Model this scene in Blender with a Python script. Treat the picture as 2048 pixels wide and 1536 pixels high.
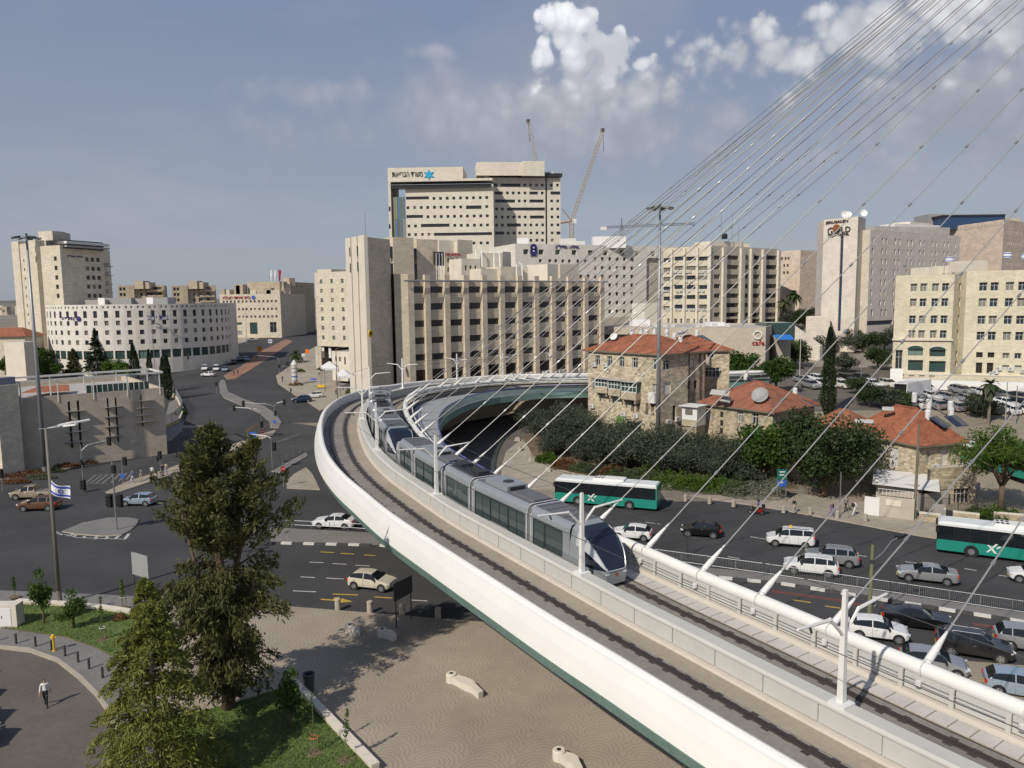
import bpy,bmesh,math,random
import numpy as np
from mathutils import Vector,Matrix
from math import radians,sin,cos,pi,atan2,hypot,sqrt
for o in list(bpy.data.objects):bpy.data.objects.remove(o,do_unlink=True)
random.seed(7);RNG=np.random.default_rng(11)
SC=bpy.context.scene;COL=SC.collection
# ------------------------------------------------------------------ camera
FPX=1538.0;PITCH=radians(6.3);ROLL=radians(0.7);CH=24.0
_fw=Vector((0,cos(PITCH),-sin(PITCH)));_r0=Vector((1,0,0));_u0=Vector((0,sin(PITCH),cos(PITCH)))
FW=_fw;RT=_r0*cos(ROLL)-_u0*sin(ROLL);UP=_r0*sin(ROLL)+_u0*cos(ROLL)
CAM=Vector((0,0,CH))
cd=bpy.data.cameras.new('camera');cam=bpy.data.objects.new('camera',cd);COL.objects.link(cam)
cd.sensor_width=36;cd.lens=FPX/2048*36;cd.clip_start=0.5;cd.clip_end=30000
mw=Matrix.Identity(4)
for i in range(3):
 mw[i][0]=RT[i];mw[i][1]=UP[i];mw[i][2]=-FW[i];mw[i][3]=CAM[i]
cam.matrix_world=mw
SC.camera=cam
# ------------------------------------------------------------------ world, sun, exposure
SUN_EL=radians(41);SUN_AZ=radians(218)
SUN_DIR=Vector((sin(SUN_AZ)*cos(SUN_EL),cos(SUN_AZ)*cos(SUN_EL),sin(SUN_EL)))
SKY_STRENGTH=0.075
wd=bpy.data.worlds.new('World');SC.world=wd;wd.use_nodes=True
def nd(nt,typ,**kw):
 n=nt.nodes.new(typ)
 for k,v in kw.items():
  if k=='inp':
   for kk,vv in v.items():n.inputs[kk].default_value=vv
  else:setattr(n,k,v)
 return n
def world_nodes():
 nt=wd.node_tree;nt.nodes.clear();L=nt.links.new
 out=nd(nt,'ShaderNodeOutputWorld');bg=nd(nt,'ShaderNodeBackground');L(bg.outputs[0],out.inputs[0])
 sky=nd(nt,'ShaderNodeTexSky');sky.sky_type='NISHITA';sky.sun_disc=False
 sky.sun_elevation=SUN_EL;sky.sun_rotation=SUN_AZ;sky.altitude=750;sky.air_density=1.0;sky.dust_density=2.2;sky.ozone_density=1.6
 tc=nd(nt,'ShaderNodeTexCoord')
 sep=nd(nt,'ShaderNodeSeparateXYZ');L(tc.outputs['Generated'],sep.inputs[0])
 def M(op,a,b=None,c=None,clamp=False):
  n=nd(nt,'ShaderNodeMath',operation=op,use_clamp=clamp)
  for i,x in enumerate((a,b,c)):
   if x is None:continue
   if isinstance(x,(int,float)):n.inputs[i].default_value=x
   else:L(x,n.inputs[i])
  return n.outputs[0]
 def mapr(x,a,b,c=0.,d=1.):
  n=nd(nt,'ShaderNodeMapRange',interpolation_type='SMOOTHSTEP');L(x,n.inputs[0])
  for i,v in enumerate((a,b,c,d)):n.inputs[i+1].default_value=v
  return n.outputs[0]
 def mixc(f,a,b):
  n=nd(nt,'ShaderNodeMix',data_type='RGBA');L(f,n.inputs[0])if not isinstance(f,float)else setattr(n.inputs[0],'default_value',f)
  for i,x in((6,a),(7,b)):
   if isinstance(x,tuple):n.inputs[i].default_value=(*x,1)
   else:L(x,n.inputs[i])
  return n.outputs[2]
  # the hazy, slightly violet sky of the day: the physical sky, greyed by thin high haze
 scl=nd(nt,'ShaderNodeVectorMath',operation='SCALE');L(sky.outputs[0],scl.inputs[0]);scl.inputs['Scale'].default_value=SKY_STRENGTH
 hz=mapr(sep.outputs[2],-0.05,0.62)
 veilcol=mixc(hz,(0.30,0.325,0.375),(0.135,0.195,0.335))
 base=mixc(0.78,scl.outputs[0],veilcol)
 # flat cloud layer coordinates
 zz=M('ADD',M('MAXIMUM',sep.outputs[2],0.0),0.16)
 cx=M('DIVIDE',sep.outputs[0],zz);cy=M('DIVIDE',sep.outputs[1],zz)
 cv=nd(nt,'ShaderNodeCombineXYZ');L(cx,cv.inputs[0]);L(cy,cv.inputs[1])
 n1=nd(nt,'ShaderNodeTexNoise',inp={'Scale':0.75,'Detail':5,'Roughness':0.58,'Distortion':0.0});L(cv.outputs[0],n1 .inputs[0])
 veil=M('MULTIPLY',mapr(n1 .outputs[0],0.44,0.72),mapr(sep.outputs[2],0.0,0.12))
 base=mixc(M('MULTIPLY',veil,0.42),base,(0.36,0.37,0.42))
 # cumulus: heaps of cloud at a few bearings, edges broken by billows and fine noise of the direction
 n2=nd(nt,'ShaderNodeTexNoise',inp={'Scale':16.0,'Detail':5,'Roughness':0.6});L(tc.outputs['Generated'],n2 .inputs[0])
 n3=nd(nt,'ShaderNodeTexNoise',inp={'Scale':4.2,'Detail':3,'Roughness':0.55});L(tc.outputs['Generated'],n3 .inputs[0])
 wv=nd(nt,'ShaderNodeVectorMath',operation='MULTIPLY_ADD');L(n2 .outputs['Color'],wv.inputs[0]);wv.inputs[1].default_value=(.035,.035,.035);L(tc.outputs['Generated'],wv.inputs[2])
 def puffs(sc):
  v=nd(nt,'ShaderNodeTexVoronoi',feature='F1',inp={'Scale':sc});L(wv.outputs[0],v.inputs['Vector']);return v.outputs['Distance']
 pf=M('ADD',M('MULTIPLY',puffs(26.),.65),M('MULTIPLY',puffs(60.),.35))
 def heap(px,py,rx,ry,soft=0.35,gain=1.0,lump=1.):
  d=FW+RT*((px-1024)/FPX)+UP*(-(py-768)/FPX);d.normalize()
  e=Vector((d.y,-d.x,0)).normalized();u=e.cross(d)
  def dot(v):
   n=nd(nt,'ShaderNodeVectorMath',operation='DOT_PRODUCT');L(tc.outputs['Generated'],n.inputs[0]);n.inputs[1].default_value=v;return n.outputs['Value']
  a=M('DIVIDE',dot(e),rx);b=M('DIVIDE',dot(u),ry)
  r=M('SQRT',M('ADD',M('MULTIPLY',a,a),M('MULTIPLY',b,b)))
  front=mapr(dot(d),0.2,0.3)
  r=M('ADD',r,M('MULTIPLY',M('SUBTRACT',n2 .outputs[0],0.5),1.3))
  r=M('ADD',r,M('MULTIPLY',M('SUBTRACT',n3 .outputs[0],0.5),1.5))
  r=M('ADD',r,M('MULTIPLY',M('SUBTRACT',pf,0.42),1.5*lump))
  return M('MULTIPLY',M('MULTIPLY',mapr(r,1.0,1.0-soft,0.,1.),front),gain),b
 col=base
 for px,py,rx,ry,soft,g,lp,c1,c2 in(
 (1060,250,.40,.085,1.0,.60,.4,(.31,.315,.36),(.46,.465,.50)),(1900,200,.34,.13,.9,.75,.5,(.29,.295,.34),(.44,.445,.48)),
 (1200,190,.13,.038,.8,.75,.7,(.37,.375,.42),(.52,.525,.56)),(1560,110,.14,.055,.55,.85,.8,(.40,.405,.45),(.62,.625,.65)),(1760,60,.16,.075,.5,.85,.8,(.42,.425,.47),(.68,.685,.71)),(1930,20,.12,.05,.5,.9,.8,(.40,.405,.44),(.72,.725,.74)),
 (870,105,.055,.014,.9,.5,.6,(.36,.37,.42),(.46,.47,.53)),(680,190,.16,.022,.9,.35,.5,(.33,.345,.40),(.40,.41,.46)),
 (1175,118,.072,.046,.40,1.,1.,(.40,.41,.47),(.76,.77,.80)),(1150,62,.062,.055,.28,1.,1.1,(.50,.515,.57),(.88,.89,.91)),(1235,95,.035,.038,.3,.95,1.1,(.48,.49,.55),(.80,.81,.83))):
  f,b=heap(px,py,rx,ry,soft,g,lp)
  lum=mapr(M('ADD',M('MULTIPLY',b,0.55),M('ADD',M('MULTIPLY',M('SUBTRACT',n2 .outputs[0],0.5),1.6),M('MULTIPLY',M('SUBTRACT',.40,pf),2.6*lp))),-0.8,0.95)
  col=mixc(f,col,mixc(lum,c1,c2))
 L(col,bg.inputs[0]);bg.inputs[1].default_value=1.0
world_nodes()
sl=bpy.data.lights.new('sun','SUN');sl.energy=3.3;sl.angle=radians(0.6);sl.color=(1.0,0.93,0.82)
so=bpy.data.objects.new('sun',sl);COL.objects.link(so);so.rotation_euler=SUN_DIR.to_track_quat('Z','Y').to_euler();so.location=(-60,-60,90)
SC.view_settings.view_transform='Standard';SC.view_settings.look='None';SC.view_settings.exposure=0.25;SC.view_settings.gamma=1.0;SC.view_settings.use_curve_mapping=False
SC.cycles.use_adaptive_sampling=True;SC.cycles.adaptive_threshold=0.03;SC.cycles.max_bounces=5;SC.cycles.transparent_max_bounces=12;SC.cycles.diffuse_bounces=2;SC.cycles.glossy_bounces=2;SC.cycles.transmission_bounces=4
# ------------------------------------------------------------------ pixels to rays, terrain
def ray(x,y):return FW+RT*((x-1024)/FPX)+UP*(-(y-768)/FPX)
def onz(x,y,z=0.0):
 d=ray(x,y);return CAM+d*((z-CH)/d.z)
def ony(x,y,Y):
 d=ray(x,y);return CAM+d*(Y/d.y)
def proj(p):
 v=Vector(p)-CAM;z=v.dot(FW);return(1024+FPX*v.dot(RT)/z,768-FPX*v.dot(UP)/z)
def sstep(a,b,x):
 t=min(1,max(0,(x-a)/(b-a)));return t*t*(3-2*t)
GR=((0,0),(93,0),(116,3.0),(135,6.2),(150,7.0),(168,8.0),(235,13.5),(300,19),(500,24),(900,26))
def gz(x,y):
 a=0.0 if y<150 else(0.04*(y-150)if y<354 else 8.16+0.015*(min(y,900)-354))
 b=0.0
 for(y0,z0),(y1,z1)in zip(GR,GR[1:]):
  if y0<=y<=y1:b=z0+(z1-z0)*(y-y0)/(y1-y0)
 if y>900:b=26
 if y<0:a=b=0
 t=sstep(-28,-8,x)
 z=a*(1-t)+b*t
 if y>700:z-=0.05*(y-700)*sstep(-100,-400,x)*0.4
 return z
def gp(x,y,off=0.0):
 d=ray(x,y);t=10.0
 p=CAM+d*t
 for _ in range(4000):
  p=CAM+d*t
  if p.z<=gz(p.x,p.y)+off:break
  t+=max(0.05,(p.z-gz(p.x,p.y)-off)*0.5)
 return p
def g2(x,y):p=gp(x,y);return(p.x,p.y)
# ------------------------------------------------------------------ mesh builder
class MB:
 def __init__(s):s.v=[];s.f=[];s.m=[]
 def poly(s,pts,mi=0):
  i=len(s.v);s.v+=[tuple(p)for p in pts];s.f.append(tuple(range(i,i+len(pts))));s.m.append(mi);return s
 def hexa(s,p,mi=0):
  i=len(s.v);s.v+=[tuple(q)for q in p]
  for f in((0,3,2,1),(4,5,6,7),(0,1,5,4),(1,2,6,5),(2,3,7,6),(3,0,4,7)):s.f.append(tuple(i+k for k in f));s.m.append(mi)
  return s
 def box(s,x0,x1,y0,y1,z0,z1,mi=0):
  return s.hexa([(x0,y0,z0),(x1,y0,z0),(x1,y1,z0),(x0,y1,z0),(x0,y0,z1),(x1,y0,z1),(x1,y1,z1),(x0,y1,z1)],mi)
 def obox(s,c,u,v,w,mi=0):
  c,u,v,w=Vector(c),Vector(u),Vector(v),Vector(w)
  return s.hexa([c-u-v-w,c+u-v-w,c+u+v-w,c-u+v-w,c-u-v+w,c+u-v+w,c+u+v+w,c-u+v+w],mi)
 def prism(s,pts,z0,z1,mi=0,top=None,bottom=False):
  n=len(pts);i=len(s.v)
  a=sum(pts[k][0]*pts[(k+1)%n][1]-pts[(k+1)%n][0]*pts[k][1]for k in range(n))
  if a<0:pts=pts[::-1]
  s.v+=[(p[0],p[1],z0)for p in pts]+[(p[0],p[1],z1)for p in pts]
  for k in range(n):s.f.append((i+k,i+(k+1)%n,i+n+(k+1)%n,i+n+k));s.m.append(mi)
  s.f.append(tuple(i+n+k for k in range(n)));s.m.append(mi if top is None else top)
  if bottom:s.f.append(tuple(i+k for k in range(n))[::-1]);s.m.append(mi)
  return s
 def tube(s,pts,r,n=6,mi=0,caps=True,r1=None):
  pts=[Vector(p)for p in pts];i0=len(s.v);k=len(pts)
  for j,p in enumerate(pts):
   t=(pts[min(j+1,k-1)]-pts[max(j-1,0)]).normalized()
   a=Vector((0,0,1))if abs(t.z)<.9 else Vector((1,0,0))
   e1=t.cross(a).normalized();e2=t.cross(e1)
   rr=r if r1 is None else r+(r1-r)*j/(k-1)
   if isinstance(r,(list,tuple)):rr=r[j]
   for q in range(n):
    an=2*pi*q/n;s.v.append(tuple(p+e1*(cos(an)*rr)+e2*(sin(an)*rr)))
  for j in range(k-1):
   for q in range(n):
    s.f.append((i0+j*n+q,i0+(j+1)*n+q,i0+(j+1)*n+(q+1)%n,i0+j*n+(q+1)%n));s.m.append(mi)
  if caps:
   s.f.append(tuple(i0+q for q in range(n)));s.m.append(mi);s.f.append(tuple(i0+(k-1)*n+q for q in range(n))[::-1]);s.m.append(mi)
  return s
 def lathe(s,c,prof,n=12,mi=0):
  i=len(s.v)
  for(r,z)in prof:
   for q in range(n):s.v.append((c[0]+r*cos(2*pi*q/n),c[1]+r*sin(2*pi*q/n),c[2]+z))
  for j in range(len(prof)-1):
   for q in range(n):s.f.append((i+j*n+q,i+j*n+(q+1)%n,i+(j+1)*n+(q+1)%n,i+(j+1)*n+q));s.m.append(mi)
  return s
 def mesh(s,name,mats,off=(0,0,0),smooth=False):
  me=bpy.data.meshes.new(name);ox,oy,oz=off
  me.from_pydata([(x-ox,y-oy,z-oz)for x,y,z in s.v],[],s.f)
  for m in mats:me.materials.append(m)
  if len(mats)>1:me.polygons.foreach_set('material_index',s.m)
  if smooth:me.polygons.foreach_set('use_smooth',[True]*len(s.f))
  return me
def np_mesh(name,V,Fq,mats,mi=None,smooth=False):
 """quads from numpy"""
 me=bpy.data.meshes.new(name);n=len(Fq);k=Fq.shape[1]
 me.vertices.add(len(V));me.vertices.foreach_set('co',np.asarray(V,np.float32).ravel())
 me.loops.add(n*k);me.loops.foreach_set('vertex_index',np.asarray(Fq,np.int32).ravel())
 me.polygons.add(n);me.polygons.foreach_set('loop_start',np.arange(0,n*k,k,dtype=np.int32));me.polygons.foreach_set('loop_total',np.full(n,k,np.int32))
 for m in mats:me.materials.append(m)
 if mi is not None:me.polygons.foreach_set('material_index',np.asarray(mi,np.int32))
 if smooth:me.polygons.foreach_set('use_smooth',np.ones(n,bool))
 me.update(calc_edges=True);return me
def tag(o,label=None,cat=None,group=None,kind=None):
 if label:o['label']=label
 if cat:o['category']=cat
 if group:o['group']=group
 if kind:o['kind']=kind
 return o
def link(name,data,parent=None,loc=None,rot=None):
 o=bpy.data.objects.new(name,data);COL.objects.link(o)
 if parent is not None:o.parent=parent
 if loc is not None:o.location=loc
 if rot is not None:o.rotation_euler=rot if not isinstance(rot,(int,float))else(0,0,rot)
 return o
class Thing:
 """an Empty at the base of a thing; parts are given in world coordinates (or local when loc is used)"""
 def __init__(s,name,label,cat,loc=(0,0,0),rz=0,group=None):
  s.o=link(name,None,None,loc,rz);s.o.empty_display_size=.3;s.L=Vector(loc);tag(s.o,label,cat,group)
 def part(s,name,mb,mats,parent=None,smooth=False,local=False,kind=None):
  mats=mats if isinstance(mats,(list,tuple))else[mats]
  me=mb.mesh(name,mats,(0,0,0)if local else s.L,smooth)
  o=link(name,me,parent or s.o)
  if kind:o['kind']=kind
  return o
 def inst(s,name,me,wloc,rz=0,parent=None):return link(name,me,parent or s.o,Vector(wloc)-s.L,rz)
def copy_tree(o,parent=None):
 c=o.copy();COL.objects.link(c);c.parent=parent
 for ch in o.children:copy_tree(ch,c)
 return c
def solo(name,mb,mats,label=None,cat=None,group=None,kind=None,smooth=False):
 mats=mats if isinstance(mats,(list,tuple))else[mats]
 x=sum(v[0]for v in mb.v)/len(mb.v);y=sum(v[1]for v in mb.v)/len(mb.v);z=min(v[2]for v in mb.v)
 o=link(name,mb.mesh(name,mats,(x,y,z),smooth),None,(x,y,z));return tag(o,label,cat,group,kind)
 # ------------------------------------------------------------------ materials (all procedural)
MATS={}
def newmat(name):
 m=bpy.data.materials.new(name);m.use_nodes=True;MATS[name]=m
 nt=m.node_tree;b=nt.nodes['Principled BSDF'];return m,nt,b
def plain(name,col,rough=.6,metal=0.,spec=.4,noise=0.,nscale=3.,bump=0.,coat=0.,space='pos',emit=None):
 m,nt,b=newmat(name);L=nt.links.new
 b.inputs['Base Color'].default_value=(*col,1);b.inputs['Roughness'].default_value=rough;b.inputs['Metallic'].default_value=metal;b.inputs['Specular IOR Level'].default_value=spec
 if coat:b.inputs['Coat Weight'].default_value=coat;b.inputs['Coat Roughness'].default_value=.08
 if noise or bump:
  if space=='pos':src=nd(nt,'ShaderNodeNewGeometry').outputs['Position']
  else:src=nd(nt,'ShaderNodeTexCoord').outputs['Object']
  n=nd(nt,'ShaderNodeTexNoise',inp={'Scale':nscale,'Detail':6,'Roughness':.62});L(src,n.inputs['Vector'])
  if noise:
   r=nd(nt,'ShaderNodeMapRange',inp={1:.25,2:.75,3:1-noise,4:1+noise*.6});L(n.outputs[0],r.inputs[0])
   x=nd(nt,'ShaderNodeMix',data_type='RGBA',blend_type='MULTIPLY');x.inputs[0].default_value=1;x.inputs[6].default_value=(*col,1);L(r.outputs[0],x.inputs[7]);L(x.outputs[2],b.inputs['Base Color'])
  if bump:
   bp=nd(nt,'ShaderNodeBump',inp={'Strength':bump,'Distance':.05});L(n.outputs[0],bp.inputs['Height']);L(bp.outputs[0],b.inputs['Normal'])
 return m
def stone(name,col,bw=.62,bh=.31,var=.14,mortar=.72,stain=.14,rough=.85,bump=.25,rot=.6,squash=1.):
 """coursed stone cladding; coordinates run along the wall and up"""
 m,nt,b=newmat(name);L=nt.links.new
 g=nd(nt,'ShaderNodeNewGeometry')
 # u runs along the wall: cross of normal and up, dotted with position
 cr=nd(nt,'ShaderNodeVectorMath',operation='CROSS_PRODUCT');L(g.outputs['True Normal'],cr.inputs[0]);cr.inputs[1].default_value=(0,0,1)
 dt=nd(nt,'ShaderNodeVectorMath',operation='DOT_PRODUCT');L(cr.outputs[0],dt.inputs[0]);L(g.outputs['Position'],dt.inputs[1])
 sp=nd(nt,'ShaderNodeSeparateXYZ');L(g.outputs['Position'],sp.inputs[0])
 cb=nd(nt,'ShaderNodeCombineXYZ');L(dt.outputs['Value'],cb.inputs[0]);L(sp.outputs[2],cb.inputs[1])
 c1=tuple(min(1,c*(1+var*.5))for c in col);c2=tuple(c*(1-var)for c in col);c3=tuple(c*mortar for c in col)
 br=nd(nt,'ShaderNodeTexBrick',inp={'Color1':(*c1,1),'Color2':(*c2,1),'Mortar':(*c3,1),'Scale':1.,'Mortar Size':.012,'Mortar Smooth':.2,'Bias':-.1,'Brick Width':bw,'Row Height':bh});L(cb.outputs[0],br.inputs['Vector'])
 n=nd(nt,'ShaderNodeTexNoise',inp={'Scale':.35,'Detail':7,'Roughness':.65});L(g.outputs['Position'],n.inputs['Vector'])
 r=nd(nt,'ShaderNodeMapRange',inp={1:.3,2:.72,3:1-stain,4:1+stain*.4});L(n.outputs[0],r.inputs[0])
 x=nd(nt,'ShaderNodeMix',data_type='RGBA',blend_type='MULTIPLY');x.inputs[0].default_value=1;L(br.outputs[0],x.inputs[6]);L(r.outputs[0],x.inputs[7])
 n2=nd(nt,'ShaderNodeTexNoise',inp={'Scale':5.,'Detail':5,'Roughness':.6});L(g.outputs['Position'],n2 .inputs['Vector'])
 r2=nd(nt,'ShaderNodeMapRange',inp={1:.3,2:.7,3:.9,4:1.06});L(n2 .outputs[0],r2 .inputs[0])
 x2=nd(nt,'ShaderNodeMix',data_type='RGBA',blend_type='MULTIPLY');x2 .inputs[0].default_value=1;L(x.outputs[2],x2 .inputs[6]);L(r2 .outputs[0],x2 .inputs[7])
 L(x2 .outputs[2],b.inputs['Base Color']);b.inputs['Roughness'].default_value=rough;b.inputs['Specular IOR Level'].default_value=.2
 if bump:
  ad=nd(nt,'ShaderNodeMath',operation='SUBTRACT');L(n2 .outputs[0],ad.inputs[0]);L(br.outputs['Fac'],ad.inputs[1])
  bp=nd(nt,'ShaderNodeBump',inp={'Strength':bump,'Distance':.04});L(ad.outputs[0],bp.inputs['Height']);L(bp.outputs[0],b.inputs['Normal'])
 return m
def glassmat(name,col=(.03,.04,.05),rough=.08,lit=.25,curtain=(.30,.27,.22),spec=.5):
 """window glass seen by day: dark, glossy; a share of the panes shows a blind behind"""
 m,nt,b=newmat(name);L=nt.links.new
 oi=nd(nt,'ShaderNodeObjectInfo')
 r=nd(nt,'ShaderNodeMapRange',inp={1:1-lit,2:1-lit+.08,3:0,4:.75});L(oi.outputs['Random'],r.inputs[0])
 x=nd(nt,'ShaderNodeMix',data_type='RGBA');x.inputs[6].default_value=(*col,1);x.inputs[7].default_value=(*curtain,1);L(r.outputs[0],x.inputs[0]);L(x.outputs[2],b.inputs['Base Color'])
 b.inputs['Roughness'].default_value=rough;b.inputs['Specular IOR Level'].default_value=spec
 return m
def clearglass(name,tint=(.55,.65,.62),amount=.35,rough=.05):
 m,nt,b=newmat(name);L=nt.links.new
 nt.nodes.remove(b);out=nt.nodes['Material Output']
 t=nd(nt,'ShaderNodeBsdfTransparent',inp={'Color':(*tint,1)});gl=nd(nt,'ShaderNodeBsdfPrincipled',inp={'Base Color':(.05,.07,.07,1),'Roughness':rough})
 fr=nd(nt,'ShaderNodeFresnel',inp={'IOR':1.5});ad=nd(nt,'ShaderNodeMath',operation='ADD',inp={1:amount});L(fr.outputs[0],ad.inputs[0])
 mx=nd(nt,'ShaderNodeMixShader');L(ad.outputs[0],mx.inputs[0]);L(t.outputs[0],mx.inputs[1]);L(gl.outputs[0],mx.inputs[2]);L(mx.outputs[0],out.inputs[0]);return m
def carpaint(name,col,metal=.3,rough=.28):
 return plain(name,col,rough,metal,.5,noise=.05,nscale=.9,coat=.6,space='obj')
def leafmat(name,c1,c2,trans=.25,scale=.45,rough=.55):
 m,nt,b=newmat(name);L=nt.links.new;out=nt.nodes['Material Output']
 g=nd(nt,'ShaderNodeNewGeometry');n=nd(nt,'ShaderNodeTexNoise',inp={'Scale':scale,'Detail':4,'Roughness':.6});L(g.outputs['Position'],n.inputs['Vector'])
 n2=nd(nt,'ShaderNodeTexNoise',inp={'Scale':7.,'Detail':2});L(g.outputs['Position'],n2 .inputs['Vector'])
 a=nd(nt,'ShaderNodeMath',operation='MULTIPLY_ADD',inp={1:.45});L(n2 .outputs[0],a.inputs[0]);L(n.outputs[0],a.inputs[2])
 oi=nd(nt,'ShaderNodeObjectInfo');a2=nd(nt,'ShaderNodeMath',operation='MULTIPLY_ADD',inp={1:.25});L(oi.outputs['Random'],a2 .inputs[0]);L(a.outputs[0],a2 .inputs[2])
 r=nd(nt,'ShaderNodeMapRange',inp={1:.55,2:1.1});L(a2 .outputs[0],r.inputs[0])
 x=nd(nt,'ShaderNodeMix',data_type='RGBA');L(r.outputs[0],x.inputs[0]);x.inputs[6].default_value=(*c1,1);x.inputs[7].default_value=(*c2,1)
 L(x.outputs[2],b.inputs['Base Color']);b.inputs['Roughness'].default_value=rough;b.inputs['Specular IOR Level'].default_value=.25
 tr=nd(nt,'ShaderNodeBsdfTranslucent');L(x.outputs[2],tr.inputs[0]);mx=nd(nt,'ShaderNodeMixShader',inp={0:trans});L(b.outputs[0],mx.inputs[1]);L(tr.outputs[0],mx.inputs[2]);L(mx.outputs[0],out.inputs[0])
 return m
def groundmat(name,col,amt=.2,scale=.25,fine=.12,fscale=6.,rough=.9,joints=None,jcol=.7,bump=.1,streak=0.):
 m,nt,b=newmat(name);L=nt.links.new;g=nd(nt,'ShaderNodeNewGeometry')
 n=nd(nt,'ShaderNodeTexNoise',inp={'Scale':scale,'Detail':6,'Roughness':.65});L(g.outputs['Position'],n.inputs['Vector'])
 r=nd(nt,'ShaderNodeMapRange',inp={1:.3,2:.7,3:1-amt,4:1+amt*.7});L(n.outputs[0],r.inputs[0])
 n2=nd(nt,'ShaderNodeTexNoise',inp={'Scale':fscale,'Detail':4,'Roughness':.7});L(g.outputs['Position'],n2 .inputs['Vector'])
 r2=nd(nt,'ShaderNodeMapRange',inp={1:.3,2:.7,3:1-fine,4:1+fine});L(n2 .outputs[0],r2 .inputs[0])
 mu=nd(nt,'ShaderNodeMath',operation='MULTIPLY');L(r.outputs[0],mu.inputs[0]);L(r2 .outputs[0],mu.inputs[1]);f=mu.outputs[0]
 if joints:
  kind,bw,bh,ang=joints;mp=nd(nt,'ShaderNodeMapping');mp.inputs['Rotation'].default_value=(0,0,radians(ang));L(g.outputs['Position'],mp.inputs[0])
  if kind=='brick':
   br=nd(nt,'ShaderNodeTexBrick',inp={'Color1':(1,1,1,1),'Color2':(.86,.86,.86,1),'Mortar':(jcol,jcol,jcol,1),'Scale':1.,'Mortar Size':.014,'Brick Width':bw,'Row Height':bh,'Mortar Smooth':.3});L(mp.outputs[0],br.inputs['Vector'])
   m2=nd(nt,'ShaderNodeMath',operation='MULTIPLY');L(f,m2 .inputs[0]);L(br.outputs[0],m2 .inputs[1]);f=m2 .outputs[0]
  else:
   w=nd(nt,'ShaderNodeVectorMath',operation='MODULO');w.inputs[1].default_value=(bw,bw*.5,1);sc=nd(nt,'ShaderNodeVectorMath',operation='ADD');sc.inputs[1].default_value=(1000*bw,1000*bw,0);L(mp.outputs[0],sc.inputs[0]);L(sc.outputs[0],w.inputs[0])
   s2=nd(nt,'ShaderNodeVectorMath',operation='SUBTRACT');s2 .inputs[1].default_value=(bw*.5,0,0);L(w.outputs[0],s2 .inputs[0])
   sx=nd(nt,'ShaderNodeSeparateXYZ');L(s2 .outputs[0],sx.inputs[0]);cx=nd(nt,'ShaderNodeCombineXYZ');L(sx.outputs[0],cx.inputs[0]);L(sx.outputs[1],cx.inputs[1])
   ln=nd(nt,'ShaderNodeVectorMath',operation='LENGTH');L(cx.outputs[0],ln.inputs[0])
   sn=nd(nt,'ShaderNodeMath',operation='SINE');ml=nd(nt,'ShaderNodeMath',operation='MULTIPLY',inp={1:2*pi/bh});L(ln.outputs['Value'],ml.inputs[0]);L(ml.outputs[0],sn.inputs[0])
   r3=nd(nt,'ShaderNodeMapRange',inp={1:.2,2:1.,3:1.,4:jcol});L(sn.outputs[0],r3 .inputs[0]);m2=nd(nt,'ShaderNodeMath',operation='MULTIPLY');L(f,m2 .inputs[0]);L(r3 .outputs[0],m2 .inputs[1]);f=m2 .outputs[0]
 x=nd(nt,'ShaderNodeMix',data_type='RGBA',blend_type='MULTIPLY');x.inputs[0].default_value=1;x.inputs[6].default_value=(*col,1);L(f,x.inputs[7]);L(x.outputs[2],b.inputs['Base Color'])
 b.inputs['Roughness'].default_value=rough;b.inputs['Specular IOR Level'].default_value=.25
 bp=nd(nt,'ShaderNodeBump',inp={'Strength':bump,'Distance':.03});L(n2 .outputs[0],bp.inputs['Height']);L(bp.outputs[0],b.inputs['Normal'])
 return m
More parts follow.
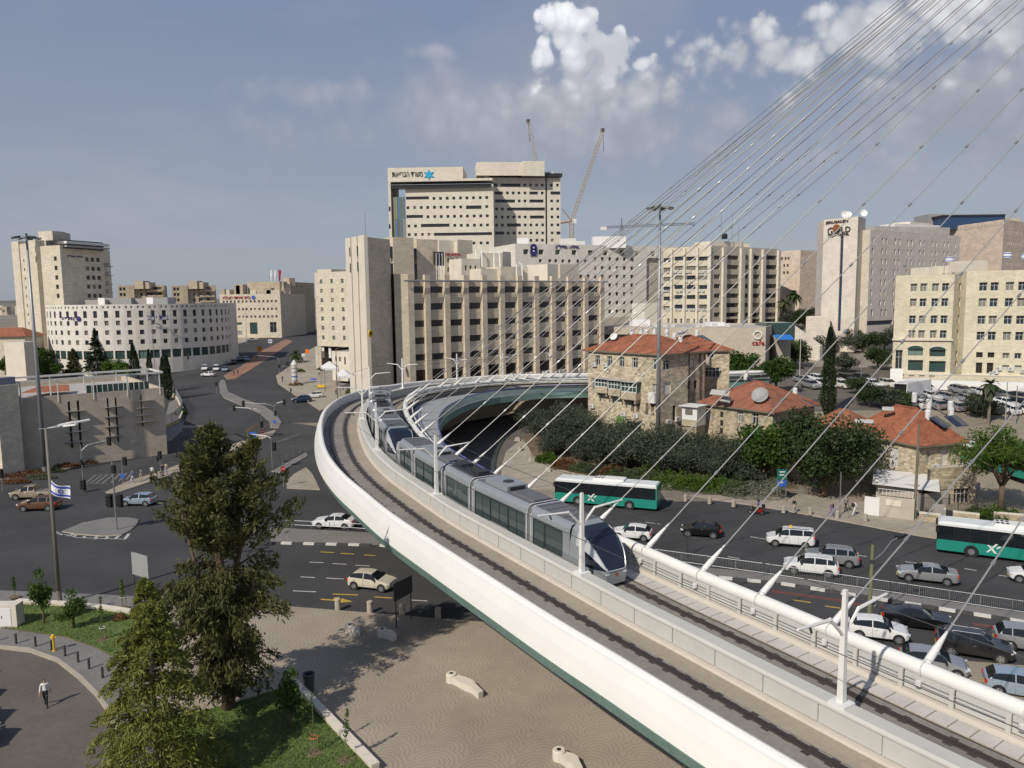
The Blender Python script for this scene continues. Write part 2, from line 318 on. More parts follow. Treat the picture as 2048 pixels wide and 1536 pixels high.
def tilemat(name,c1,c2):
 """clay roof tiles: courses down the slope, rolls across"""
 m,nt,b=newmat(name);L=nt.links.new;g=nd(nt,'ShaderNodeNewGeometry')
 cr=nd(nt,'ShaderNodeVectorMath',operation='CROSS_PRODUCT');L(g.outputs['True Normal'],cr.inputs[0]);cr.inputs[1].default_value=(0,0,1)
 nm=nd(nt,'ShaderNodeVectorMath',operation='NORMALIZE');L(cr.outputs[0],nm.inputs[0])
 dt=nd(nt,'ShaderNodeVectorMath',operation='DOT_PRODUCT');L(nm.outputs[0],dt.inputs[0]);L(g.outputs['Position'],dt.inputs[1])
 sp=nd(nt,'ShaderNodeSeparateXYZ');L(g.outputs['Position'],sp.inputs[0])
 zs=nd(nt,'ShaderNodeMath',operation='MULTIPLY',inp={1:2.3});L(sp.outputs[2],zs.inputs[0])
 cb=nd(nt,'ShaderNodeCombineXYZ');L(dt.outputs['Value'],cb.inputs[0]);L(zs.outputs[0],cb.inputs[1])
 br=nd(nt,'ShaderNodeTexBrick',offset=0.,inp={'Color1':(*c1,1),'Color2':(*c2,1),'Mortar':(c2[0]*.45,c2[1]*.4,c2[2]*.4,1),'Scale':1.,'Mortar Size':.035,'Mortar Smooth':.6,'Brick Width':.26,'Row Height':.36});L(cb.outputs[0],br.inputs['Vector'])
 n=nd(nt,'ShaderNodeTexNoise',inp={'Scale':.8,'Detail':7,'Roughness':.7});L(g.outputs['Position'],n.inputs['Vector'])
 r=nd(nt,'ShaderNodeMapRange',inp={1:.3,2:.7,3:.62,4:1.18});L(n.outputs[0],r.inputs[0])
 x=nd(nt,'ShaderNodeMix',data_type='RGBA',blend_type='MULTIPLY');x.inputs[0].default_value=1;L(br.outputs[0],x.inputs[6]);L(r.outputs[0],x.inputs[7]);L(x.outputs[2],b.inputs['Base Color'])
 b.inputs['Roughness'].default_value=.85;bp=nd(nt,'ShaderNodeBump',inp={'Strength':.6,'Distance':.06});bp.invert=True;L(br.outputs['Fac'],bp.inputs['Height']);L(bp.outputs[0],b.inputs['Normal']);return m
asphalt=groundmat('asphalt',(.058,.057,.058),.28,.09,.10,5.,.92)
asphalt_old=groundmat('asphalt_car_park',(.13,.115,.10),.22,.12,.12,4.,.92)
soil=groundmat('soil',(.16,.12,.08),.35,.3,.3,3.,.95)
dryground=groundmat('dry_ground',(.27,.23,.17),.3,.05,.2,2.,.95)
cityground=groundmat('city_ground',(.24,.21,.17),.4,.02,.25,.5,.95)
pavegrey=groundmat('paving_grey',(.21,.20,.19),.15,.3,.08,6.,.88,('brick',.4,.2,25),.8)
pavetan=groundmat('paving_tan',(.36,.315,.25),.16,.22,.07,5.,.88,('brick',.9,.6,-23),.86)
plazamat=groundmat('plaza_setts',(.34,.29,.225),.20,.14,.07,7.,.88,('fan',2.6,.26,20),.80)
redpave=groundmat('red_pavers',(.30,.17,.12),.2,.3,.1,5.,.9,('brick',.5,.25,40),.75)
kerbstone=plain('kerb_stone',(.40,.35,.28),.85,noise=.15,nscale=2.)
kerbwhite=plain('kerb_white',(.62,.60,.56),.8,noise=.2,nscale=3.)
kerbdark=plain('kerb_dark',(.07,.068,.065),.85,noise=.2,nscale=3.)
paintwhite=plain('road_paint_white',(.48,.47,.45),.8,noise=.35,nscale=4.)
paintfaint=plain('road_paint_worn',(.20,.195,.19),.85,noise=.4,nscale=4.)
paintyellow=plain('road_paint_yellow',(.48,.33,.05),.8,noise=.3,nscale=4.)
paintred=plain('lane_red',(.14,.055,.045),.9,noise=.25,nscale=.8)
grassmat=groundmat('lawn_base',(.11,.155,.045),.35,.5,.3,9.,.95,bump=.4)
blade=leafmat('grass_blade',(.085,.14,.03),(.18,.23,.07),.2,.6)
hillmat=groundmat('far_hills',(.17,.16,.13),.4,.004,.3,.02,.95)
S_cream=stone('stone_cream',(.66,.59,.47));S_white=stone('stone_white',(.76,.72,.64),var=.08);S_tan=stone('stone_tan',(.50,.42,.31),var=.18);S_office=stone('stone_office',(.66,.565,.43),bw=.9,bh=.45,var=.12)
S_pink=stone('stone_pink',(.66,.54,.44),bw=1.2,bh=.6);S_hotel=stone('stone_hotel',(.72,.65,.56),bw=1.0,bh=.5,var=.08);S_right=stone('stone_right',(.70,.63,.48),var=.10)
S_house=stone('stone_rough',(.60,.51,.375),bw=.55,bh=.28,var=.38,mortar=.62,stain=.3,bump=.7);S_house2=stone('stone_worn',(.52,.44,.31),bw=.5,bh=.3,var=.34,mortar=.6,stain=.35,bump=.7)
S_wall=stone('stone_rubble',(.46,.38,.27),bw=.5,bh=.3,var=.4,mortar=.55,bump=.8);S_left=stone('stone_left',(.52,.45,.36),bw=1.0,bh=.5,var=.08);S_health=stone('stone_health',(.70,.64,.53),bw=1.5,bh=.9,var=.07,stain=.08)
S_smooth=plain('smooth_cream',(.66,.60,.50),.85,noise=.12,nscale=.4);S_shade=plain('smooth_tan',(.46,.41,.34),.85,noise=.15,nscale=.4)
roofgrey=plain('roof_membrane',(.42,.40,.37),.9,noise=.2,nscale=.5);roofwhite=plain('roof_white',(.66,.65,.62),.8,noise=.1,nscale=.5);concrete=plain('concrete',(.36,.34,.31),.9,noise=.18,nscale=.6,bump=.1)
tile=tilemat('clay_tiles',(.46,.17,.085),(.36,.12,.06));tile2=tilemat('clay_tiles_old',(.42,.165,.09),(.33,.13,.075))
G_dark=glassmat('window_dark',lit=.12);G_mix=glassmat('window_mixed',lit=.3);G_blue=glassmat('window_blue',(.03,.06,.10),lit=0.);G_teal=glassmat('window_teal',(.04,.075,.07),lit=.15,curtain=(.2,.28,.26));G_brown=glassmat('window_brown',(.035,.028,.022),lit=.1)
G_strip=glassmat('window_strip',(.035,.034,.036),lit=0.);G_blueglass=plain('blue_glass',(.025,.06,.13),.1,0.,.6)
frame_w=plain('frame_white',(.62,.61,.58),.5);frame_d=plain('frame_dark',(.06,.055,.05),.5);frame_g=plain('frame_grey',(.30,.30,.30),.5)
shutter=plain('shutter_white',(.60,.59,.55),.6,noise=.06,nscale=2.)
white=plain('white_paint',(.72,.71,.68),.55,noise=.06,nscale=.6);offwhite=plain('off_white_metal',(.60,.595,.56),.5,noise=.05,nscale=.8);bright=plain('bright_white',(.80,.79,.76),.6)
shellwhite=plain('bridge_shell_white',(.74,.73,.69),.42,noise=.07,nscale=.35);parapet=plain('bridge_parapet',(.52,.51,.46),.6,noise=.07,nscale=.5);panelm=plain('parapet_panel',(.50,.50,.46),.6,noise=.08,nscale=.7)
greenpanel=plain('green_soffit',(.17,.27,.245),.45,noise=.22,nscale=.5);deckc=groundmat('deck_concrete',(.235,.215,.19),.2,.25,.12,4.,.9);decktan=groundmat('deck_tan',(.33,.285,.215),.14,.25,.08,4.,.9)
railm=plain('rail_steel',(.09,.075,.07),.45,.6);railbed=plain('rail_rubber',(.055,.048,.045),.8,noise=.3,nscale=2.);pinkkerb=plain('kerb_pinkish',(.54,.48,.41),.75,noise=.08,nscale=1.)
slabm=groundmat('walkway_slab',(.50,.47,.43),.12,.6,.08,8.,.9);walkdeck=plain('walkway_deck',(.30,.31,.31),.7,noise=.1,nscale=.6);cablem=plain('cable_steel',(.36,.35,.33),.5,.3);cabled=plain('cable_sheath',(.22,.22,.22),.5)
railglass=clearglass('rail_glass',(.55,.68,.68),.25);bluerail=plain('blue_rail',(.10,.11,.30),.5)
steel=plain('galvanised',(.30,.31,.32),.45,.5,noise=.08,nscale=1.);steeld=plain('steel_dark',(.07,.07,.07),.5,.3);pole_b=plain('pole_brown',(.17,.155,.125),.6,noise=.12,nscale=1.);wood=plain('wood_pole',(.20,.16,.11),.8,noise=.2,nscale=3.);polegreen=plain('pole_olive',(.17,.17,.10),.7)
black=plain('black_plastic',(.015,.015,.016),.5);rubber=plain('tyre',(.022,.022,.023),.8);chrome=plain('rim',(.42,.43,.44),.35,.7);red=plain('red_lamp',(.42,.02,.02),.3);amber=plain('amber',(.7,.28,.02),.4);headl=plain('headlamp',(.72,.74,.76),.15,.2,.6)
carglass=plain('car_glass',(.012,.015,.018),.06,0.,.6);plate=plain('plate_yellow',(.65,.48,.05),.5)
tramgrey=plain('tram_silver',(.33,.35,.365),.35,.35,.5,noise=.05,nscale=.5);tramroof=plain('tram_roof',(.15,.15,.155),.6,.2,noise=.12,nscale=.8);tramdark=plain('tram_dark',(.03,.03,.033),.5);tramlight=plain('tram_trim',(.62,.63,.64),.3,.4);tramglass=clearglass('tram_glass',(.22,.25,.27),.10);windscreen=plain('tram_windscreen',(.012,.016,.03),.05,0.,.7);bellows=plain('tram_bellows',(.17,.17,.17),.8);seatblue=plain('seat_blue',(.04,.17,.36),.6);interior=plain('tram_interior',(.07,.068,.062),.8)
busgreen=plain('bus_green',(.015,.235,.175),.35,0.,.5,coat=.4);buswhite=plain('bus_white',(.66,.68,.67),.45)
orange=plain('sign_orange',(.75,.17,.02),.6);signblue=plain('sign_blue',(.04,.12,.45),.5);signgreen=plain('sign_green',(.01,.13,.10),.5);letterblue=plain('letters_navy',(.035,.03,.16),.5);letterred=plain('letters_red',(.36,.03,.05),.5);letterdark=plain('letters_dark',(.04,.035,.035),.5);gold=plain('emblem_copper',(.36,.13,.06),.35,.4);cyan=plain('emblem_cyan',(.02,.36,.58),.5);yellow=plain('sign_yellow',(.72,.46,.03),.5);hydrant=plain('hydrant_yellow',(.62,.40,.04),.45)
flagwhite=plain('flag_white',(.74,.74,.76),.8);flagblue=plain('flag_blue',(.03,.06,.42),.8);tarp=plain('tarp_white',(.66,.65,.62),.8);bluetarp=plain('tarp_blue',(.02,.16,.50),.7)
solarp=plain('solar_panel',(.025,.03,.055),.15,.1,.6);solarg=plain('solar_grey',(.10,.10,.095),.4);tank=plain('tank_white',(.70,.70,.69),.5)
bark=plain('bark',(.13,.09,.06),.9,noise=.35,nscale=6.,bump=.6);bark_g=plain('bark_grey',(.20,.17,.13),.9,noise=.3,nscale=6.,bump=.5)
L_dark=leafmat('leaf_dark',(.030,.040,.012),(.115,.120,.036),.18);L_cedar=leafmat('leaf_cedar',(.075,.098,.018),(.25,.265,.060),.25,.9);L_olive=leafmat('leaf_olive',(.030,.042,.024),(.095,.112,.070),.15);L_green=leafmat('leaf_green',(.022,.055,.010),(.085,.145,.022),.25);L_lime=leafmat('leaf_lime',(.04,.085,.012),(.12,.19,.03),.3);L_ficus=leafmat('leaf_ficus',(.016,.032,.010),(.060,.090,.026),.15);L_cyp=leafmat('leaf_cypress',(.010,.020,.008),(.035,.055,.018),.1);L_shrub=leafmat('leaf_shrub',(.05,.075,.03),(.15,.17,.08),.2);L_red=leafmat('leaf_redbrown',(.10,.045,.02),(.20,.10,.04),.2);L_palm=leafmat('leaf_palm',(.035,.055,.02),(.10,.12,.05),.2);L_sil=leafmat('leaf_silver',(.09,.11,.075),(.19,.21,.15),.15)
skin=plain('skin',(.45,.28,.20),.6);hairm=plain('hair',(.03,.02,.015),.8);c_white=plain('cloth_white',(.68,.68,.70),.85);c_black=plain('cloth_black',(.02,.02,.022),.85);c_grey=plain('cloth_grey',(.25,.25,.25),.85);c_blue=plain('cloth_blue',(.05,.08,.28),.85);c_tan=plain('cloth_tan',(.42,.36,.28),.85);c_purple=plain('cloth_purple',(.22,.12,.32),.85)
# ------------------------------------------------------------------ ground, roads, pavements
def build_ground():
 xs=[-9000,-5000,-2500,-1400,-900,-600]+list(range(-400,401,8))+[600,900,1400,2500,5000,9000]
 ys=[-300,-120,-40]+list(range(0,561,8))+[620,700,900,1300,2000,3500,6000,12000]
 V=[(x,y,gz(x,y)-(0.0 if y<900 else min(60,(y-900)*.03)))for y in ys for x in xs];n=len(xs)
 F=[(j*n+i,j*n+i+1,(j+1)*n+i+1,(j+1)*n+i)for j in range(len(ys)-1)for i in range(n-1)]
 o=link('ground',np_mesh('ground',np.array(V),np.array(F),[cityground]));tag(o,kind='structure')
build_ground()
def conform(pts,h,skirt=.35,step=8.):
 bm=bmesh.new();vs=[bm.verts.new((p[0],p[1],0))for p in pts];f=bm.faces.new(vs)
 if f.normal.z<0 or(f.normal_update()or f.normal.z<0):f.normal_flip()
 bmesh.ops.triangulate(bm,faces=bm.faces[:])
 x0,x1=min(p[0]for p in pts),max(p[0]for p in pts);y0,y1=min(p[1]for p in pts),max(p[1]for p in pts)
 if y1>92:
  k=math.ceil(x0/step)
  while k*step<x1:
   bmesh.ops.bisect_plane(bm,geom=bm.verts[:]+bm.edges[:]+bm.faces[:],plane_co=(k*step,0,0),plane_no=(1,0,0));k+=1
  k=math.ceil(y0/step)
  while k*step<y1:
   bmesh.ops.bisect_plane(bm,geom=bm.verts[:]+bm.edges[:]+bm.faces[:],plane_co=(0,k*step,0),plane_no=(0,1,0));k+=1
 be=[e for e in bm.edges if len(e.link_faces)==1]
 for v in bm.verts:v.co.z=gz(v.co.x,v.co.y)+h
 if skirt:
  r=bmesh.ops.extrude_edge_only(bm,edges=be)
  for g in r['geom']:
   if isinstance(g,bmesh.types.BMVert):g.co.z-=skirt
  for g in r['geom']:
   if isinstance(g,bmesh.types.BMFace):g.material_index=1
 bmesh.ops.recalc_face_normals(bm,faces=bm.faces[:])
 return bm
def surf(name,pts,h,m,side=None,parent=None,kind='structure',px=True,label=None,cat=None,skirt=.35):
 if px:pts=[g2(*p)for p in pts]
 bm=conform(pts,h,skirt);me=bpy.data.meshes.new(name);bm.to_mesh(me);bm.free();me.materials.append(m);me.materials.append(side or m)
 # faces may point down for clockwise input
 o=link(name,me,parent)
 if parent is None:tag(o,label,cat,None,kind)
 return o
P1,P2=onz(560,1214),onz(930,1244)
_d=(P2-P1).normalized();PE=P1+_d*75;PW=P1-_d*11
road=surf('road',[(-170,20),(110,20),(110,92.5),(60,92.5),(30,92.5),(20,100),(12,132),(-8,134),(-30,140),(-36,150),(-42,200),(-62,300),(-80,420),(-135,420),(-128,330),(-118,250),(-116,200),(-110,160),(-170,150)],.03,asphalt,px=False,skirt=0)
plaza=surf('plaza',[(PW.x,PW.y),(PE.x,PE.y),(62,16),(-40,16),(-40,60)]if 0 else[tuple(PW.xy),tuple(P1 .xy),tuple(PE.xy),(62,14),(-36,14),(-34,44),(-25,52)],.13,plazamat,kerbstone,px=False)
surf('sidewalk',[(-120,1178),(0,1184),(150,1190),(300,1197),(345,1203),(330,1220),(292,1234),(150,1222),(-120,1215)],.145,pavegrey,kerbstone)
surf('car_park',[(-260,1290),(0,1302),(60,1309),(115,1330),(158,1364),(192,1398),(216,1432),(230,1465),(236,1500),(225,1560),(200,1640),(-300,1640)],.16,asphalt_old,kerbstone)
kerb_pts=[(-160,1292),(0,1297),(60,1303),(118,1324),(164,1359),(199,1394),(224,1428),(239,1462),(246,1500),(234,1565),(225,1562),(236,1500),(229,1465),(215,1432),(191,1398),(157,1364),(114,1330),(60,1310),(0,1303),(-160,1298)]
surf('kerb',kerb_pts,.27,kerbstone,kerbstone)
surf('sidewalk',[(-160,1255),(0,1263),(60,1270),(130,1282),(190,1302),(240,1330),(276,1365),(300,1405),(320,1460),(325,1540),(240,1560),(247,1500),(240,1462),(225,1428),(200,1394),(165,1359),(119,1324),(60,1303),(0,1297),(-160,1292)],.24,pavegrey,kerbstone)
lawn1=[(-120,1208),(35,1213),(180,1220),(288,1234),(345,1252),(335,1300),(300,1345),(277,1363),(241,1329),(191,1301),(131,1281),(60,1269),(0,1262),(-120,1256)]
lawn2=[(326,1450),(400,1432),(470,1414),(590,1376),(665,1458),(745,1545),(790,1600),(320,1600)]
LW=[[g2(*p)for p in q]for q in(lawn1,lawn2)]
for q in LW:surf('lawn',q,.27,grassmat,soil,px=False)
# pavements round the junction
surf('sidewalk',[(-120,1000),(0,968),(60,955),(130,941),(180,926),(240,906),(300,894),(343,880),(364,862),(368,842),(358,818),(352,800),(338,806),(330,840),(250,872),(150,898),(0,930),(-120,955)],.14,pavegrey,kerbstone)
surf('sidewalk',[(211,986),(250,966),(330,941),(420,907),(520,870),(552,861),(546,871),(430,918),(340,952),(238,986),(222,990)],.14,pavetan,kerbstone)
surf('traffic_island',[(124,1065),(165,1048),(215,1038),(255,1037),(277,1041),(275,1050),(262,1062),(243,1072),(205,1074),(150,1070)],.15,pavegrey,kerbstone)
surf('traffic_island',[(438,768),(443,760),(450,762),(456,784),(490,800),(530,814),(552,829),(563,846),(557,857),(540,856),(539,845),(520,827),(480,810),(448,797),(440,785)],.16,pavegrey,kerbstone)
surf('median_paving',[(448,752),(480,735),(520,704),(572,679),(586,683),(545,712),(505,738),(472,758),(455,760)],.16,redpave,kerbstone)
surf('sidewalk',[(552,752),(556,768),(588,790),(610,802),(640,822),(668,815),(720,790),(715,745),(660,700),(632,693),(612,704),(580,733)],.14,pavetan,kerbstone)
surf('sidewalk',[(612,936),(588,950),(572,965),(574,978),(640,981),(625,950)],.14,pavetan,kerbstone)
surf('traffic_island',[(543,944),(612,906),(616,913),(560,946)],.14,pavegrey,kerbstone)
surf('shade_lift_patch',[(-9,88),(-13,104),(-9,121),(0,126),(9,127),(8,116),(2,100),(2,88)],.05,asphalt_old,px=False,skirt=0)  # added patch; paler asphalt colour lifts the shade under the far bridge arm
surf('sidewalk',[(330,706),(355,712),(440,690),(470,672),(560,660),(560,668),(470,690),(440,712),(430,722),(372,740),(355,742)],.14,pavetan,kerbstone)
# median under the bridge and along the main road
mu=[g2(540,1057),g2(760,1069),g2(1528,1150),g2(2090,1236)];ml=[g2(2090,1254),g2(1562,1170),g2(760,1093),g2(540,1088)]
surf('median',mu+ml,.15,pavegrey,kerbdark,px=False)
# right-hand pavement, planted bank, yards, car park above
kl=[g2(1320,985),g2(1450,1004),g2(1560,1021),g2(1700,1047),g2(1830,1072),g2(2120,1118)]
ku=[g2(2120,1062),g2(1960,1048),g2(1830,1032),g2(1740,1008),g2(1600,985),g2(1560,1000),g2(1440,985),g2(1320,968)]
surf('sidewalk',kl+ku,.14,pavetan,kerbstone,px=False)
surf('sidewalk',[(1043,880),(1058,896),(1064,916),(1110,943),(1200,963),(1322,986),(1318,1000),(1180,985),(1085,1010),(1020,985),(1003,958),(1003,935),(1012,905)],.14,pavetan,kerbstone)
surf('planting_bed',[g2(1046,878),g2(1066,914),g2(1112,941),g2(1200,960),g2(1320,967),g2(1440,984),g2(1560,999),g2(1600,984),(38,112),(38,122),(14,124),(6,121)],.2,soil,kerbstone,px=False)
surf('yard',[g2(1740,1006),g2(1600,984),(38,112),(45,126),(100,126),(110,84),(80,84),g2(2000,1030)],.1,dryground,px=False)
surf('car_park',[(38,127),(38,168),(68,170),(130,160),(130,127)],.06,asphalt_old,px=False,skirt=0)
def hills():
 for y,zt,seed,x0,x1,nm in((2600,42,3,-2600,200,'hills'),(5200,70,5,-6000,6000,'hills')):
  rg=np.random.default_rng(seed);n=90;V=[];F=[]
  ph=rg.uniform(0,6.28,8)
  for i in range(n):
   x=x0+(x1-x0)*i/(n-1);h=zt*(.72+.28*sum(sin(x/(x1-x0)*(k+2)*5+ph[k])/(k+1.5)for k in range(8))*.6)
   V+=[(x,y-700,-60),(x,y-300,h*.55),(x,y,h),(x,y+900,-60)]
  for i in range(n-1):
   for j in range(3):a=i*4+j;F.append((a,a+4,a+5,a+1))
  o=link(nm,np_mesh(nm,np.array(V),np.array(F),[hillmat],smooth=True));tag(o,kind='structure')
hills()
# painted markings (children of the road)
def mark(p0,p1,w,m,h=.036):
 a,b=gp(*p0),gp(*p1);d=(b-a);d.z=0;L=d.length;d.normalize();n=Vector((-d.y,d.x,0))*(w/2)
 k=max(1,int(L/6));mb=MB()
 for i in range(k):
  c=[a+d*(L*i/k)+n,a+d*(L*(i+1)/k)+n,a+d*(L*(i+1)/k)-n,a+d*(L*i/k)-n]
  mb.poly([(q.x,q.y,gz(q.x,q.y)+h)for q in c[::-1]])
 link('lane_marking',mb.mesh('lane_marking',[m]),road)
for x0,x1,y0,y1 in((619,647,1125,1126),(665,693,1128,1129.5),(711,739,1131.5,1133),(601,630,1154.5,1156),(652,688,1157,1159),(586,632,1182.5,1184.5),(822,855,1201,1203),(1706,1734,1110,1114),(1929,1953,1138,1142),(1997,2030,1151,1156),(1810,1840,1124,1128),(1455,1480,1114,1118),(1290,1320,1045,1049),(1500,1530,1074,1079)):mark((x0,y0),(x1,y1),.16,paintwhite)
for x0,x1,y0,y1 in((640,668,1104.5,1106),(681,708,1107.5,1109),(728,751,1110.5,1112),(665,716,1189,1191),(749,784,1195,1197),(1586,1622,1201,1206),(1650,1690,1213,1219)):mark((x0,y0),(x1,y1),.2,paintyellow)
mark((1543,1183),(1693,1204),.55,paintred);mark((1947,1249),(2060,1264),.5,paintred);mark((1700,1207),(1740,1213),.5,paintred);mark((1990,1340),(2035,1350),.14,paintwhite);mark((1880,1330),(1905,1336),.14,paintwhite)
def arrow():
 mb=MB();c=gp(676,1202);d=(gp(700,1204)-gp(650,1200));d.z=0;d.normalize();n=Vector((-d.y,d.x,0));z=.038
 def q(s,t):p=c+d*s+n*t;return(p.x,p.y,z)
 mb.poly([q(-1.5,-.12),q(.1,-.12),q(.1,.12),q(-1.5,.12)]);mb.poly([q(.1,-.5),q(1.3,0),q(.1,.5)]);mb.poly([q(-.5,.12),q(.1,.12),q(-.2,.7),q(-.6,.5)])
 link('lane_arrow',mb.mesh('lane_arrow',[paintyellow]),road)
arrow()
for x0,y0,x1,y1 in((228,948,205,967),(215,950,192,967),(203,951,182,966),(241,947,222,966),(191,951,173,965),(254,946,238,963),(266,944,252,960)):mark((x0,y0),(x1,y1),.22,paintfaint)
mark((175,951),(262,946),.15,paintfaint);mark((170,967),(215,968),.15,paintfaint)
for x0,y0,x1,y1 in((108,1064,126,1070),(136,1073,146,1069),(148,1075,151,1071),(167,1077,169,1073),(191,1079,193,1074),(212,1079,215,1074),(231,1078,237,1073),(250,1078,258,1068)):mark((x0,y0),(x1,y1),.3,paintwhite)
mark((112,1066),(150,1074),.12,paintwhite);mark((150,1076),(251,1079),.12,paintwhite)
mark((465,857),(490,855),.2,paintfaint);mark((545,887),(600,868),.2,paintfaint)
for x,y in((418,772),(432,771),(425,756),(375,776),(400,791),(431,793),(462,787),(428,820),(461,819),(490,817),(446,851),(486,781),(500,800),(577,770),(590,782),(566,800),(580,822),(590,848),(572,880),(585,893),(600,880),(345,925),(372,912)):mark((x-5,y+.7),(x+5,y-.7),.22,paintfaint)
# black and white kerb stones on the median
def kerbs():
 a,b=Vector((*ml[3],0)),Vector((*ml[2],0));c=Vector((*ml[1],0));e=Vector((*ml[0],0))
 path=[a,b,c,e];seg=[];st=1.15
 m1=MB().box(-.55,.55,-.16,.16,0,.3).mesh('kerb_stone',[kerbwhite]);m2=MB().box(-.55,.55,-.16,.16,0,.3).mesh('kerb_stone',[kerbdark]);md=bpy.data.objects['median']
 pos=0;k=0
 for p,q in zip(path,path[1:]):
  L=(q-p).length;d=(q-p)/L;n=int(L/st)
  for i in range(n):
   w=p+d*(st*(i+.5));link('kerb_stone',m1 if k%2 else m2,md,(w.x,w.y,-.08),atan2(d.y,d.x));k+=1
kerbs()
# ------------------------------------------------------------------ facades and windows
WM={}
def win_mesh(w,h,style,glass=None):
 key=(round(w,2),round(h,2),style,glass.name if glass else '')
 if key in WM:return WM[key]
 mb=MB();g=glass or G_dark;fr=frame_w
 f=min(.07,w*.08);x,z=w/2,h/2
 if style in('dark','strip','bar'):fr=frame_d
 mb.poly([(-x,0,-z),(x,0,-z),(x,0,z),(-x,0,z)],0)
 def bar(x0,x1,z0,z1,d=.05):mb.box(x0,x1,-d,-.004,z0,z1,1)
 if style!='plain':
  bar(-x,x,z-f,z);bar(-x,x,-z,-z+f);bar(-x,-x+f,-z+f,z-f);bar(x-f,x,-z+f,z-f)
 if style in('mull','dark'):bar(-.03,.03,-z+f,z-f)
 if style=='cross':bar(-.03,.03,-z+f,z-f);bar(-x+f,x-f,h*.12,h*.12+.05,.06)
 if style in('strip','bar'):
  n=max(2,int(w/(.75 if style=='strip' else 1.3)))
  for i in range(1,n):bar(-x+w*i/n-.03,-x+w*i/n+.03,-z+f,z-f)
 if style=='multi':
  n=max(2,round(w/.55))
  for i in range(1,n):bar(-x+w*i/n-.035,-x+w*i/n+.035,-z+f,z-f)
  bar(-x+f,x-f,h*.18,h*.18+.06,.06)
 if style=='shut':
  mb.v=[];mb.f=[];mb.m=[];n=max(4,int(h/.14))
  for i in range(n):a=-z+h*i/n;mb.box(-x,x,-.05,.0,a,a+h/n*.82,0)
  mb.poly([(-x,.01,-z),(x,.01,-z),(x,.01,z),(-x,.01,z)],0)
  WM[key]=mb.mesh('window',[glass or shutter]);return WM[key]
 WM[key]=mb.mesh('window',[g,fr]);return WM[key]
class Fac:
 """a vertical wall from A to B (left to right seen from outside)"""
 def __init__(s,A,B,z0,z1):
  s.A=Vector((A[0],A[1],0));s.B=Vector((B[0],B[1],0));d=s.B-s.A;s.L=d.length;s.u=d/s.L;s.n=Vector((s.u.y,-s.u.x,0));s.z0=z0;s.z1=z1;s.wins=[]
 def uv(s,px,py):
  d=ray(px,py);t=(s.A-CAM).dot(s.n)/d.dot(s.n);p=CAM+d*t;return(p-s.A).dot(s.u),p.z
 def pt(s,u,v,out=0.):p=s.A+s.u*u+s.n*out;return Vector((p.x,p.y,v))
 def grid(s,cols,rows,w,h,style='dark',glass=None,refx=None,refy=None,skip=()):
  ry=refy or rows[len(rows)//2];rx=refx or cols[len(cols)//2]
  us=[s.uv(c,ry)[0]for c in cols];vs=[s.uv(rx,r)[1]for r in rows]
  for i,u in enumerate(us):
   for j,v in enumerate(vs):
    if(i,j)not in skip:s.win(u-w/2,u+w/2,v-h/2,v+h/2,style,glass)
  return s
 def rect(s,x0,x1,y0,y1,style='strip',glass=None):
  """opening given by its corners in the picture"""
  ym=(y0+y1)/2;xm=(x0+x1)/2;u0=s.uv(x0,ym)[0];u1=s.uv(x1,ym)[0];v1=s.uv(xm,y0)[1];v0=s.uv(xm,y1)[1];s.win(u0,u1,v0,v1,style,glass);return s
 def win(s,u0,u1,v0,v1,style,glass=None):
  u0=max(u0,.08);u1=min(u1,s.L-.08);v0=max(v0,s.z0+.05);v1=min(v1,s.z1-.05)
  if u1-u0<.15 or v1-v0<.15:return
  for a,b,c,d,*_ in s.wins:
   if u0<b and u1>a and v0<d and v1>c:return
  s.wins.append((u0,u1,v0,v1,style,glass))
 def build(s,T,mb,rec=.28,mi=0,name='window',parent=None):
  zs=sorted({s.z0,s.z1,*[w[2]for w in s.wins],*[w[3]for w in s.wins]})
  def q(u0,u1,v0,v1):mb.poly([s.pt(u0,v0),s.pt(u1,v0),s.pt(u1,v1),s.pt(u0,v1)],mi)
  for v0,v1 in zip(zs,zs[1:]):
   vm=(v0+v1)/2;u=0.
   for w in sorted([w for w in s.wins if w[2]<vm<w[3]]):
    if w[0]>u+1e-4:q(u,w[0],v0,v1)
    u=w[1]
   if u<s.L-1e-4:q(u,s.L,v0,v1)
  ang=atan2(s.u.y,s.u.x)
  for u0,u1,v0,v1,st,gl in s.wins:
   a,b,c,d=s.pt(u0,v0),s.pt(u1,v0),s.pt(u1,v1),s.pt(u0,v1);i=s.n*-(rec+.02)
   mb.poly([a,d,d+i,a+i],mi);mb.poly([b,b+i,c+i,c],mi);mb.poly([a,a+i,b+i,b],mi);mb.poly([d,c,c+i,d+i],mi)
   p=s.pt((u0+u1)/2,(v0+v1)/2,-rec);T.inst(name,win_mesh(u1-u0,v1-v0,st,gl),p,ang,parent)
def at(px,py,Y):p=ony(px,py,Y);return(p.x,p.y)
def zat(px,py,Y):return ony(px,py,Y).z
def polyroof(mb,pts,z,mi=0,par=.0,pw=.35,mip=0):
 mb.prism(pts,z-.3,z,mi)
def base_of(pts):x=sum(p[0]for p in pts)/len(pts);y=sum(p[1]for p in pts)/len(pts);return(x,y,gz(x,y))
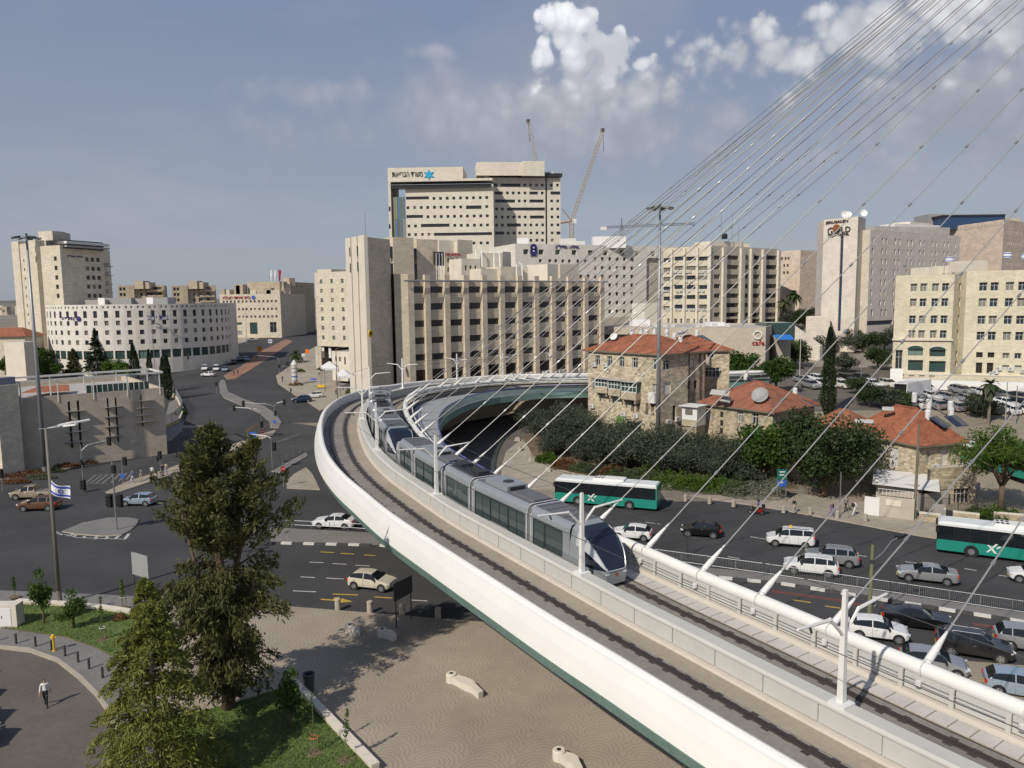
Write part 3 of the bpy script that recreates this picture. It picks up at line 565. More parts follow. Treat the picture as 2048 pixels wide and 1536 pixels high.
class Bld(Thing):
 """building on a footprint; walls are facades, roof a slab below the parapet"""
 def __init__(s,name,label,pts,z1,wall,z0=None,roof=None,cat='building',par=.8,group=None):
  b=base_of(pts);s.z0=b[2]-3 if z0 is None else z0
  super().__init__(name,label,cat,(b[0],b[1],min(s.z0+3,b[2])if z0 is None else s.z0),0,group)
  s.pts=pts;s.z1=z1;s.wall=wall;n=len(pts)
  a=sum(pts[k][0]*pts[(k+1)%n][1]-pts[(k+1)%n][0]*pts[k][1]for k in range(n))
  if a<0:pts.reverse()
  s.F=[Fac(pts[k],pts[(k+1)%n],s.z0,z1)for k in range(n)]
  s.roofm=roof or roofgrey;s.par=par
 def front(s):
  """faces sorted left to right by where their middle shows, only those turned to the camera"""
  fs=[f for f in s.F if f.n.dot(Vector((CAM.x,CAM.y,0))-(f.A+f.B)/2)>0]
  return sorted(fs,key=lambda f:proj((*((f.A+f.B)/2).xy,s.z1))[0])
 def done(s,rec=.28):
  mb=MB()
  for f in s.F:f.build(s,mb,rec)
  # parapet: inner faces and top
  c=Vector((sum(p[0]for p in s.pts)/len(s.pts),sum(p[1]for p in s.pts)/len(s.pts),0));t=.35
  n=len(s.pts);inn=[]
  for k in range(n):
   f0,f1=s.F[k-1],s.F[k];p=f1 .A;den=1+f0 .n.dot(f1 .n);inn.append(p-(f0 .n+f1 .n)*(t/max(den,.3)))
  for k in range(n):
   a,b=s.F[k].A,s.F[k].B;ia,ib=inn[k],inn[(k+1)%n];z=s.z1
   mb.poly([(a.x,a.y,z),(b.x,b.y,z),(ib.x,ib.y,z),(ia.x,ia.y,z)]);mb.poly([(ia.x,ia.y,z),(ib.x,ib.y,z),(ib.x,ib.y,z-s.par),(ia.x,ia.y,z-s.par)])
  s.wallo=s.part('wall',mb,s.wall)
  r=MB().poly([(p.x,p.y,s.z1-s.par+.01)for p in inn]);s.roofo=s.part('roof',r,s.roofm);return s
 def block(s,name,pts,z0,z1,m,top=None,parent=None):
  return s.part(name,MB().prism(pts,z0,z1,0,1 if top else None),[m,top]if top else m,parent)
def rectpts(x0,x1,y0,y1):return[(x0,y0),(x1,y0),(x1,y1),(x0,y1)]
def back(A,B,depth):
 """footprint behind a front line A-B"""
 d=Vector((B[0]-A[0],B[1]-A[1])).normalized();n=Vector((-d.y,d.x))*depth
 return[tuple(A),tuple(B),(B[0]+n.x,B[1]+n.y),(A[0]+n.x,A[1]+n.y)]
TXT={}
def text(T,name,s,f,px0,px1,pyb,pyt,m,parent=None,out=.25,heb=True,bold=0.,depth=.08):
 """lettering on a facade between two picture columns; Hebrew is stored in reading order and laid out right to left"""
 cu=bpy.data.curves.new('t','FONT');cu.body=s[::-1]if heb else s;cu.extrude=depth;cu.offset=bold;cu.resolution_u=2
 o=bpy.data.objects.new('t',cu);COL.objects.link(o);dg=bpy.context.evaluated_depsgraph_get();me=bpy.data.meshes.new_from_object(o.evaluated_get(dg));bpy.data.objects.remove(o);bpy.data.curves.remove(cu)
 n=len(me.vertices)
 if n==0:return None
 co=np.zeros(n*3);me.vertices.foreach_get('co',co);co=co.reshape(-1,3);mn,mx=co.min(0),co.max(0)
 ym=(pyb+pyt)/2;u0=f.uv(px0,ym)[0];u1=f.uv(px1,ym)[0];v0=f.uv((px0+px1)/2,pyb)[1];v1=f.uv((px0+px1)/2,pyt)[1]
 co=(co-mn)/np.maximum(mx-mn,1e-6);co[:,0]*=(u1-u0);co[:,1]*=(v1-v0);co[:,2]*=depth*2
 co=np.stack([co[:,0],-co[:,2],co[:,1]],1);me.vertices.foreach_set('co',co.ravel());me.materials.clear();me.materials.append(m);me.update()
 return T.inst(name,me,f.pt(u0,v0,out),atan2(f.u.y,f.u.x),parent)
def disc(T,name,f,px,py,r,m,out=.2,n=20,th=.15,parent=None):
 u,v=f.uv(px,py);mb=MB();c=f.pt(u,v,out);e1=f.u;e2=Vector((0,0,1));a=[c+e1*(r*cos(2*pi*k/n))+e2*(r*sin(2*pi*k/n))for k in range(n)];b=[p-f.n*th for p in a]
 mb.poly(a);[mb.poly([b[k],b[(k+1)%n],a[(k+1)%n],a[k]])for k in range(n)]
 return T.part(name,mb,m,parent)
 # air conditioners, tanks, solar panels, dishes -- each a thing of its own where it stands free on a roof
ACM=None
def ac_mesh():
 global ACM
 if ACM is None:
  mb=MB().box(-.42,.42,-.32,0,-.3,.3,0);mb.lathe((0,0,0),[],1)
  n=12;c=[(-.12+.22*cos(2*pi*k/n),-.325,.22*sin(2*pi*k/n))for k in range(n)];mb.poly(c[::-1],1)
  ACM=mb.mesh('air_conditioner',[offwhite,frame_g])
 return ACM
def ac(T,f,px,py,out=.05,parent=None,sc=1.):
 u,v=f.uv(px,py);o=T.inst('air_conditioner',ac_mesh(),f.pt(u,v,out),atan2(f.u.y,f.u.x),parent)
 if sc!=1:o.scale=(sc,sc,sc)
 return o
 # ------------------------------------------------------------------ the far and middle buildings
def office():
# long office block with stone pilasters; front runs from near left to far right
 A=at(814,600,138);B=at(1206,600,168);z1=zat(820,549,138.4)
 pts=back(A,B,22);b=Bld('office_block','long tan stone office block with tall pilasters and ribbon windows behind the bridge',pts,z1-.9,S_office,z0=2.)
 f=b.F[0]
 cols=[834,873,911.5,949,985,1020,1054.5,1088,1121,1153,1186]
 rows=[579,613,647,681,714.5]
 us=[f.uv(c,640)[0]for c in cols];w=3.0
 vs=[f.uv(840,r)[1]for r in rows]
 for u in us:
  for v in vs:f.win(u-w/2,u+w/2,v-.62,v+.55,'strip',G_strip)
  f.win(u-w/2,u+w/2,vs[-1]-4.4,vs[-1]-2.3,'bar',G_brown)
 b.done(.22)
 # pilasters
 pil=[f.uv(c,640)[0]for c in(821,854,893,931,967.5,1003,1038,1071.5,1105,1137.5,1170,1202)]
 for u in pil:
  p=f.pt(u,0,0);mb=MB();wd_=.56
  q=[f.pt(u-wd_,0,-.2),f.pt(u+wd_,0,-.2),f.pt(u+wd_,0,.5),f.pt(u-wd_,0,.5)];mb.prism([(k.x,k.y)for k in q],2,z1)
  b.part('pilaster',mb,S_office)
 mb=MB();a,c=f.pt(-1,f.uv(840,562)[1],1.0),f.pt(f.L+.5,f.uv(840,562)[1],1.0);mb.tube([a,c],.16,6);b.part('pipe_rail',mb,steel)
 for i,u in enumerate(us):
  for k in range(2):
   if(i*2+k)%5!=3:
    o=b.inst('air_conditioner',ac_mesh(),f.pt(u-.6+k*1.1,vs[-1]-4.75,.55),atan2(f.u.y,f.u.x))
    # left end: blank lit flank in front of the slot
 A2=at(789,600,137.2);e=MB();n=Vector((f.n.x,f.n.y))
 e.prism([A2,(A[0]+f.n.x*.5,A[1]+f.n.y*.5),(A[0]-f.n.x*8,A[1]-f.n.y*8),(A2[0]+2,A2[1]+11)],2,z1+.1);b.part('flank',e,S_office)
 # slab tower to the left: three bright fins and a broad tan side
 c0=at(699,600,139);c1=at(738,600,131.5);c2=at(783,600,137.5)
 zt=zat(738,474,131.5)
 t=Bld('office_tower','tall windowless tan stone stair tower with bright fluted edge beside the office block',[c0,c1,c2,(c2[0]-3,c2[1]+9),(c0[0]+2,c0[1]+6)],zt,S_office,z0=2.,par=.5)
 t.done()
 lf=Fac(c0,c1,2,zt)
 for u0,u1 in((.3,2.75),(3.25,5.7),(6.2,lf.L+.0)):
  q=[lf.pt(u0,0,-.1),lf.pt(u1,0,-.1),lf.pt(u1,0,.55),lf.pt(u0,0,.55)]
  t.part('fin',MB().prism([(k.x,k.y)for k in q],2,zt+.35),S_smooth)
 for px,r in((705.5,(495,513)),(720.5,(492,511))):
  for k in range(2):
   u=lf.uv(px,r[0])[0];v1=lf.uv(px,r[0]+k*32)[1];v0=lf.uv(px,r[1]+k*32)[1]
   q=[lf.pt(u-.18,0,.0),lf.pt(u+.22,0,.0),lf.pt(u+.22,0,.62),lf.pt(u-.18,0,.62)]
   t.part('slot_window',MB().prism([(p.x,p.y)for p in q],v0,v1,bottom=True),G_strip)
 rf=Fac(c1,c2,2,zt);disc(t,'round_sign',rf,737,667,.62,yellow,.5);disc(t,'sign_disc',rf,737,667,.34,letterdark,.53,12,.02)
 # two more towers behind, seen above the roof
 for(xa,xb,yt,Y,nm)in((787,828,474,151,'first'),(834,876,478,157,'second')):
  a,c=at(xa,520,Y),at(xb,520,Y+2.5);z=zat(xa,yt,Y)
  w=Bld('service_tower','tan stone service tower rising %s behind the office roof'%('directly right of the stair tower,' if nm=='first' else 'farther right, next to a lattice billboard'),back(a,c,8),z,S_office,z0=4.,par=.4);w.done()
  g=Fac(a,c,4,z);q=[g.pt(-.9,0,-1),g.pt(0,0,-1),g.pt(0,0,-.2),g.pt(-.9,0,-.2)]
  for k in range(3):zz_=z-1.8-k*3.2;w.part('stair_window',MB().prism([(p.x,p.y)for p in q],zz_-2.2,zz_,bottom=True),G_strip)
  # lattice billboard on the roof
 m=Thing('billboard_frame','dark rooftop billboard on white struts seen from behind, beside the red lettered hotel','billboard',(*at(880,545,158),z1-1))
 fa,fb=at(868,520,158),at(888,520,160);bf=Fac(fa,fb,0,60);zt_=zat(868,503,158);zb=zat(868,531,158)
 q=[bf.pt(0,0,0),bf.pt(bf.L,0,0),bf.pt(bf.L,0,-.25),bf.pt(0,0,-.25)];m.part('panel',MB().prism([(p.x,p.y)for p in q],zb,zt_,bottom=True),steeld)
 for k in range(3):
  u=.5+k*.8;m.part('strut',MB().tube([bf.pt(u,z1-1,.1),bf.pt(u,zt_-.3,.12)],.09,5),frame_w)
 m.part('brace',MB().tube([bf.pt(.2,zb,.1),bf.pt(1.,zt_,.1),bf.pt(1.8,zb,.1)],.06,5),steel)
office()
def hotel_steps():
# stepped cream hotel behind the office roof
 b=None;wallm=S_smooth
 specs=[(889,922,505,560,190,8,'stone'),(923,960,517,560,186,9,'stone'),(962,1002,537,560,183,9,'plain'),(1002,1045,533,560,184,10,'plain'),(962,1005,505,560,193,8,'plain'),(878,915,480,520,205,10,'plain'),(915,945,479,520,206,8,'plain'),(1005,1022,503,560,197,8,'plain'),(1095,1120,528,560,184,7,'plain'),(1120,1158,528,560,186,10,'plain'),(1045,1095,533,560,188,8,'plain')]
 a0=at(889,550,190);b=Thing('stepped_hotel','stepped cream hotel with red roof lettering rising behind the office roof','building',(*a0,gz(*a0)))
 for i,(x0,x1,yt,yb,Y,dp,k)in enumerate(specs):
  A,B=at(x0,yt+15,Y),at(x1,yt+15,Y+3);z1=zat(x0,yt,Y);z0=9.
  f=Fac(A,B,z0,z1);mb=MB()
  if i==0:f.grid([896.5,905,914],[521,539.5],.55,1.1,'dark',refy=521)
  if i==1:f.grid([932,941.5,951],[536],.55,1.2,'dark')
  f.build(b,mb);pts=back(A,B,dp)
  for k2 in range(1,4):
   g=Fac(pts[k2],pts[(k2+1)%4],z0,z1);g.build(b,mb)
  mb.poly([(p[0],p[1],z1)for p in pts]);b.part('wing',mb,S_smooth if i%3 else S_cream)
  if i==0:text(b,'roof_lettering','מלון פרימה פארק',f,890,920,514,505.5,letterred,out=.15)
 for x,y,Y in((957,500,192),(993,508,191),(1038,530,184)):
  p=ony(x,y,Y);r=ony(x+10,y,Y).x-p.x;mb=MB();mb.tube([(p.x-r*.5,p.y,p.z-4),(p.x-r*.5,p.y,p.z),(p.x,p.y,p.z+.6),(p.x+r*.6,p.y,p.z),(p.x+r*.7,p.y,p.z-4)],.18,6);b.part('roof_arch',mb,bright)
hotel_steps()
def health():
 Y=322.;A=at(777,400,Y);B=at(987,400,Y-1);z1=zat(777,338,Y);zr=zat(985,347,Y)
 Bm=at(926,400,Y-.7)
 b=Bld('ministry_tower','broad cream office tower with dark window bands, coloured glass corner and star emblem on top',back(at(812,420,Y-2),at(987,420,Y-3),22),zat(812,371,Y-2),S_health,z0=10,par=.4)
 f=b.F[0];w,h=1.15,1.15
 c11=[868,881,894.5,907.5,921,934,947,960.5,973.5]
 f.rect(812,858,393,399,'bar',G_strip)
 f.grid(c11,[396],w,h);f.grid([816,829.5,842.5,855.5,869,882,895,908.5,921.5,973.5],[414.5],w,h);f.rect(932,963,411,418,'bar',G_strip)
 f.rect(812,846,430,436,'bar',G_strip);f.grid([856,869.5,882.5,896,909,922,935,948.5,961.5,974.5],[432.5],w,h)
 f.grid([818,831,909.5,922.5,935.5,949,962,975],[450.5],w,h);f.rect(842,899,447.5,454,'bar',G_strip)
 f.grid([818.5,831.5,845,858],[469],w,h);f.rect(868,984,465,471,'bar',G_strip);f.grid([948,962,975],[486],w,h)
 b.done(.35)
 fr=Fac(at(777,400,Y-2.5),at(985,400,Y-3.5),10,z1);L=fr.L
 ft=MB();q=[fr.pt(0,0),fr.pt(fr.uv(926,350)[0],0),fr.pt(fr.uv(926,350)[0],0,-20),fr.pt(0,0,-20)];ft.prism([(p.x,p.y)for p in q],zat(777,364,Y-2.5),z1,bottom=True);b.part('crown',ft,S_health)
 q=[fr.pt(fr.uv(926,355)[0],0),fr.pt(L,0),fr.pt(L,0,-20),fr.pt(fr.uv(926,355)[0],0,-20)];b.part('crown',MB().prism([(p.x,p.y)for p in q],zat(777,364,Y-2.5),zat(926,357,Y-3),bottom=True),S_health)
 q=[fr.pt(0,0),fr.pt(fr.uv(782.5,420)[0],0),fr.pt(fr.uv(782.5,420)[0],0,-20),fr.pt(0,0,-20)];sm=MB().prism([(p.x,p.y)for p in q],10,zat(777,364,Y-2.5));b.part('side_frame',sm,S_health)
 for y in(418,453):u,v=fr.uv(779.5,y);b.part('slot_window',MB().obox(fr.pt(u,v,.0),fr.u*.35,fr.n*.04,Vector((0,0,.9))),G_strip)
 ca=MB();q=[fr.pt(fr.uv(783,371)[0],0,.8),fr.pt(L-.5,0,.8),fr.pt(L-.5,0,-3),fr.pt(fr.uv(783,371)[0],0,-3)];ca.prism([(p.x,p.y)for p in q],zat(783,377.5,Y-3),zat(783,370.5,Y-3),bottom=True);b.part('canopy',ca,G_strip)
 ca=MB();q=[fr.pt(fr.uv(783,371)[0],0,1.2),fr.pt(L-.3,0,1.2),fr.pt(L-.3,0,.7),fr.pt(fr.uv(783,371)[0],0,.7)];ca.prism([(p.x,p.y)for p in q],zat(783,371,Y-3),zat(783,370,Y-3),bottom=True);b.part('canopy_rail',ca,steel)
 cols=[plain('louvre_%d'%i,c,.5)for i,c in enumerate(((.13,.15,.10),(.22,.24,.12),(.12,.15,.20),(.10,.16,.30),(.24,.24,.20)))]
 for k in range(5):
  x0=784+k*5.2;u0=fr.uv(x0,420)[0];u1=fr.uv(x0+5.2,420)[0]
  for j in range(4):
   za=30+j*9;b.part('louvre_panel',MB().obox(fr.pt((u0+u1)/2,za+4.5,-1.2+.15*(k%2)),fr.u*((u1-u0)/2-.05),fr.n*.1,Vector((0,0,4.45))),cols[(k*2+j*3)%5])
 text(b,'lettering','משרד הבריאות',fr,784,845,353.5,344,letterdark,out=.05)
 u,v=fr.uv(858,349.5);st=MB();r=[2.2,1.0];pts=[fr.pt(u+(r[k%2]*(1+.12*((k*7)%3)))*cos(pi/2+k*pi/6),v+r[k%2]*sin(pi/2+k*pi/6),.25)for k in range(12)];st.poly(pts[::-1]);st.poly([p-fr.n*.25 for p in pts]);b.part('star_emblem',st,cyan)
 # right-hand half, a little behind and taller
 Y2=330.;A2,B2=at(984,420,Y2),at(1121,420,Y2+3);zt=zat(984,355,Y2)
 b2=Bld('ministry_annex','right half of the cream office tower with dark vertical slot and roof band',back(A2,B2,24),zt,S_health,z0=10,par=.4)
 f=b2 .F[0]
 f.rect(1091,1094.5,356,490,'plain',G_strip)
 R=[(370,[(985,995),(1001,1041)],[1049.5,1061,1073,1084.5,1103,1115]),(386,[(985,1006),(1059,1076),(1101,1121)],[1015,1026.5,1038,1050,1084.5]),(402,[(990,1030),(1059,1087)],[1038.5,1050,1103.5,1115.5]),(418,[(1014,1090)],[993,1004.5,1104,1115.5]),(434,[(1060,1088)],[992,1004.5,1016,1027.5,1039,1050.5,1104,1116]),(450,[(1014,1042)],[993,1005,1050.5,1062,1073.5,1085.5,1104,1116]),(466,[(985,1008),(1113,1122)],[1016.5,1028,1039.5,1051,1062,1074,1085.5,1104.5])]
 for y,bands,ws in R:
  for x0,x1 in bands:f.rect(x0,x1,y-3,y+3.2,'bar',G_strip)
  f.grid(ws,[y],w,h,refx=1050)
 f.grid([1062,1074,1085,1104.5],[480.5],w,h)
 b2 .done(.35)
 g=Fac(A2,B2,10,zt);q=[g.pt(-3.2,0,1.6),g.pt(g.L+.6,0,1.6),g.pt(g.L+.6,0,-20),g.pt(-3.2,0,-20)]
 b2 .part('roof_band',MB().prism([(p.x,p.y)for p in q],zat(984,354,Y2),zat(984,347,Y2),bottom=True),G_strip)
 q=[g.pt(-.2,0,.6),g.pt(g.L-3,0,.6),g.pt(g.L-3,0,-20),g.pt(-.2,0,-20)];b2 .part('attic',MB().prism([(p.x,p.y)for p in q],zat(984,347,Y2),zat(984,343.5,Y2)),S_health)
 for x0,x1,yt in((953,1060,324),(1045,1089,321)):
  P0,P1_=at(x0,335,326 if x0<1000 else 327),at(x1,335,328);b2 .part('penthouse',MB().prism(back(P0,P1_,12),zat(x0,346,326)-1,zat(x0,yt,326)),S_health)
health()
def sela():
# white office building with blue roof signs
 Y=262.;A=at(1031,540,Y);B=at(1400,540,Y+30);z1=zat(1031,487,Y)
 b=Bld('white_office','white stone office building with navy roof lettering and rows of small square windows',back(A,B,24),z1,S_white,z0=10,par=.4)
 f=b.F[0]
 f.grid([1052,1082.5,1115.5,1148.5,1181,1211,1244,1273.5,1306,1339,1373],[504.5],1.9,1.7,'mull',G_teal,refx=1115)
 cols=[1191,1205,1220,1234.5,1249,1264];rows=[518,536,553,570.5,588,605.5,623,640.5]
 f.grid(cols,rows,1.25,1.25,'dark',refx=1220,refy=570);f.grid([1081,1100,1112,1126,1139,1156,1171],[522],1.1,1.1)
 for r in rows[2:]:f.grid([1162,1177],[r],1.25,1.25,refx=1170)
 # shaded recess to the right with its own windows
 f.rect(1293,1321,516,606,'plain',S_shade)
 b.done(.9)
 f2=Fac(at(1293,560,Y+22.2),at(1321,560,Y+24.5),10,z1)
 for r in rows[:6]:
  u,v=f2 .uv(1302,r);b.part('recess_window',MB().obox(f2 .pt(u,v,.2),f2 .u*.6,f2 .n*.06,Vector((0,0,.6))),G_dark)
 text(b,'roof_lettering','סלע נדל"ן',f,1110,1157,498,490,letterblue,out=.1,bold=.02)
 d1=disc(b,'bank_emblem',f,1066.5,495,1.25,letterblue,.35);disc(b,'bank_emblem',f,1066.5,503.5,1.35,letterblue,.35)
 for y in(495.5,502):disc(b,'emblem_dot',f,1066.5,y,.28,bright,.4,10,.06)
 text(b,'bank_lettering','בנק',f,1061,1072,513.5,509.5,letterdark,out=.1)
 for x0,x1,yt,Yb,m in((1034,1057,476,268,bright),(1120,1152,477,275,roofwhite),(1187,1252,473,276,bright),(1152,1170,482,274,roofwhite)):
  b.part('roof_hut',MB().prism(back(at(x0,480,Yb),at(x1,480,Yb),6),z1-1,zat(x0,yt,Yb)),m)
 b.part('low_link',MB().prism(back(at(1290,620,250),at(1330,620,252),10),8,zat(1290,607,250)),S_white)
sela()
def acblock():
# pilastered block with air conditioners, bright west flank
 Cn=at(1422,560,225);A=at(1326,560,236);B=at(1556,560,246);z1=zat(1422,491,225)
 b=Bld('pilaster_block','cream office block with white pilasters, ribbon windows and rows of air conditioners',[A,Cn,B,(B[0]-4,B[1]+16),(A[0]+10,A[1]+18)],z1,S_cream,z0=9,par=.5)
 fl,fr=b.F[:2]
 for y in(513,532,551,570,590,609):
  for x0,x1 in((1327,1342),(1349,1367),(1373,1393),(1398,1420)):fl.rect(x0,x1,y+(3 if x0<1345 else 0),y+8+(3 if x0<1345 else 0),'strip',G_mix)
 for y in(515,534,553,572,591,610,629):
  for x0,x1 in((1428,1440),(1451,1477),(1489,1496),(1503,1519),(1531,1553)):fr.rect(x0,x1,y-4,y+4.5,'strip',G_mix)
 fl.grid([1338,1351,1363,1376,1390,1402,1414],[642],1.1,1.4,'cross')
 for x0,x1 in((1448,1476),(1503,1519),(1531,1553)):fr.rect(x0,x1,638,648,'bar',G_brown)
 b.done(.35)
 for x,f,w in((1344.5,fl,.35),(1370,fl,.35),(1395.5,fl,.35),(1421.5,fl,.5),(1446,fr,.85),(1482,fr,.95),(1500,fr,.5),(1524.5,fr,.8),(1556,fr,.6)):
  u=f.uv(x,570)[0];u=min(u,f.L-.3);q=[f.pt(u-w,0,-.1),f.pt(u+w,0,-.1),f.pt(u+w,0,.7),f.pt(u-w,0,.7)];b.part('pilaster',MB().prism([(p.x,p.y)for p in q],9,z1-.4),S_smooth)
 for xs,y in(((1336,1350,1355,1361,1374,1381,1399,1406,1414),544),((1373,1383),563),((1327,1332,1337,1355,1363,1378,1399,1407),582),((1334,1339,1353,1360,1374,1383,1388,1398,1407,1413),619)):
  for x in xs:ac(b,fl,x,y)
 q=back(at(1420,480,234),at(1490,480,240),7);b.part('penthouse',MB().prism(q,z1-1,zat(1420,482,234)),S_smooth)
 q=back(at(1395,485,238),at(1500,490,240),5);b.part('penthouse',MB().prism(q,z1-1,zat(1395,488,238)),S_cream)
 p=ony(1449,478,236);tk=MB().lathe((p.x,p.y,p.z),[(0,0),(.9,0),(.9,1.3),(.6,1.6),(0,1.6)],10);b.part('water_tank',tk,black)
 for x,yt in((1442,413),(1464,425),(1477,453)):
  p=ony(x,480,237);b.part('antenna',MB().tube([(p.x,p.y,z1-1),(p.x,p.y,zat(x,yt,237))],.07,5),steel)
acblock()
def goldhotel():
 a,c,d=at(1644,560,196),at(1712,560,188),at(1727,560,194);z1=zat(1690,434.5,190)
 b=Bld('hotel_tower','slim cream hotel stair tower with a tall blue window strip and hotel lettering',[a,c,d,(d[0]-1,d[1]+8),(a[0]+2,a[1]+9)],z1,S_hotel,z0=10,par=.4)
 f=b.F[0];f.rect(1678,1684,472,662,'bar',G_blueglass);b.done(.3)
 text(b,'lettering','JERUSALEM',f,1652,1697,447,441,letterdark,out=.12,heb=False,bold=.02);text(b,'lettering','G',f,1656,1666,470,455,letterdark,out=.12,heb=False);text(b,'lettering','LD',f,1684,1702,464,453,letterdark,out=.12,heb=False);text(b,'lettering','HOTEL',f,1678,1699,470.5,466.5,letterdark,out=.12,heb=False,bold=.02)
 disc(b,'globe_emblem',f,1674.5,456.5,.95,gold,.5,20,.4)
 mb=MB();pts=[f.pt(*f.uv(x,y),.45)for x,y in((1658,470),(1666,470.5),(1674,467),(1680,461),(1684,455))];mb.tube(pts,.14,5);b.part('swoosh',mb,letterdark)
 for x,y in((1688,430),(1695,430),(1726,427)):
  p=ony(x,y,193);mb=MB();mb.lathe((0,0,0),[(0,0),(.5,.1),(.95,.4)],14);M4=Matrix.Translation(p)@Matrix.Rotation(radians(70),4,'X');mb.v=[tuple(M4@Vector(v))for v in mb.v];mb.tube([p,(p.x,p.y+.3,z1-.4)],.07,5);b.part('satellite_dish',mb,bright)
  # main block
 A,B_=at(1737,560,189),at(1916,560,214);L0=at(1716,560,192.5);z2=zat(1737,459,189)
 m=Bld('hotel_block','grey-cream hotel block with paired narrow windows behind the tower',[L0,A,B_,(B_[0]-6,B_[1]+14),(L0[0]+2,L0[1]+16)],z2,S_hotel,z0=10,par=.5)
 f=m.F[1]
 rows=[481.5,502.5,523,543.5,564,585,605.5]
 cols=[1744]+[c for k in range(7)for c in((1763,1788.5,1813.5,1838,1862,1886,1908)[k],(1763,1788.5,1813.5,1838,1862,1886,1908)[k]+8)][:-1]
 f.grid(cols,rows,.62,1.35,'mull',G_dark,refx=1763,refy=543);f.grid([1744,1763,1771,1788],[625],.7,1.6,'dark',refx=1763);f.rect(1732,1785,641,650,'bar',G_blue);f.rect(1787,1830,640,650,'bar',G_blue)
 m.done(.3)
 for x0,x1,yt,Y,mm in((1748,1900,452,214,roofgrey),(1790,1880,447,218,roofwhite),(1820,1866,443,222,S_smooth)):m.part('roof_plant',MB().prism(back(at(x0,455,Y),at(x1,455,Y+8),5),z2-.6,zat(x0,yt,Y)),mm)
 # podium and ramp
 pod=Bld('hotel_podium','low cream stone podium with a sloping ramp wall at the foot of the hotel tower',back(at(1612,640,186),at(1660,640,184),9),zat(1612,634,186),S_hotel,z0=8,par=.4);pod.done()
 r0,r1=ony(1586,650,184),ony(1640,690,178);mb=MB();zt0,zt1=zat(1586,652,184),zat(1640,692,178)
 mb.hexa([(r0 .x,r0 .y,8),(r1 .x,r1 .y,8),(r1 .x+1,r1 .y+1,8),(r0 .x+1,r0 .y+1,8),(r0 .x,r0 .y,zt0),(r1 .x,r1 .y,zt1),(r1 .x+1,r1 .y+1,zt1),(r0 .x+1,r0 .y+1,zt0)]);pod.part('ramp_wall',mb,S_hotel)
goldhotel()
def pinks():
# convention centre: pink stone walls with a crenellated top
 A,M_,B=at(1560,540,262),at(1600,540,256),at(1650,540,262);z1=zat(1600,500,256)
 b=Bld('convention_hall','pinkish stone hall with notched parapet left of the hotel tower',[A,M_,B,(B[0],B[1]+20),(A[0]+4,A[1]+20)],z1,S_pink,z0=12,par=.4)
 f=b.F[0];f.grid([1564,1571,1577],[517],.7,.9,'dark');f.grid([1568,1575],[531,545],.7,.9,'dark');b.done(.3)
 g=b.F[1]
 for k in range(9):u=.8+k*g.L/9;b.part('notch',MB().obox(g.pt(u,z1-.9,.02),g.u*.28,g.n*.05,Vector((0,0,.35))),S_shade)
 A,C_,B=at(1905,480,236),at(2006,480,216),at(2075,480,232);z1=zat(1990,441,219)
 h=Bld('convention_wing','pinkish stone wing with slit windows and blue glass roof storey behind the right-hand building',[A,C_,B,(B[0],B[1]+22),(A[0]+6,A[1]+20)],z1,S_pink,z0=14,par=.5)
 f=h.F[1]
 for y in(466,487,508,528):f.grid([2014,2018.5,2023,2027.5,2032,2037,2042],[y],.35,1.2,'plain',G_dark)
 f.rect(2034,2070,483,515,'bar',G_blueglass)if 0 else None
 h.done(.3)
 g=h.F[0]
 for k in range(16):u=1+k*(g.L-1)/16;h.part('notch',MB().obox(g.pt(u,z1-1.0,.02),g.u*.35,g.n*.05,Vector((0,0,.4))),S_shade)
 for x0,x1,yt,Y,m in((1888,2010,432,234,G_blueglass),(1858,1890,428,240,frame_g),(2000,2042,436,236,S_shade)):h.part('roof_glazing',MB().prism(back(at(x0,438,Y),at(x1,438,Y),9),z1-1,zat(x0,yt,Y)),m)
 h.part('roof_edge',MB().prism(back(at(1886,432,233.5),at(2012,432,233.5),10),zat(1888,432,234),zat(1888,430,234),bottom=True),steeld)
pinks()
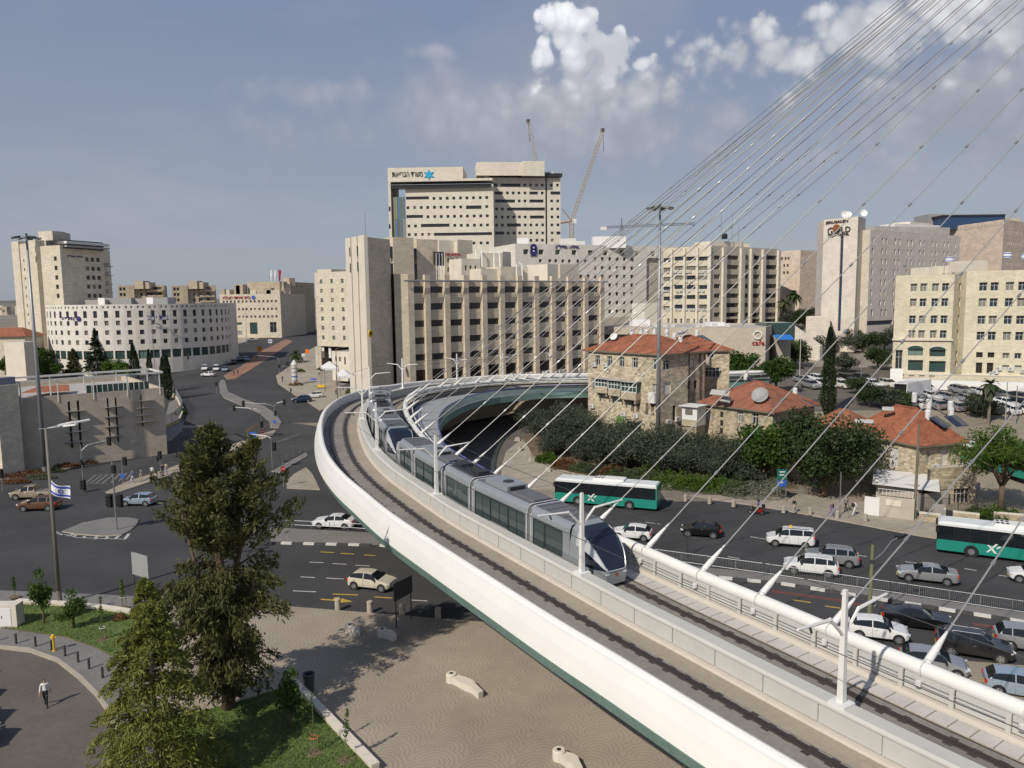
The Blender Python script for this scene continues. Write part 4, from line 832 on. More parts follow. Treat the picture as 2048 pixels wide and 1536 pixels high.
def rightblock():
 A=at(1788,640,150);C1=at(1905,640,146.5);C2=at(1926,640,149.5);C3=at(1929,640,146.2);B=at(2120,640,140)
 z1=zat(1788,551,150);z2=zat(1985,541,144)
 b=Bld('corner_block','sandy stone block with arched ground floor windows at the right edge',[A,C1,C2,(C2[0]+10,C2[1]+18),(A[0]+12,A[1]+19)],z1,S_right,z0=6.3,par=.5)
 f=b.F[0];f.grid([1826.5,1846,1869.5,1889.5],[575,605,639,668.5],1.15,1.55,'cross',G_mix,refx=1850,refy=610)
 f.rect(1816,1846,697,711,'bar',G_teal);f.rect(1859,1891,699,713,'bar',G_teal);f.rect(1816,1846,720,741,'bar',G_teal);f.rect(1858,1891,722,744,'bar',G_teal);f.rect(1791,1805,700,738,'cross',G_dark)
 b.F[1].grid([1917],[574,605,638,668],.8,1.5,'dark',G_brown);b.F[1].grid([1912],[708,728],.9,1.1,'dark',G_brown)
 b.done(.45)
 for xc,hw,yb in((1831,15,697),(1875,16,699)):
  u,v=f.uv(xc,yb);w=abs(f.uv(xc+hw,yb)[0]-u);n=12;out=[f.pt(u+w*cos(pi*k/n),v-.05+w*.42*sin(pi*k/n),.03)for k in range(n+1)];b.part('arch_pane',MB().poly(out),G_teal)
  rim=MB().tube([f.pt(u+(w+.12)*cos(pi*k/n),v-.05+(w*.42+.12)*sin(pi*k/n),.05)for k in range(n+1)],.11,5);b.part('arch_moulding',rim,S_smooth)
 c=Bld('corner_block_wing','taller sandy stone wing with punched windows running out of the right edge',[C3,B,(B[0]+2,B[1]+20),(C3[0]+3,C3[1]+20)],z2,S_right,z0=6.3,par=.5)
 g=c.F[0];g.grid([1965,1987.5,2018,2043,2075],[573,605,640,672],1.3,1.6,'cross',G_mix,refx=1987,refy=605)
 g.grid([1959,1982],[710],1.1,1.0,'dark',G_brown);g.grid([2012,2036],[712],1.1,1.1,'multi',G_mix);g.grid([1958,1980],[736],1.05,2.,'dark',G_brown);g.grid([2011,2036],[736],1.1,1.,'shut')
 c.done(.45)
 for y,l in((562,.9),(593,.9),(626,.9),(658,.9),(689,.9)):
  u,v=f.uv(1930,y);c.part('stair_window',MB().obox((C2[0]+.3,C2[1]-.4,v-.3),f.u*.35,f.n*.5,Vector((0,0,.9))),G_brown)
 for x,y in((1997,737),(2021,738),(1990,744),(2046,742),(1983,747)):ac(c,g,x,y,sc=1.1)
 for F_,zz_,T_ in((f,zat(1800,746,150),b),(g,zat(1985,752,144),c),(f,zat(1800,679,150),b)):
  q=[F_.pt(-.2,0,-.1),F_.pt(F_.L+.2,0,-.1),F_.pt(F_.L+.2,0,.35),F_.pt(-.2,0,.35)];T_.part('string_course',MB().prism([(p.x,p.y)for p in q],zz_-.15,zz_+.2,bottom=True),S_smooth)
 for x0,x1,yt,Y in((1858,1890,534,158),(1898,1945,531,156),(1935,1975,521,160)):b.part('roof_hut',MB().prism(back(at(x0,540,Y),at(x1,540,Y+1),5),z1-.6,zat(x0,yt,Y)),S_smooth)
 for x,y in((1888,522),(2004,513),(2040,516)):
  p=ony(x,y+25,150);t=Thing('flag_pole','small white and blue flag on the roof of the sandy block' if x<1900 else('white and blue flag at the left end of the wing roof' if x<2010 else 'white and blue flag at the right end of the wing roof'),'flag',(p.x,p.y,z1-.5))
  zt=zat(x,y,150);t.part('pole',MB().tube([(p.x,p.y,z1-.5),(p.x,p.y,zt+.9)],.05,5),steel);mb=MB();fb=MB()
  for k in range(4):
   X0,X1=p.x+.45*k,p.x+.45*(k+1);dy0,dy1=.12*sin(k*1.7),.12*sin((k+1)*1.7)
   for(za,zb,M_)in((0,1.,mb),(.12,.26,fb),(.74,.88,fb)):o_=0 if M_ is mb else-.02;M_.poly([(X0,p.y+dy0+o_,zt-.2+za),(X1,p.y+dy1+o_,zt-.2+za),(X1,p.y+dy1+o_,zt-.2+zb),(X0,p.y+dy0+o_,zt-.2+zb)])
  cl=t.part('flag_cloth',mb,flagwhite);t.part('stripe',fb,flagblue,cl)
  # white retaining wall and container sheds in the yard below
 wl=Bld('yard_wall','long white rendered yard wall below the sandy stone block',back(at(1793,775,143),at(2110,790,133),.5),zat(1793,758,143),bright,z0=5.5,par=.05,cat='wall');wl.done()
 w2=Bld('yard_wall','stone capped retaining terrace directly under the sandy stone block',back(at(1808,750,147.5),at(2110,770,137.5),3),zat(1808,749,147.5),S_right,z0=5.5,par=.05,cat='wall');g=w2 .F[0];g.grid([1823,1844,1864],[752],.9,.7,'plain',S_shade);w2 .done(.2)
 sh=Bld('container_shed','white container shed with dark open end in the yard car park',[at(1787,780,130),at(1814,790,129),at(1862,775,134.5),at(1830,765,137)],zat(1814,766,129),bright,z0=5.2,par=.05,roof=roofwhite,cat='shed');sf=sh.F;sf[0].rect(1788,1813,768,790,'plain',black);sh.done(.3)
 gd=Bld('gate_pier','bright white boundary wall end beside the arched windows',[at(1781,735,145),at(1806,735,144),at(1806,735,145),at(1781,735,146)],zat(1781,738,145),bright,z0=6,par=.05,cat='wall');gd.done()
rightblock()
def commercial():
 A,B=at(1200,690,172),at(1531,690,158);z1=zat(1531,655,158)
 b=Bld('market_hall','long low grey stone market hall behind the red roofed houses',back(A,B,26),z1,S_left,z0=5,par=.3,roof=roofgrey);f=b.F[0]
 f.rect(1208,1300,669,679,'bar',G_strip);b.done(.3)
 text(b,'sign_letters','cafe',f,1504,1529,690,680,letterred,heb=False,out=.1);u,v=f.uv(1516,670);mb=MB();n=16;mb.tube([f.pt(u+.8*cos(2*pi*k/n),v+.8*sin(2*pi*k/n),.2)for k in range(n+1)],.16,5);b.part('ring_emblem',mb,white)
 for x0,x1,yt,Y in((1265,1300,640,182),(1420,1450,645,176)):b.part('roof_hut',MB().prism(back(at(x0,650,Y),at(x1,650,Y),5),z1-.5,zat(x0,yt,Y)),bright)
 for k,x in enumerate((1290,1312,1330,1345,1395,1405,1430,1455)):p=at(x,652,172);b.part('roof_unit',MB().box(p[0]-.5,p[0]+.5,p[1]-.4,p[1]+.4,z1-.3,z1+.5),offwhite)
 st=Bld('market_stall','blue awning stall with a white top between the market hall and the hotel',back(at(1553,680,165),at(1582,680,165),4),zat(1553,672,165),S_shade,z0=6,par=.02,cat='stall',roof=white);st.done()
 p0,p1=at(1550,676,163),at(1584,676,163);zt,zb=zat(1553,670,163),zat(1553,679,163);st.part('awning',MB().hexa([(p0[0],p0[1]-1.5,zb),(p1[0],p1[1]-1.5,zb),(p1[0],p1[1]+1,zt-.1),(p0[0],p0[1]+1,zt-.1),(p0[0],p0[1]-1.5,zb+.08),(p1[0],p1[1]-1.5,zb+.08),(p1[0],p1[1]+1,zt),(p0[0],p0[1]+1,zt)]),bluetarp)
 gl=Bld('bus_shelter_roof','flat grey canopy with glazed sides right of the market hall',back(at(1533,660,172),at(1590,660,172),8),zat(1533,646,172),G_teal,z0=7,par=.02,roof=roofgrey);gl.done()
commercial()
# ------------------------------------------------------------------ buildings on the left
def left_tower():
 Y=250.;c=at(126,580,Y);l=at(78,580,Y+5);r=at(212,580,Y+17);z1=zat(126,490,Y)
 t=Bld('residential_tower','tall cream stone tower with stacked balconies at the left edge',[l,c,r,(r[0]-4,r[1]+12),(l[0]+2,l[1]+16)],z1,S_cream,z0=-2,par=.5)
 fl,fr=t.F[:2]
 fl.grid([113.5],[517,536,555,573.5,592],1.4,1.4,'dark');fl.grid([87],[664,683],1.6,1.4,'dark')
 fr.grid([176.5,187.5,198.5],[519.5,537.5,555.5,573.5,591.5],1.5,1.35,'dark',refy=555);t.done(.35)
 for x0,x1,yt,dy in((30,44,482,9),(43,62,487,6),(60,78,480,3)):
  a,b=at(x0,580,Y+dy+4),at(x1,580,Y+dy);f=Fac(a,b,-2,zat(x0,yt,Y+dy));mb=MB()
  if x0==43:f.grid([53.5],[521,539,557,575,593,611,629,647,664],.7,1.0,'plain',G_dark)
  if x0==60:f.rect(70,77,491,505,'bar',G_brown);f.rect(71,78,512,525,'bar',G_brown)
  f.build(t,mb);pts=back(a,b,9)
  for k in range(1,4):Fac(pts[k],pts[(k+1)%4],-2,f.z1).build(t,mb)
  mb.poly([(p[0],p[1],f.z1)for p in pts]);t.part('fin_wall',mb,S_cream)
 t.part('lift_house',MB().prism(back(at(77,470,Y+6),at(105,470,Y+4),5),z1-1,zat(90,463,Y+6)),S_cream)
 t.part('lift_house',MB().prism(back(at(105,475,Y+9),at(124,475,Y+9),5),z1-1,zat(110,464,Y+8)),S_cream)
 P0,P1_=at(128,485,Y+1),at(206,485,Y+15)
 t.part('penthouse',MB().prism(back(P0,P1_,8),z1-1,zat(140,480,Y+3)),G_strip)
 f=Fac(P0,P1_,0,60);q=[f.pt(0,0,1.2),f.pt(f.L+1.5,0,1.2),f.pt(f.L+1.5,0,-6),f.pt(0,0,-6)]
 t.part('roof_band',MB().prism([(p.x,p.y)for p in q],zat(128,487,Y+1),zat(128,482,Y+1),bottom=True),white);t.part('terrace_floor',MB().prism([(p.x,p.y)for p in q],z1-.5,z1,bottom=True),concrete)
 mb=MB()
 for k in range(26):u=k*(f.L+1)/25;mb.tube([f.pt(u,z1-.2,1.15),f.pt(u,z1+1.0,1.15)],.05,4)
 mb.tube([f.pt(0,z1+1.0,1.15),f.pt(f.L+1.4,z1+1.,1.15)],.07,5);t.part('terrace_railing',mb,steeld)
 for k,y in enumerate((528,546,564,580)):
  p=ony(214,y,Y+18);t.part('balcony',MB().box(p.x-1.5,p.x+1.1,p.y-1,p.y+2,p.z-.9,p.z-.7).box(p.x-1.5,p.x+1.1,p.y-1.02,p.y-.96,p.z-.7,p.z+.35),concrete)
 text(t,'lettering','סלע נדל"ן',fr,134,165,516,511,letterblue,out=.1)
left_tower()
def round_bank():
 R=27.;cx,cy=at(281,660,250)[0]+.0,252.;z1=zat(300,608,226);b=Thing('round_bank_building','curved white stone bank building with rows of square windows and navy lettering','building',(cx,cy,gz(cx,cy)))
 n=30;a0,a1=radians(180-2),radians(360+18);mb=MB();zs=[zat(281,y,225.5)for y in(628,645.5,664.5,684)]
 ang=[a0+(a1-a0)*k/n for k in range(n+1)];P=[(cx+R*cos(t),cy+R*sin(t))for t in ang];zg=-1.
 facs=[]
 for k in range(n):
  f=Fac(P[k],P[k+1],zg,z1);um=f.L/2;w=1.15
  for j,z in enumerate(zs):
   tall=j==0 or k<3;h=2.0 if tall else 1.35;f.win(um-w/2,um+w/2,z-h/2,z+h/2,'dark',G_mix if not tall else G_dark)
  if k>3 and k<n-2:f.win(.25,f.L-.25,zat(281,718,225.5),zat(281,701,225.5),'bar',G_teal)
  else:f.win(um-.5,um+.5,zat(281,716,225.5),zat(281,700,225.5),'dark',G_dark)
  for s_ in(.28,.72):f.win(f.L*s_-.28,f.L*s_+.28,z1-1.15,z1-.5,'plain',S_shade)
  f.build(b,mb,.3);facs.append(f)
 bk=[(cx-R*.8,cy+18),(cx+R*.9,cy+18)];Fac(P[-1],bk[1],zg,z1).build(b,mb);Fac(bk[0],P[0],zg,z1).build(b,mb)
 b.part('wall',mb,S_white);b.part('roof',MB().poly([(p[0],p[1],z1-.5)for p in P]+[(bk[1][0],bk[1][1],z1-.5),(bk[0][0],bk[0][1],z1-.5)]),roofgrey)
 # flat left wing with tall narrow windows
 for x0,x1,yt,Y,m in((205,262,596,242,frame_g),(262,293,597,244,concrete),(296,335,595,246,frame_g),(170,210,600,240,concrete)):b.part('roof_plant',MB().prism(back(at(x0,600,Y),at(x1,600,Y),6),z1-.6,zat(x0,yt,Y)),m)
 for x in(203,300):
  p=ony(x,600,236);b.part('roof_sign',MB().box(p.x-1,p.x+1,p.y-.2,p.y,z1-.3,z1+2.),bright)
 def fac_at(px,py):
  best=None
  for f in facs:
   u,v=f.uv(px,py)
   if 0<=u<=f.L and f.n.y<0.3 and f.n.dot(CAM-f.A)>0:best=f
  return best or facs[n//2]
 def letters(s,x0,x1,yb,yt,m):
  f=Fac(at(x0-2,637,fac_at(x0,637).pt(0,0).y-.5),at(x1+2,637,fac_at(x1,637).pt(0,0).y-.5),0,40);text(b,'lettering',s,f,x0,x1,yb,yt,m,out=.3,bold=.01)
 letters('בנק יהב',125,150,641,634,letterblue);letters('בית יהב',295,338,640,631,letterblue)
 f=fac_at(158,638);disc(b,'bank_emblem',f,158,637.5,.75,letterblue,.3,14)
round_bank()
def apartments():
 for x0,x1,lab in((236,329,'left of two distant beige apartment blocks on the ridge behind the round building'),(344,432,'right of two distant beige apartment blocks on the ridge behind the round building')):
  Y=430.;A,B=at(x0,590,Y),at(x1,590,Y+8);xm=(x0+x1)/2;z1=zat(x0,571,Y)
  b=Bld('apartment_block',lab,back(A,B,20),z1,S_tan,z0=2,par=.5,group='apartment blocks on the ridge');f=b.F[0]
  for k,x in enumerate((6,13,47,60,68,76,84)):
   w=1.2 if k<3 else 2.;f.grid([x0+x*(x1-x0)/93],[578,589,600],w,1.7 if k<3 else 2.2,'plain',G_dark)
  b.done(.6)
  b.part('stair_head',MB().prism(back(at(x0+32,565,Y+1),at(x0+50,565,Y+1),8),z1-2,zat(x0,562,Y)),S_tan);b.part('stair_head',MB().prism(back(at(x0+50,566,Y+2),at(x0+62,566,Y+2),8),z1-2,zat(x0,565,Y)),S_tan)
  q=[f.pt(f.L*.25,0,0),f.pt(f.L*.36,0,0),f.pt(f.L*.36,0,2.2),f.pt(f.L*.25,0,2.2)];b.part('bay',MB().prism([(p.x,p.y)for p in q],2,z1-.3),S_tan)
  for k in range(3):
   q=[f.pt(f.L*.63,0,0),f.pt(f.L*.97,0,0),f.pt(f.L*.97,0,1.4),f.pt(f.L*.63,0,1.4)];zb=zat(x0,583+k*11,Y);b.part('balcony',MB().prism([(p.x,p.y)for p in q],zb-.2,zb+.9,bottom=True),S_tan)
apartments()
def rescue_house():
 Y=350.;A=at(441,630,Y);C_=at(562,630,Y-2);B=at(580,630,Y+6);z1=zat(441,589,Y)
 b=Bld('rescue_house','cream stone office house with red Hebrew lettering and three rows of small windows',[A,C_,B,(B[0]+3,B[1]+16),(A[0]+2,A[1]+18)],z1,S_cream,z0=2,par=.4);f=b.F[0]
 cols=[448,455,462.5,470,478,486,493.5,502,510,519,527.5,536,544,552.5];f.grid(cols,[603,618.3,633.5],.95,1.15,'mull',G_dark,refx=500,refy=618)
 f.rect(446,464,645,649.5,'bar',G_teal);f.rect(471,484,645,649.5,'bar',G_teal);f.rect(500,515,645,668,'bar',G_teal);f.rect(540,553,644,665,'cross',G_strip);f.rect(452,465,662,670,'bar',frame_g);f.rect(472,485,662,670,'bar',frame_g);b.done(.3)
 text(b,'lettering','בית איחוד הצלה',f,446,501,598,591.5,letterred,out=.1,bold=.015);disc(b,'star_disc',f,507,595,.9,signblue,.2,12)
 for x0,x1,yt in((441,449,578),(452,459,579),(468,486,569),(472,480,571),(500,512,580),(513,542,576),(533,560,580)):b.part('roof_hut',MB().prism(back(at(x0,585,Y+5),at(x1,585,Y+5),6),z1-1,zat(x0,yt,Y+5)),S_cream if x0%3 else S_tan)
 for k,(x,lab)in enumerate(((541,'leftmost pale'),(549,'middle white and blue'),(559,'rightmost red and white'))):
  p=ony(x,590,Y+4);t=Thing('flag_pole',lab+' flag on tall pole above the rescue house roof','flag',(p.x,p.y,z1-.4));zt=zat(x,538,Y+4);t.part('pole',MB().tube([(p.x,p.y,z1-.4),(p.x,p.y,zt)],.09,5),steel);mb=MB()
  for j in range(4):a,c=zt-.2-j*1.3,zt-.2-(j+1)*1.3;mb.poly([(p.x+.05,p.y,a),(p.x+1.3-.2*j,p.y+.3*(j%2),a-.5),(p.x+1.1-.2*j,p.y+.3*((j+1)%2),c-.6),(p.x+.05,p.y,c)])
  t.part('flag_cloth',mb,(flagwhite,flagblue,letterred)[k]if k!=1 else flagwhite)
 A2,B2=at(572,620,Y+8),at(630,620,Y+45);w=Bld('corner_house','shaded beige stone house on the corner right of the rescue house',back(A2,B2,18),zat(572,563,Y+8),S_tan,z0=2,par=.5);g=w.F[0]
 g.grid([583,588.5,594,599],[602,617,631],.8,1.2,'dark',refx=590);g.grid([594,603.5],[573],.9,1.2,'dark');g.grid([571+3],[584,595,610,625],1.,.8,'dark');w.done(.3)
 w.part('roof_hut',MB().prism(back(at(578,560,Y+12),at(590,560,Y+14),6),20,zat(578,556,Y+12)),S_tan);w.part('roof_hut',MB().prism(back(at(563,570,Y+9),at(580,570,Y+10),5),20,zat(563,564,Y+9)),S_cream)
rescue_house()
def beige_house():
 Y=236.;A=at(632,620,Y+3);B=at(712,620,Y-6);z1=zat(632,545,Y+3);b=Bld('beige_tower_house','beige stone house with three columns of white framed windows left of the stair tower',back(A,B,16),z1,S_cream,z0=zat(632,692,Y+3),par=.4);f=b.F[0]
 f.grid([644.5,665.5,686.5,708],[562.5,581.5,600.5,619,637.5,656,675.5],1.1,1.3,'cross',G_mix,refx=665,refy=620);b.done(.3)
 b.part('penthouse',MB().prism(back(at(634,542,Y+6),at(662,542,Y+4),8),z1-.6,zat(634,539,Y+6)),S_cream)
 for x in(634.5,640):p=at(x,705,Y-.5);b.part('column',MB().box(p[0]-.45,p[0]+.45,p[1]-.4,p[1]+.5,gz(*p)-1,b.z0+.02),S_cream)
 p0,p1=at(643,705,Y+5),at(712,705,Y-2);b.part('shopfront',MB().prism(back(p0,p1,6),gz(*p0)-1,b.z0),G_brown)
 for x in(646,660):p=ony(x,703,Y+1.5);b.part('shop_sign',MB().box(p.x-.4,p.x+.4,p.y-.1,p.y,p.z-2,p.z+1.2),bright)
 h=Bld('small_annexe','small cream annexe with arched white awnings in front of the beige house',back(at(664,720,205),at(704,720,200),8),zat(664,702,205),S_smooth,z0=3,par=.2);g=h.F[0];g.grid([672,680],[718],.7,1.2,'dark');g.grid([690,701],[722],.6,2.,'dark');h.done(.25)
 for k,(x0,x1,y0,y1,Y_)in enumerate(((641,676,722,741,190),(672,702,738,757,178))):
  p=[ony(x0,(y0+y1)/2,Y_+6),ony(x1,y0+4,Y_+8),ony(x1+1,y1,Y_),ony(x0+8,y1,Y_)];c=ony((x0+x1)/2,y0,Y_+3);t=Thing('cafe_canopy','white tented cafe canopy %s'%('farther up the slope' if k==0 else 'lower down beside the stair tower'),'canopy',(c.x,c.y,gz(c.x,c.y)),0,'cafe canopies');mb=MB();q=[Vector((v.x,v.y,0))for v in p];zt=c.z;zb=ony(x0,y1-4,Y_).z
  cc=Vector((c.x,c.y,zt));pp=[Vector((v.x,v.y,zb))for v in q]
  for j in range(4):mb.poly([pp[j],pp[(j+1)%4],cc]);mb.poly([pp[j]-Vector((0,0,.5)),pp[(j+1)%4]-Vector((0,0,.5)),pp[(j+1)%4],pp[j]])
  t.part('fabric',mb,tarp)
  for v in pp:t.part('post',MB().tube([(v.x,v.y,gz(v.x,v.y)-.2),v],.08,5),steel)
beige_house()
def left_near():
# low stone community building with slit windows and a roof pergola
 Y=122.;A=at(38,850,109);B=at(330,830,121);z1=zat(60,795,110)
 b=Bld('stone_hall','low tan stone hall with tall slit windows and a steel pergola on the roof',back(A,B,30),z1,S_left,z0=-1.5,par=1.1);f=b.F[0]
 for x0,x1,y0,y1 in((135,147,803,896),(153,165,801,895),(213,223,796,884),(229,239,795,884),(280,287,788,852),(292,298,787,850)):
  u0,v1=f.uv(x0,y0);u1,v0=f.uv(x1,y1);n=4
  f.win(u0,u1,v0,v1,'plain',G_strip)
 b.done(.45)
 for xc,y0,y1 in((150,803,896),(226,796,884),(289,788,852)):
  for k in range(4):
   y=y0+(y1-y0)*(.2+.22*k);u,v=f.uv(xc,y);b.part('sun_shade',MB().obox(f.pt(u,v,.35),f.u*1.25,f.n*.35,Vector((0,0,.04))),steel)
 zt=zat(38,764,109.5)+.0
 for out,in_ in((-.2,0),):
  q=[f.pt(-.5,zt,0),f.pt(f.L,zt+.1,0),f.pt(f.L,zt+.1,-8),f.pt(-.5,zt,-8)]
  for a,c in((q[0],q[1]),(q[3],q[2]),(q[1],q[2])):b.part('pergola_beam',MB().obox((a+c)/2,(c-a)/2,f.n*.14 if abs((c-a).normalized().dot(f.u))>.5 else f.u*.14,Vector((0,0,.14))),offwhite)
  for k in range(5):
   for o_ in(0,-8):p=f.pt(.5+k*(f.L-1)/4,z1-1,o_);b.part('pergola_post',MB().tube([p,(p.x,p.y,zt)],.09,6),offwhite)
 u0=f.uv(172,770)[0];u1=f.uv(298,760)[0]
 for k in range(12):a,c=u0+(u1-u0)*k/12,u0+(u1-u0)*(k+1)/12;b.part('glass_panel',MB().obox(f.pt((a+c)/2,z1+.55,-.15),f.u*((c-a)/2-.04),f.n*.03,Vector((0,0,.6))),G_teal)
 # blue-grey fin and lit end at the frame edge
 fa,fb=at(-2,850,105.5),at(38,850,108);fz=zat(0,757,105.5);g=Fac(fa,fb,-1.5,fz);q=[g.pt(0,0,.0),g.pt(g.L,0,.0),g.pt(g.L,0,-1.5),g.pt(0,0,-1.5)];b.part('cladding_fin',MB().prism([(p.x,p.y)for p in q],.0,fz),plain('cladding_bluegrey',(.20,.225,.27),.7,noise=.06,nscale=.5))
 b.part('end_wall',MB().prism(back(at(-60,850,108),at(-2,850,105),3),-1.5,fz-1),S_cream)
 # red tiled pitched roof behind the pergola
 r0,r1=ony(40,790,119),ony(140,786,121);zr=zat(60,775,122);b.part('tiled_roof',MB().poly([(r0 .x,r0 .y,z1-.4),(r1 .x,r1 .y,z1-.4),(r1 .x-3,r1 .y+5,zr),(r0 .x,r0 .y+5,zr)]),tile)
 # low rubble wall and fence along the pavement
 pth=[gp(x,y)for x,y in((-60,945),(0,930),(100,912),(160,901),(250,880),(330,858),(358,845),(366,826),(355,802),(342,790))]
 w=Thing('boundary_wall','low rubble stone boundary wall with mesh fence in front of the stone hall','wall',tuple(pth[3]));mb=MB();tp=MB();fm=MB()
 for p,q in zip(pth,pth[1:]):
  d=(q-p).normalized();n=Vector((-d.y,d.x,0))*.2;mb.hexa([p+n-Vector((0,0,.2)),p-n-Vector((0,0,.2)),q-n-Vector((0,0,.2)),q+n-Vector((0,0,.2)),p+n+Vector((0,0,.8)),p-n+Vector((0,0,.8)),q-n+Vector((0,0,.8)),q+n+Vector((0,0,.8))][::1]);n2=n*1.3;a,e=p+Vector((0,0,.8)),q+Vector((0,0,.8));tp.obox((a+e)/2+Vector((0,0,.05)),(e-a)/2,n2,Vector((0,0,.05)))
 w.part('masonry',mb,S_wall);w.part('coping',tp,S_smooth)
 for p,q in zip(pth[1:],pth[2:]):
  L=(q-p).length;k=max(1,int(L/2.5))
  for i in range(k):c=p+(q-p)*(i/k);w.part('fence_post',MB().tube([c+Vector((0,0,.85)),c+Vector((0,0,2.6))],.04,4),steel)
  nb=int(L/.16)
  for i in range(nb):c=p+(q-p)*(i/nb);fm.obox(c+Vector((0,0,1.75)),Vector((.012,0,0)),Vector((0,.012,0)),Vector((0,0,.8)))
  fm.tube([p+Vector((0,0,2.55)),q+Vector((0,0,2.55))],.03,4)
 w.part('fence_bars',fm,steel,kind='stuff')
left_near()
def small_left():
# red-roofed house and white wall at the far left edge
 p=ony(14,660,225);b=Bld('cottage','small red roofed cottage at the far left edge behind the trees',rectpts(p.x-9,p.x+5,p.y,p.y+9),zat(14,673,225),S_cream,z0=-1,cat='house',par=.05);b.done();z=b.z1;x0,x1,y0,y1=p.x-9.8,p.x+5.8,p.y-.8,p.y+9.8;zr=zat(14,656,225);mb=MB();ym=(y0+y1)/2
 mb.poly([(x0,y0,z),(x1,y0,z),(x1-4,ym,zr),(x0+4,ym,zr)]);mb.poly([(x1,y1,z),(x0,y1,z),(x0+4,ym,zr),(x1-4,ym,zr)]);mb.poly([(x1,y0,z),(x1,y1,z),(x1-4,ym,zr)]);mb.poly([(x0,y1,z),(x0,y0,z),(x0+4,ym,zr)]);b.part('hip_roof',mb,tile)
 q=Bld('garden_wall','cream garden wall below the cottage at the left edge',back(at(8,690,215),at(48,690,213),4),zat(8,684,215),S_smooth,z0=-1,cat='wall',par=.05);q.done()
 rg=random.Random(4)
 for k in range(26):
  Y=rg.uniform(900,1900);px=rg.uniform(-60,60)
  P=ony(px,640,Y);w,h=rg.uniform(8,16),rg.uniform(6,14);zb=ony(px,640-26*(Y-900)/1000,Y).z
  m=MB().box(P.x-w/2,P.x+w/2,Y,Y+w,zb-40,zb+h*.3);solo('distant_house',m,rg.choice([S_cream,S_white,S_tan]),'pale distant house on the hazy hillside at the left edge','house','distant houses on the hillside')
small_left()
# ------------------------------------------------------------------ the three red-roofed stone houses
def hip(T,q,z,zr,m,over=.55,ins=.42,name='hip_roof',along=0,parent=None):
 """hip roof over a quad footprint (ccw); ridge runs along edge 'along'"""
 q=[Vector((p[0],p[1]))for p in q];c=sum(q,Vector((0,0)))/4
 o=[p+(p-c).normalized()*over*1.3 for p in q]
 if along:o=o[1:]+o[:1]
 m0=(o[0]+o[3])/2;m1=(o[1]+o[2])/2;w=(o[3]-o[0]).length;L=(m1-m0).length;k=min(.48,ins*w/L);r0=m0 .lerp(m1,k);r1=m0 .lerp(m1,1-k)
 P=[(p.x,p.y,z)for p in o];R0,R1=(r0 .x,r0 .y,zr),(r1 .x,r1 .y,zr);mb=MB()
 mb.poly([P[0],P[1],R1,R0]);mb.poly([P[1],P[2],R1]);mb.poly([P[2],P[3],R0,R1]);mb.poly([P[3],P[0],R0])
 ro=T.part(name,mb,m,parent)
 fa=MB()
 for k in range(4):a,b=o[k],o[(k+1)%4];fa.poly([(a.x,a.y,z-.22),(b.x,b.y,z-.22),(b.x,b.y,z),(a.x,a.y,z)])
 fa.poly([(p.x,p.y,z-.2)for p in o[::-1]]);T.part('eaves',fa,wood,ro)
 rt=MB().tube([R0,R1],.14,6)
 for e,rr in((0,R0),(1,R1),(2,R1),(3,R0)):rt.tube([P[e],rr],.12,6)
 T.part('ridge_tiles',rt,m,ro);return ro
def heater(px,py,Y,label,panel=True,n=1,az=0.,flip=False):
 """solar water heater: white tank on legs with tilted collector"""
 p=ony(px,py,Y);T=Thing('solar_water_heater',label,'water heater',(p.x,p.y,p.z-1.0),0,'solar water heaters on the tiled roofs')
 mb=MB().lathe((p.x,p.y,p.z-.65),[(0,0),(.3,.02),(.33,.1),(.33,1.2),(.28,1.3),(0,1.3)],12);T.part('tank',mb,tank,smooth=False)
 for a in(0,2.1,4.2):T.part('leg',MB().tube([(p.x+.25*cos(a),p.y+.25*sin(a),p.z-1.5),(p.x+.25*cos(a),p.y+.25*sin(a),p.z-.6)],.03,4),steel)
 if panel:
  for k in range(n):
   d=Vector((cos(az),sin(az),0));s=Vector((-d.y,d.x,0));c=Vector((p.x,p.y,p.z-.75))+d*1.2+s*(1.05*k)*(-1 if flip else 1);dn=(d*.85+Vector((0,0,-.5))).normalized();nn=dn.cross(s);T.part('collector',MB().obox(c,dn*1.0,s*.48,nn*.05),solarp if(k+int(px))%3 else solarg)
   T.part('frame',MB().tube([c+dn*1.0+s*.45,c+dn*1.0+s*.45-Vector((0,0,.5))],.025,4),steel)
def roofpanel(px,py,Y,label,az=0.,tilt=.5,w=.6,l=1.1,m=None):
 p=ony(px,py,Y);T=Thing('solar_heater',label,'solar heater',(p.x,p.y,p.z-.3),0,'flat collectors on the tiled roofs');d=Vector((cos(az),sin(az),0));s=Vector((-d.y,d.x,0));dn=(d+Vector((0,0,-tilt))).normalized();nn=dn.cross(s)
 T.part('collector',MB().obox(p,dn*l,s*w,nn*.05),m or solarp);T.part('rim',MB().obox(p-nn*.03,dn*(l+.06),s*(w+.06),nn*.04),steel)
 for k in(-1,1):T.part('leg',MB().tube([p+dn*l*.8*k,p+dn*l*.8*k-Vector((0,0,.45))],.03,4),steel)
def dish(px,py,Y,r,label,m,zb=1.2):
 p=ony(px,py,Y);T=Thing('satellite_dish',label,'satellite dish',(p.x,p.y,p.z-zb));mb=MB().lathe((0,0,0),[(0,0),(r*.5,r*.08),(r,r*.32)],16);M4=Matrix.Translation(p)@Matrix.Rotation(radians(-35),4,'Z')@Matrix.Rotation(radians(55),4,'X');mb.v=[tuple(M4@Vector(v))for v in mb.v];T.part('reflector',mb,m,smooth=True);T.part('mast',MB().tube([(p.x,p.y+.1,p.z-zb),(p.x,p.y+.1,p.z)],.05,5),steel);T.part('feed_arm',MB().tube([p,M4@Vector((0,0,r*.9))],.03,4),steel)
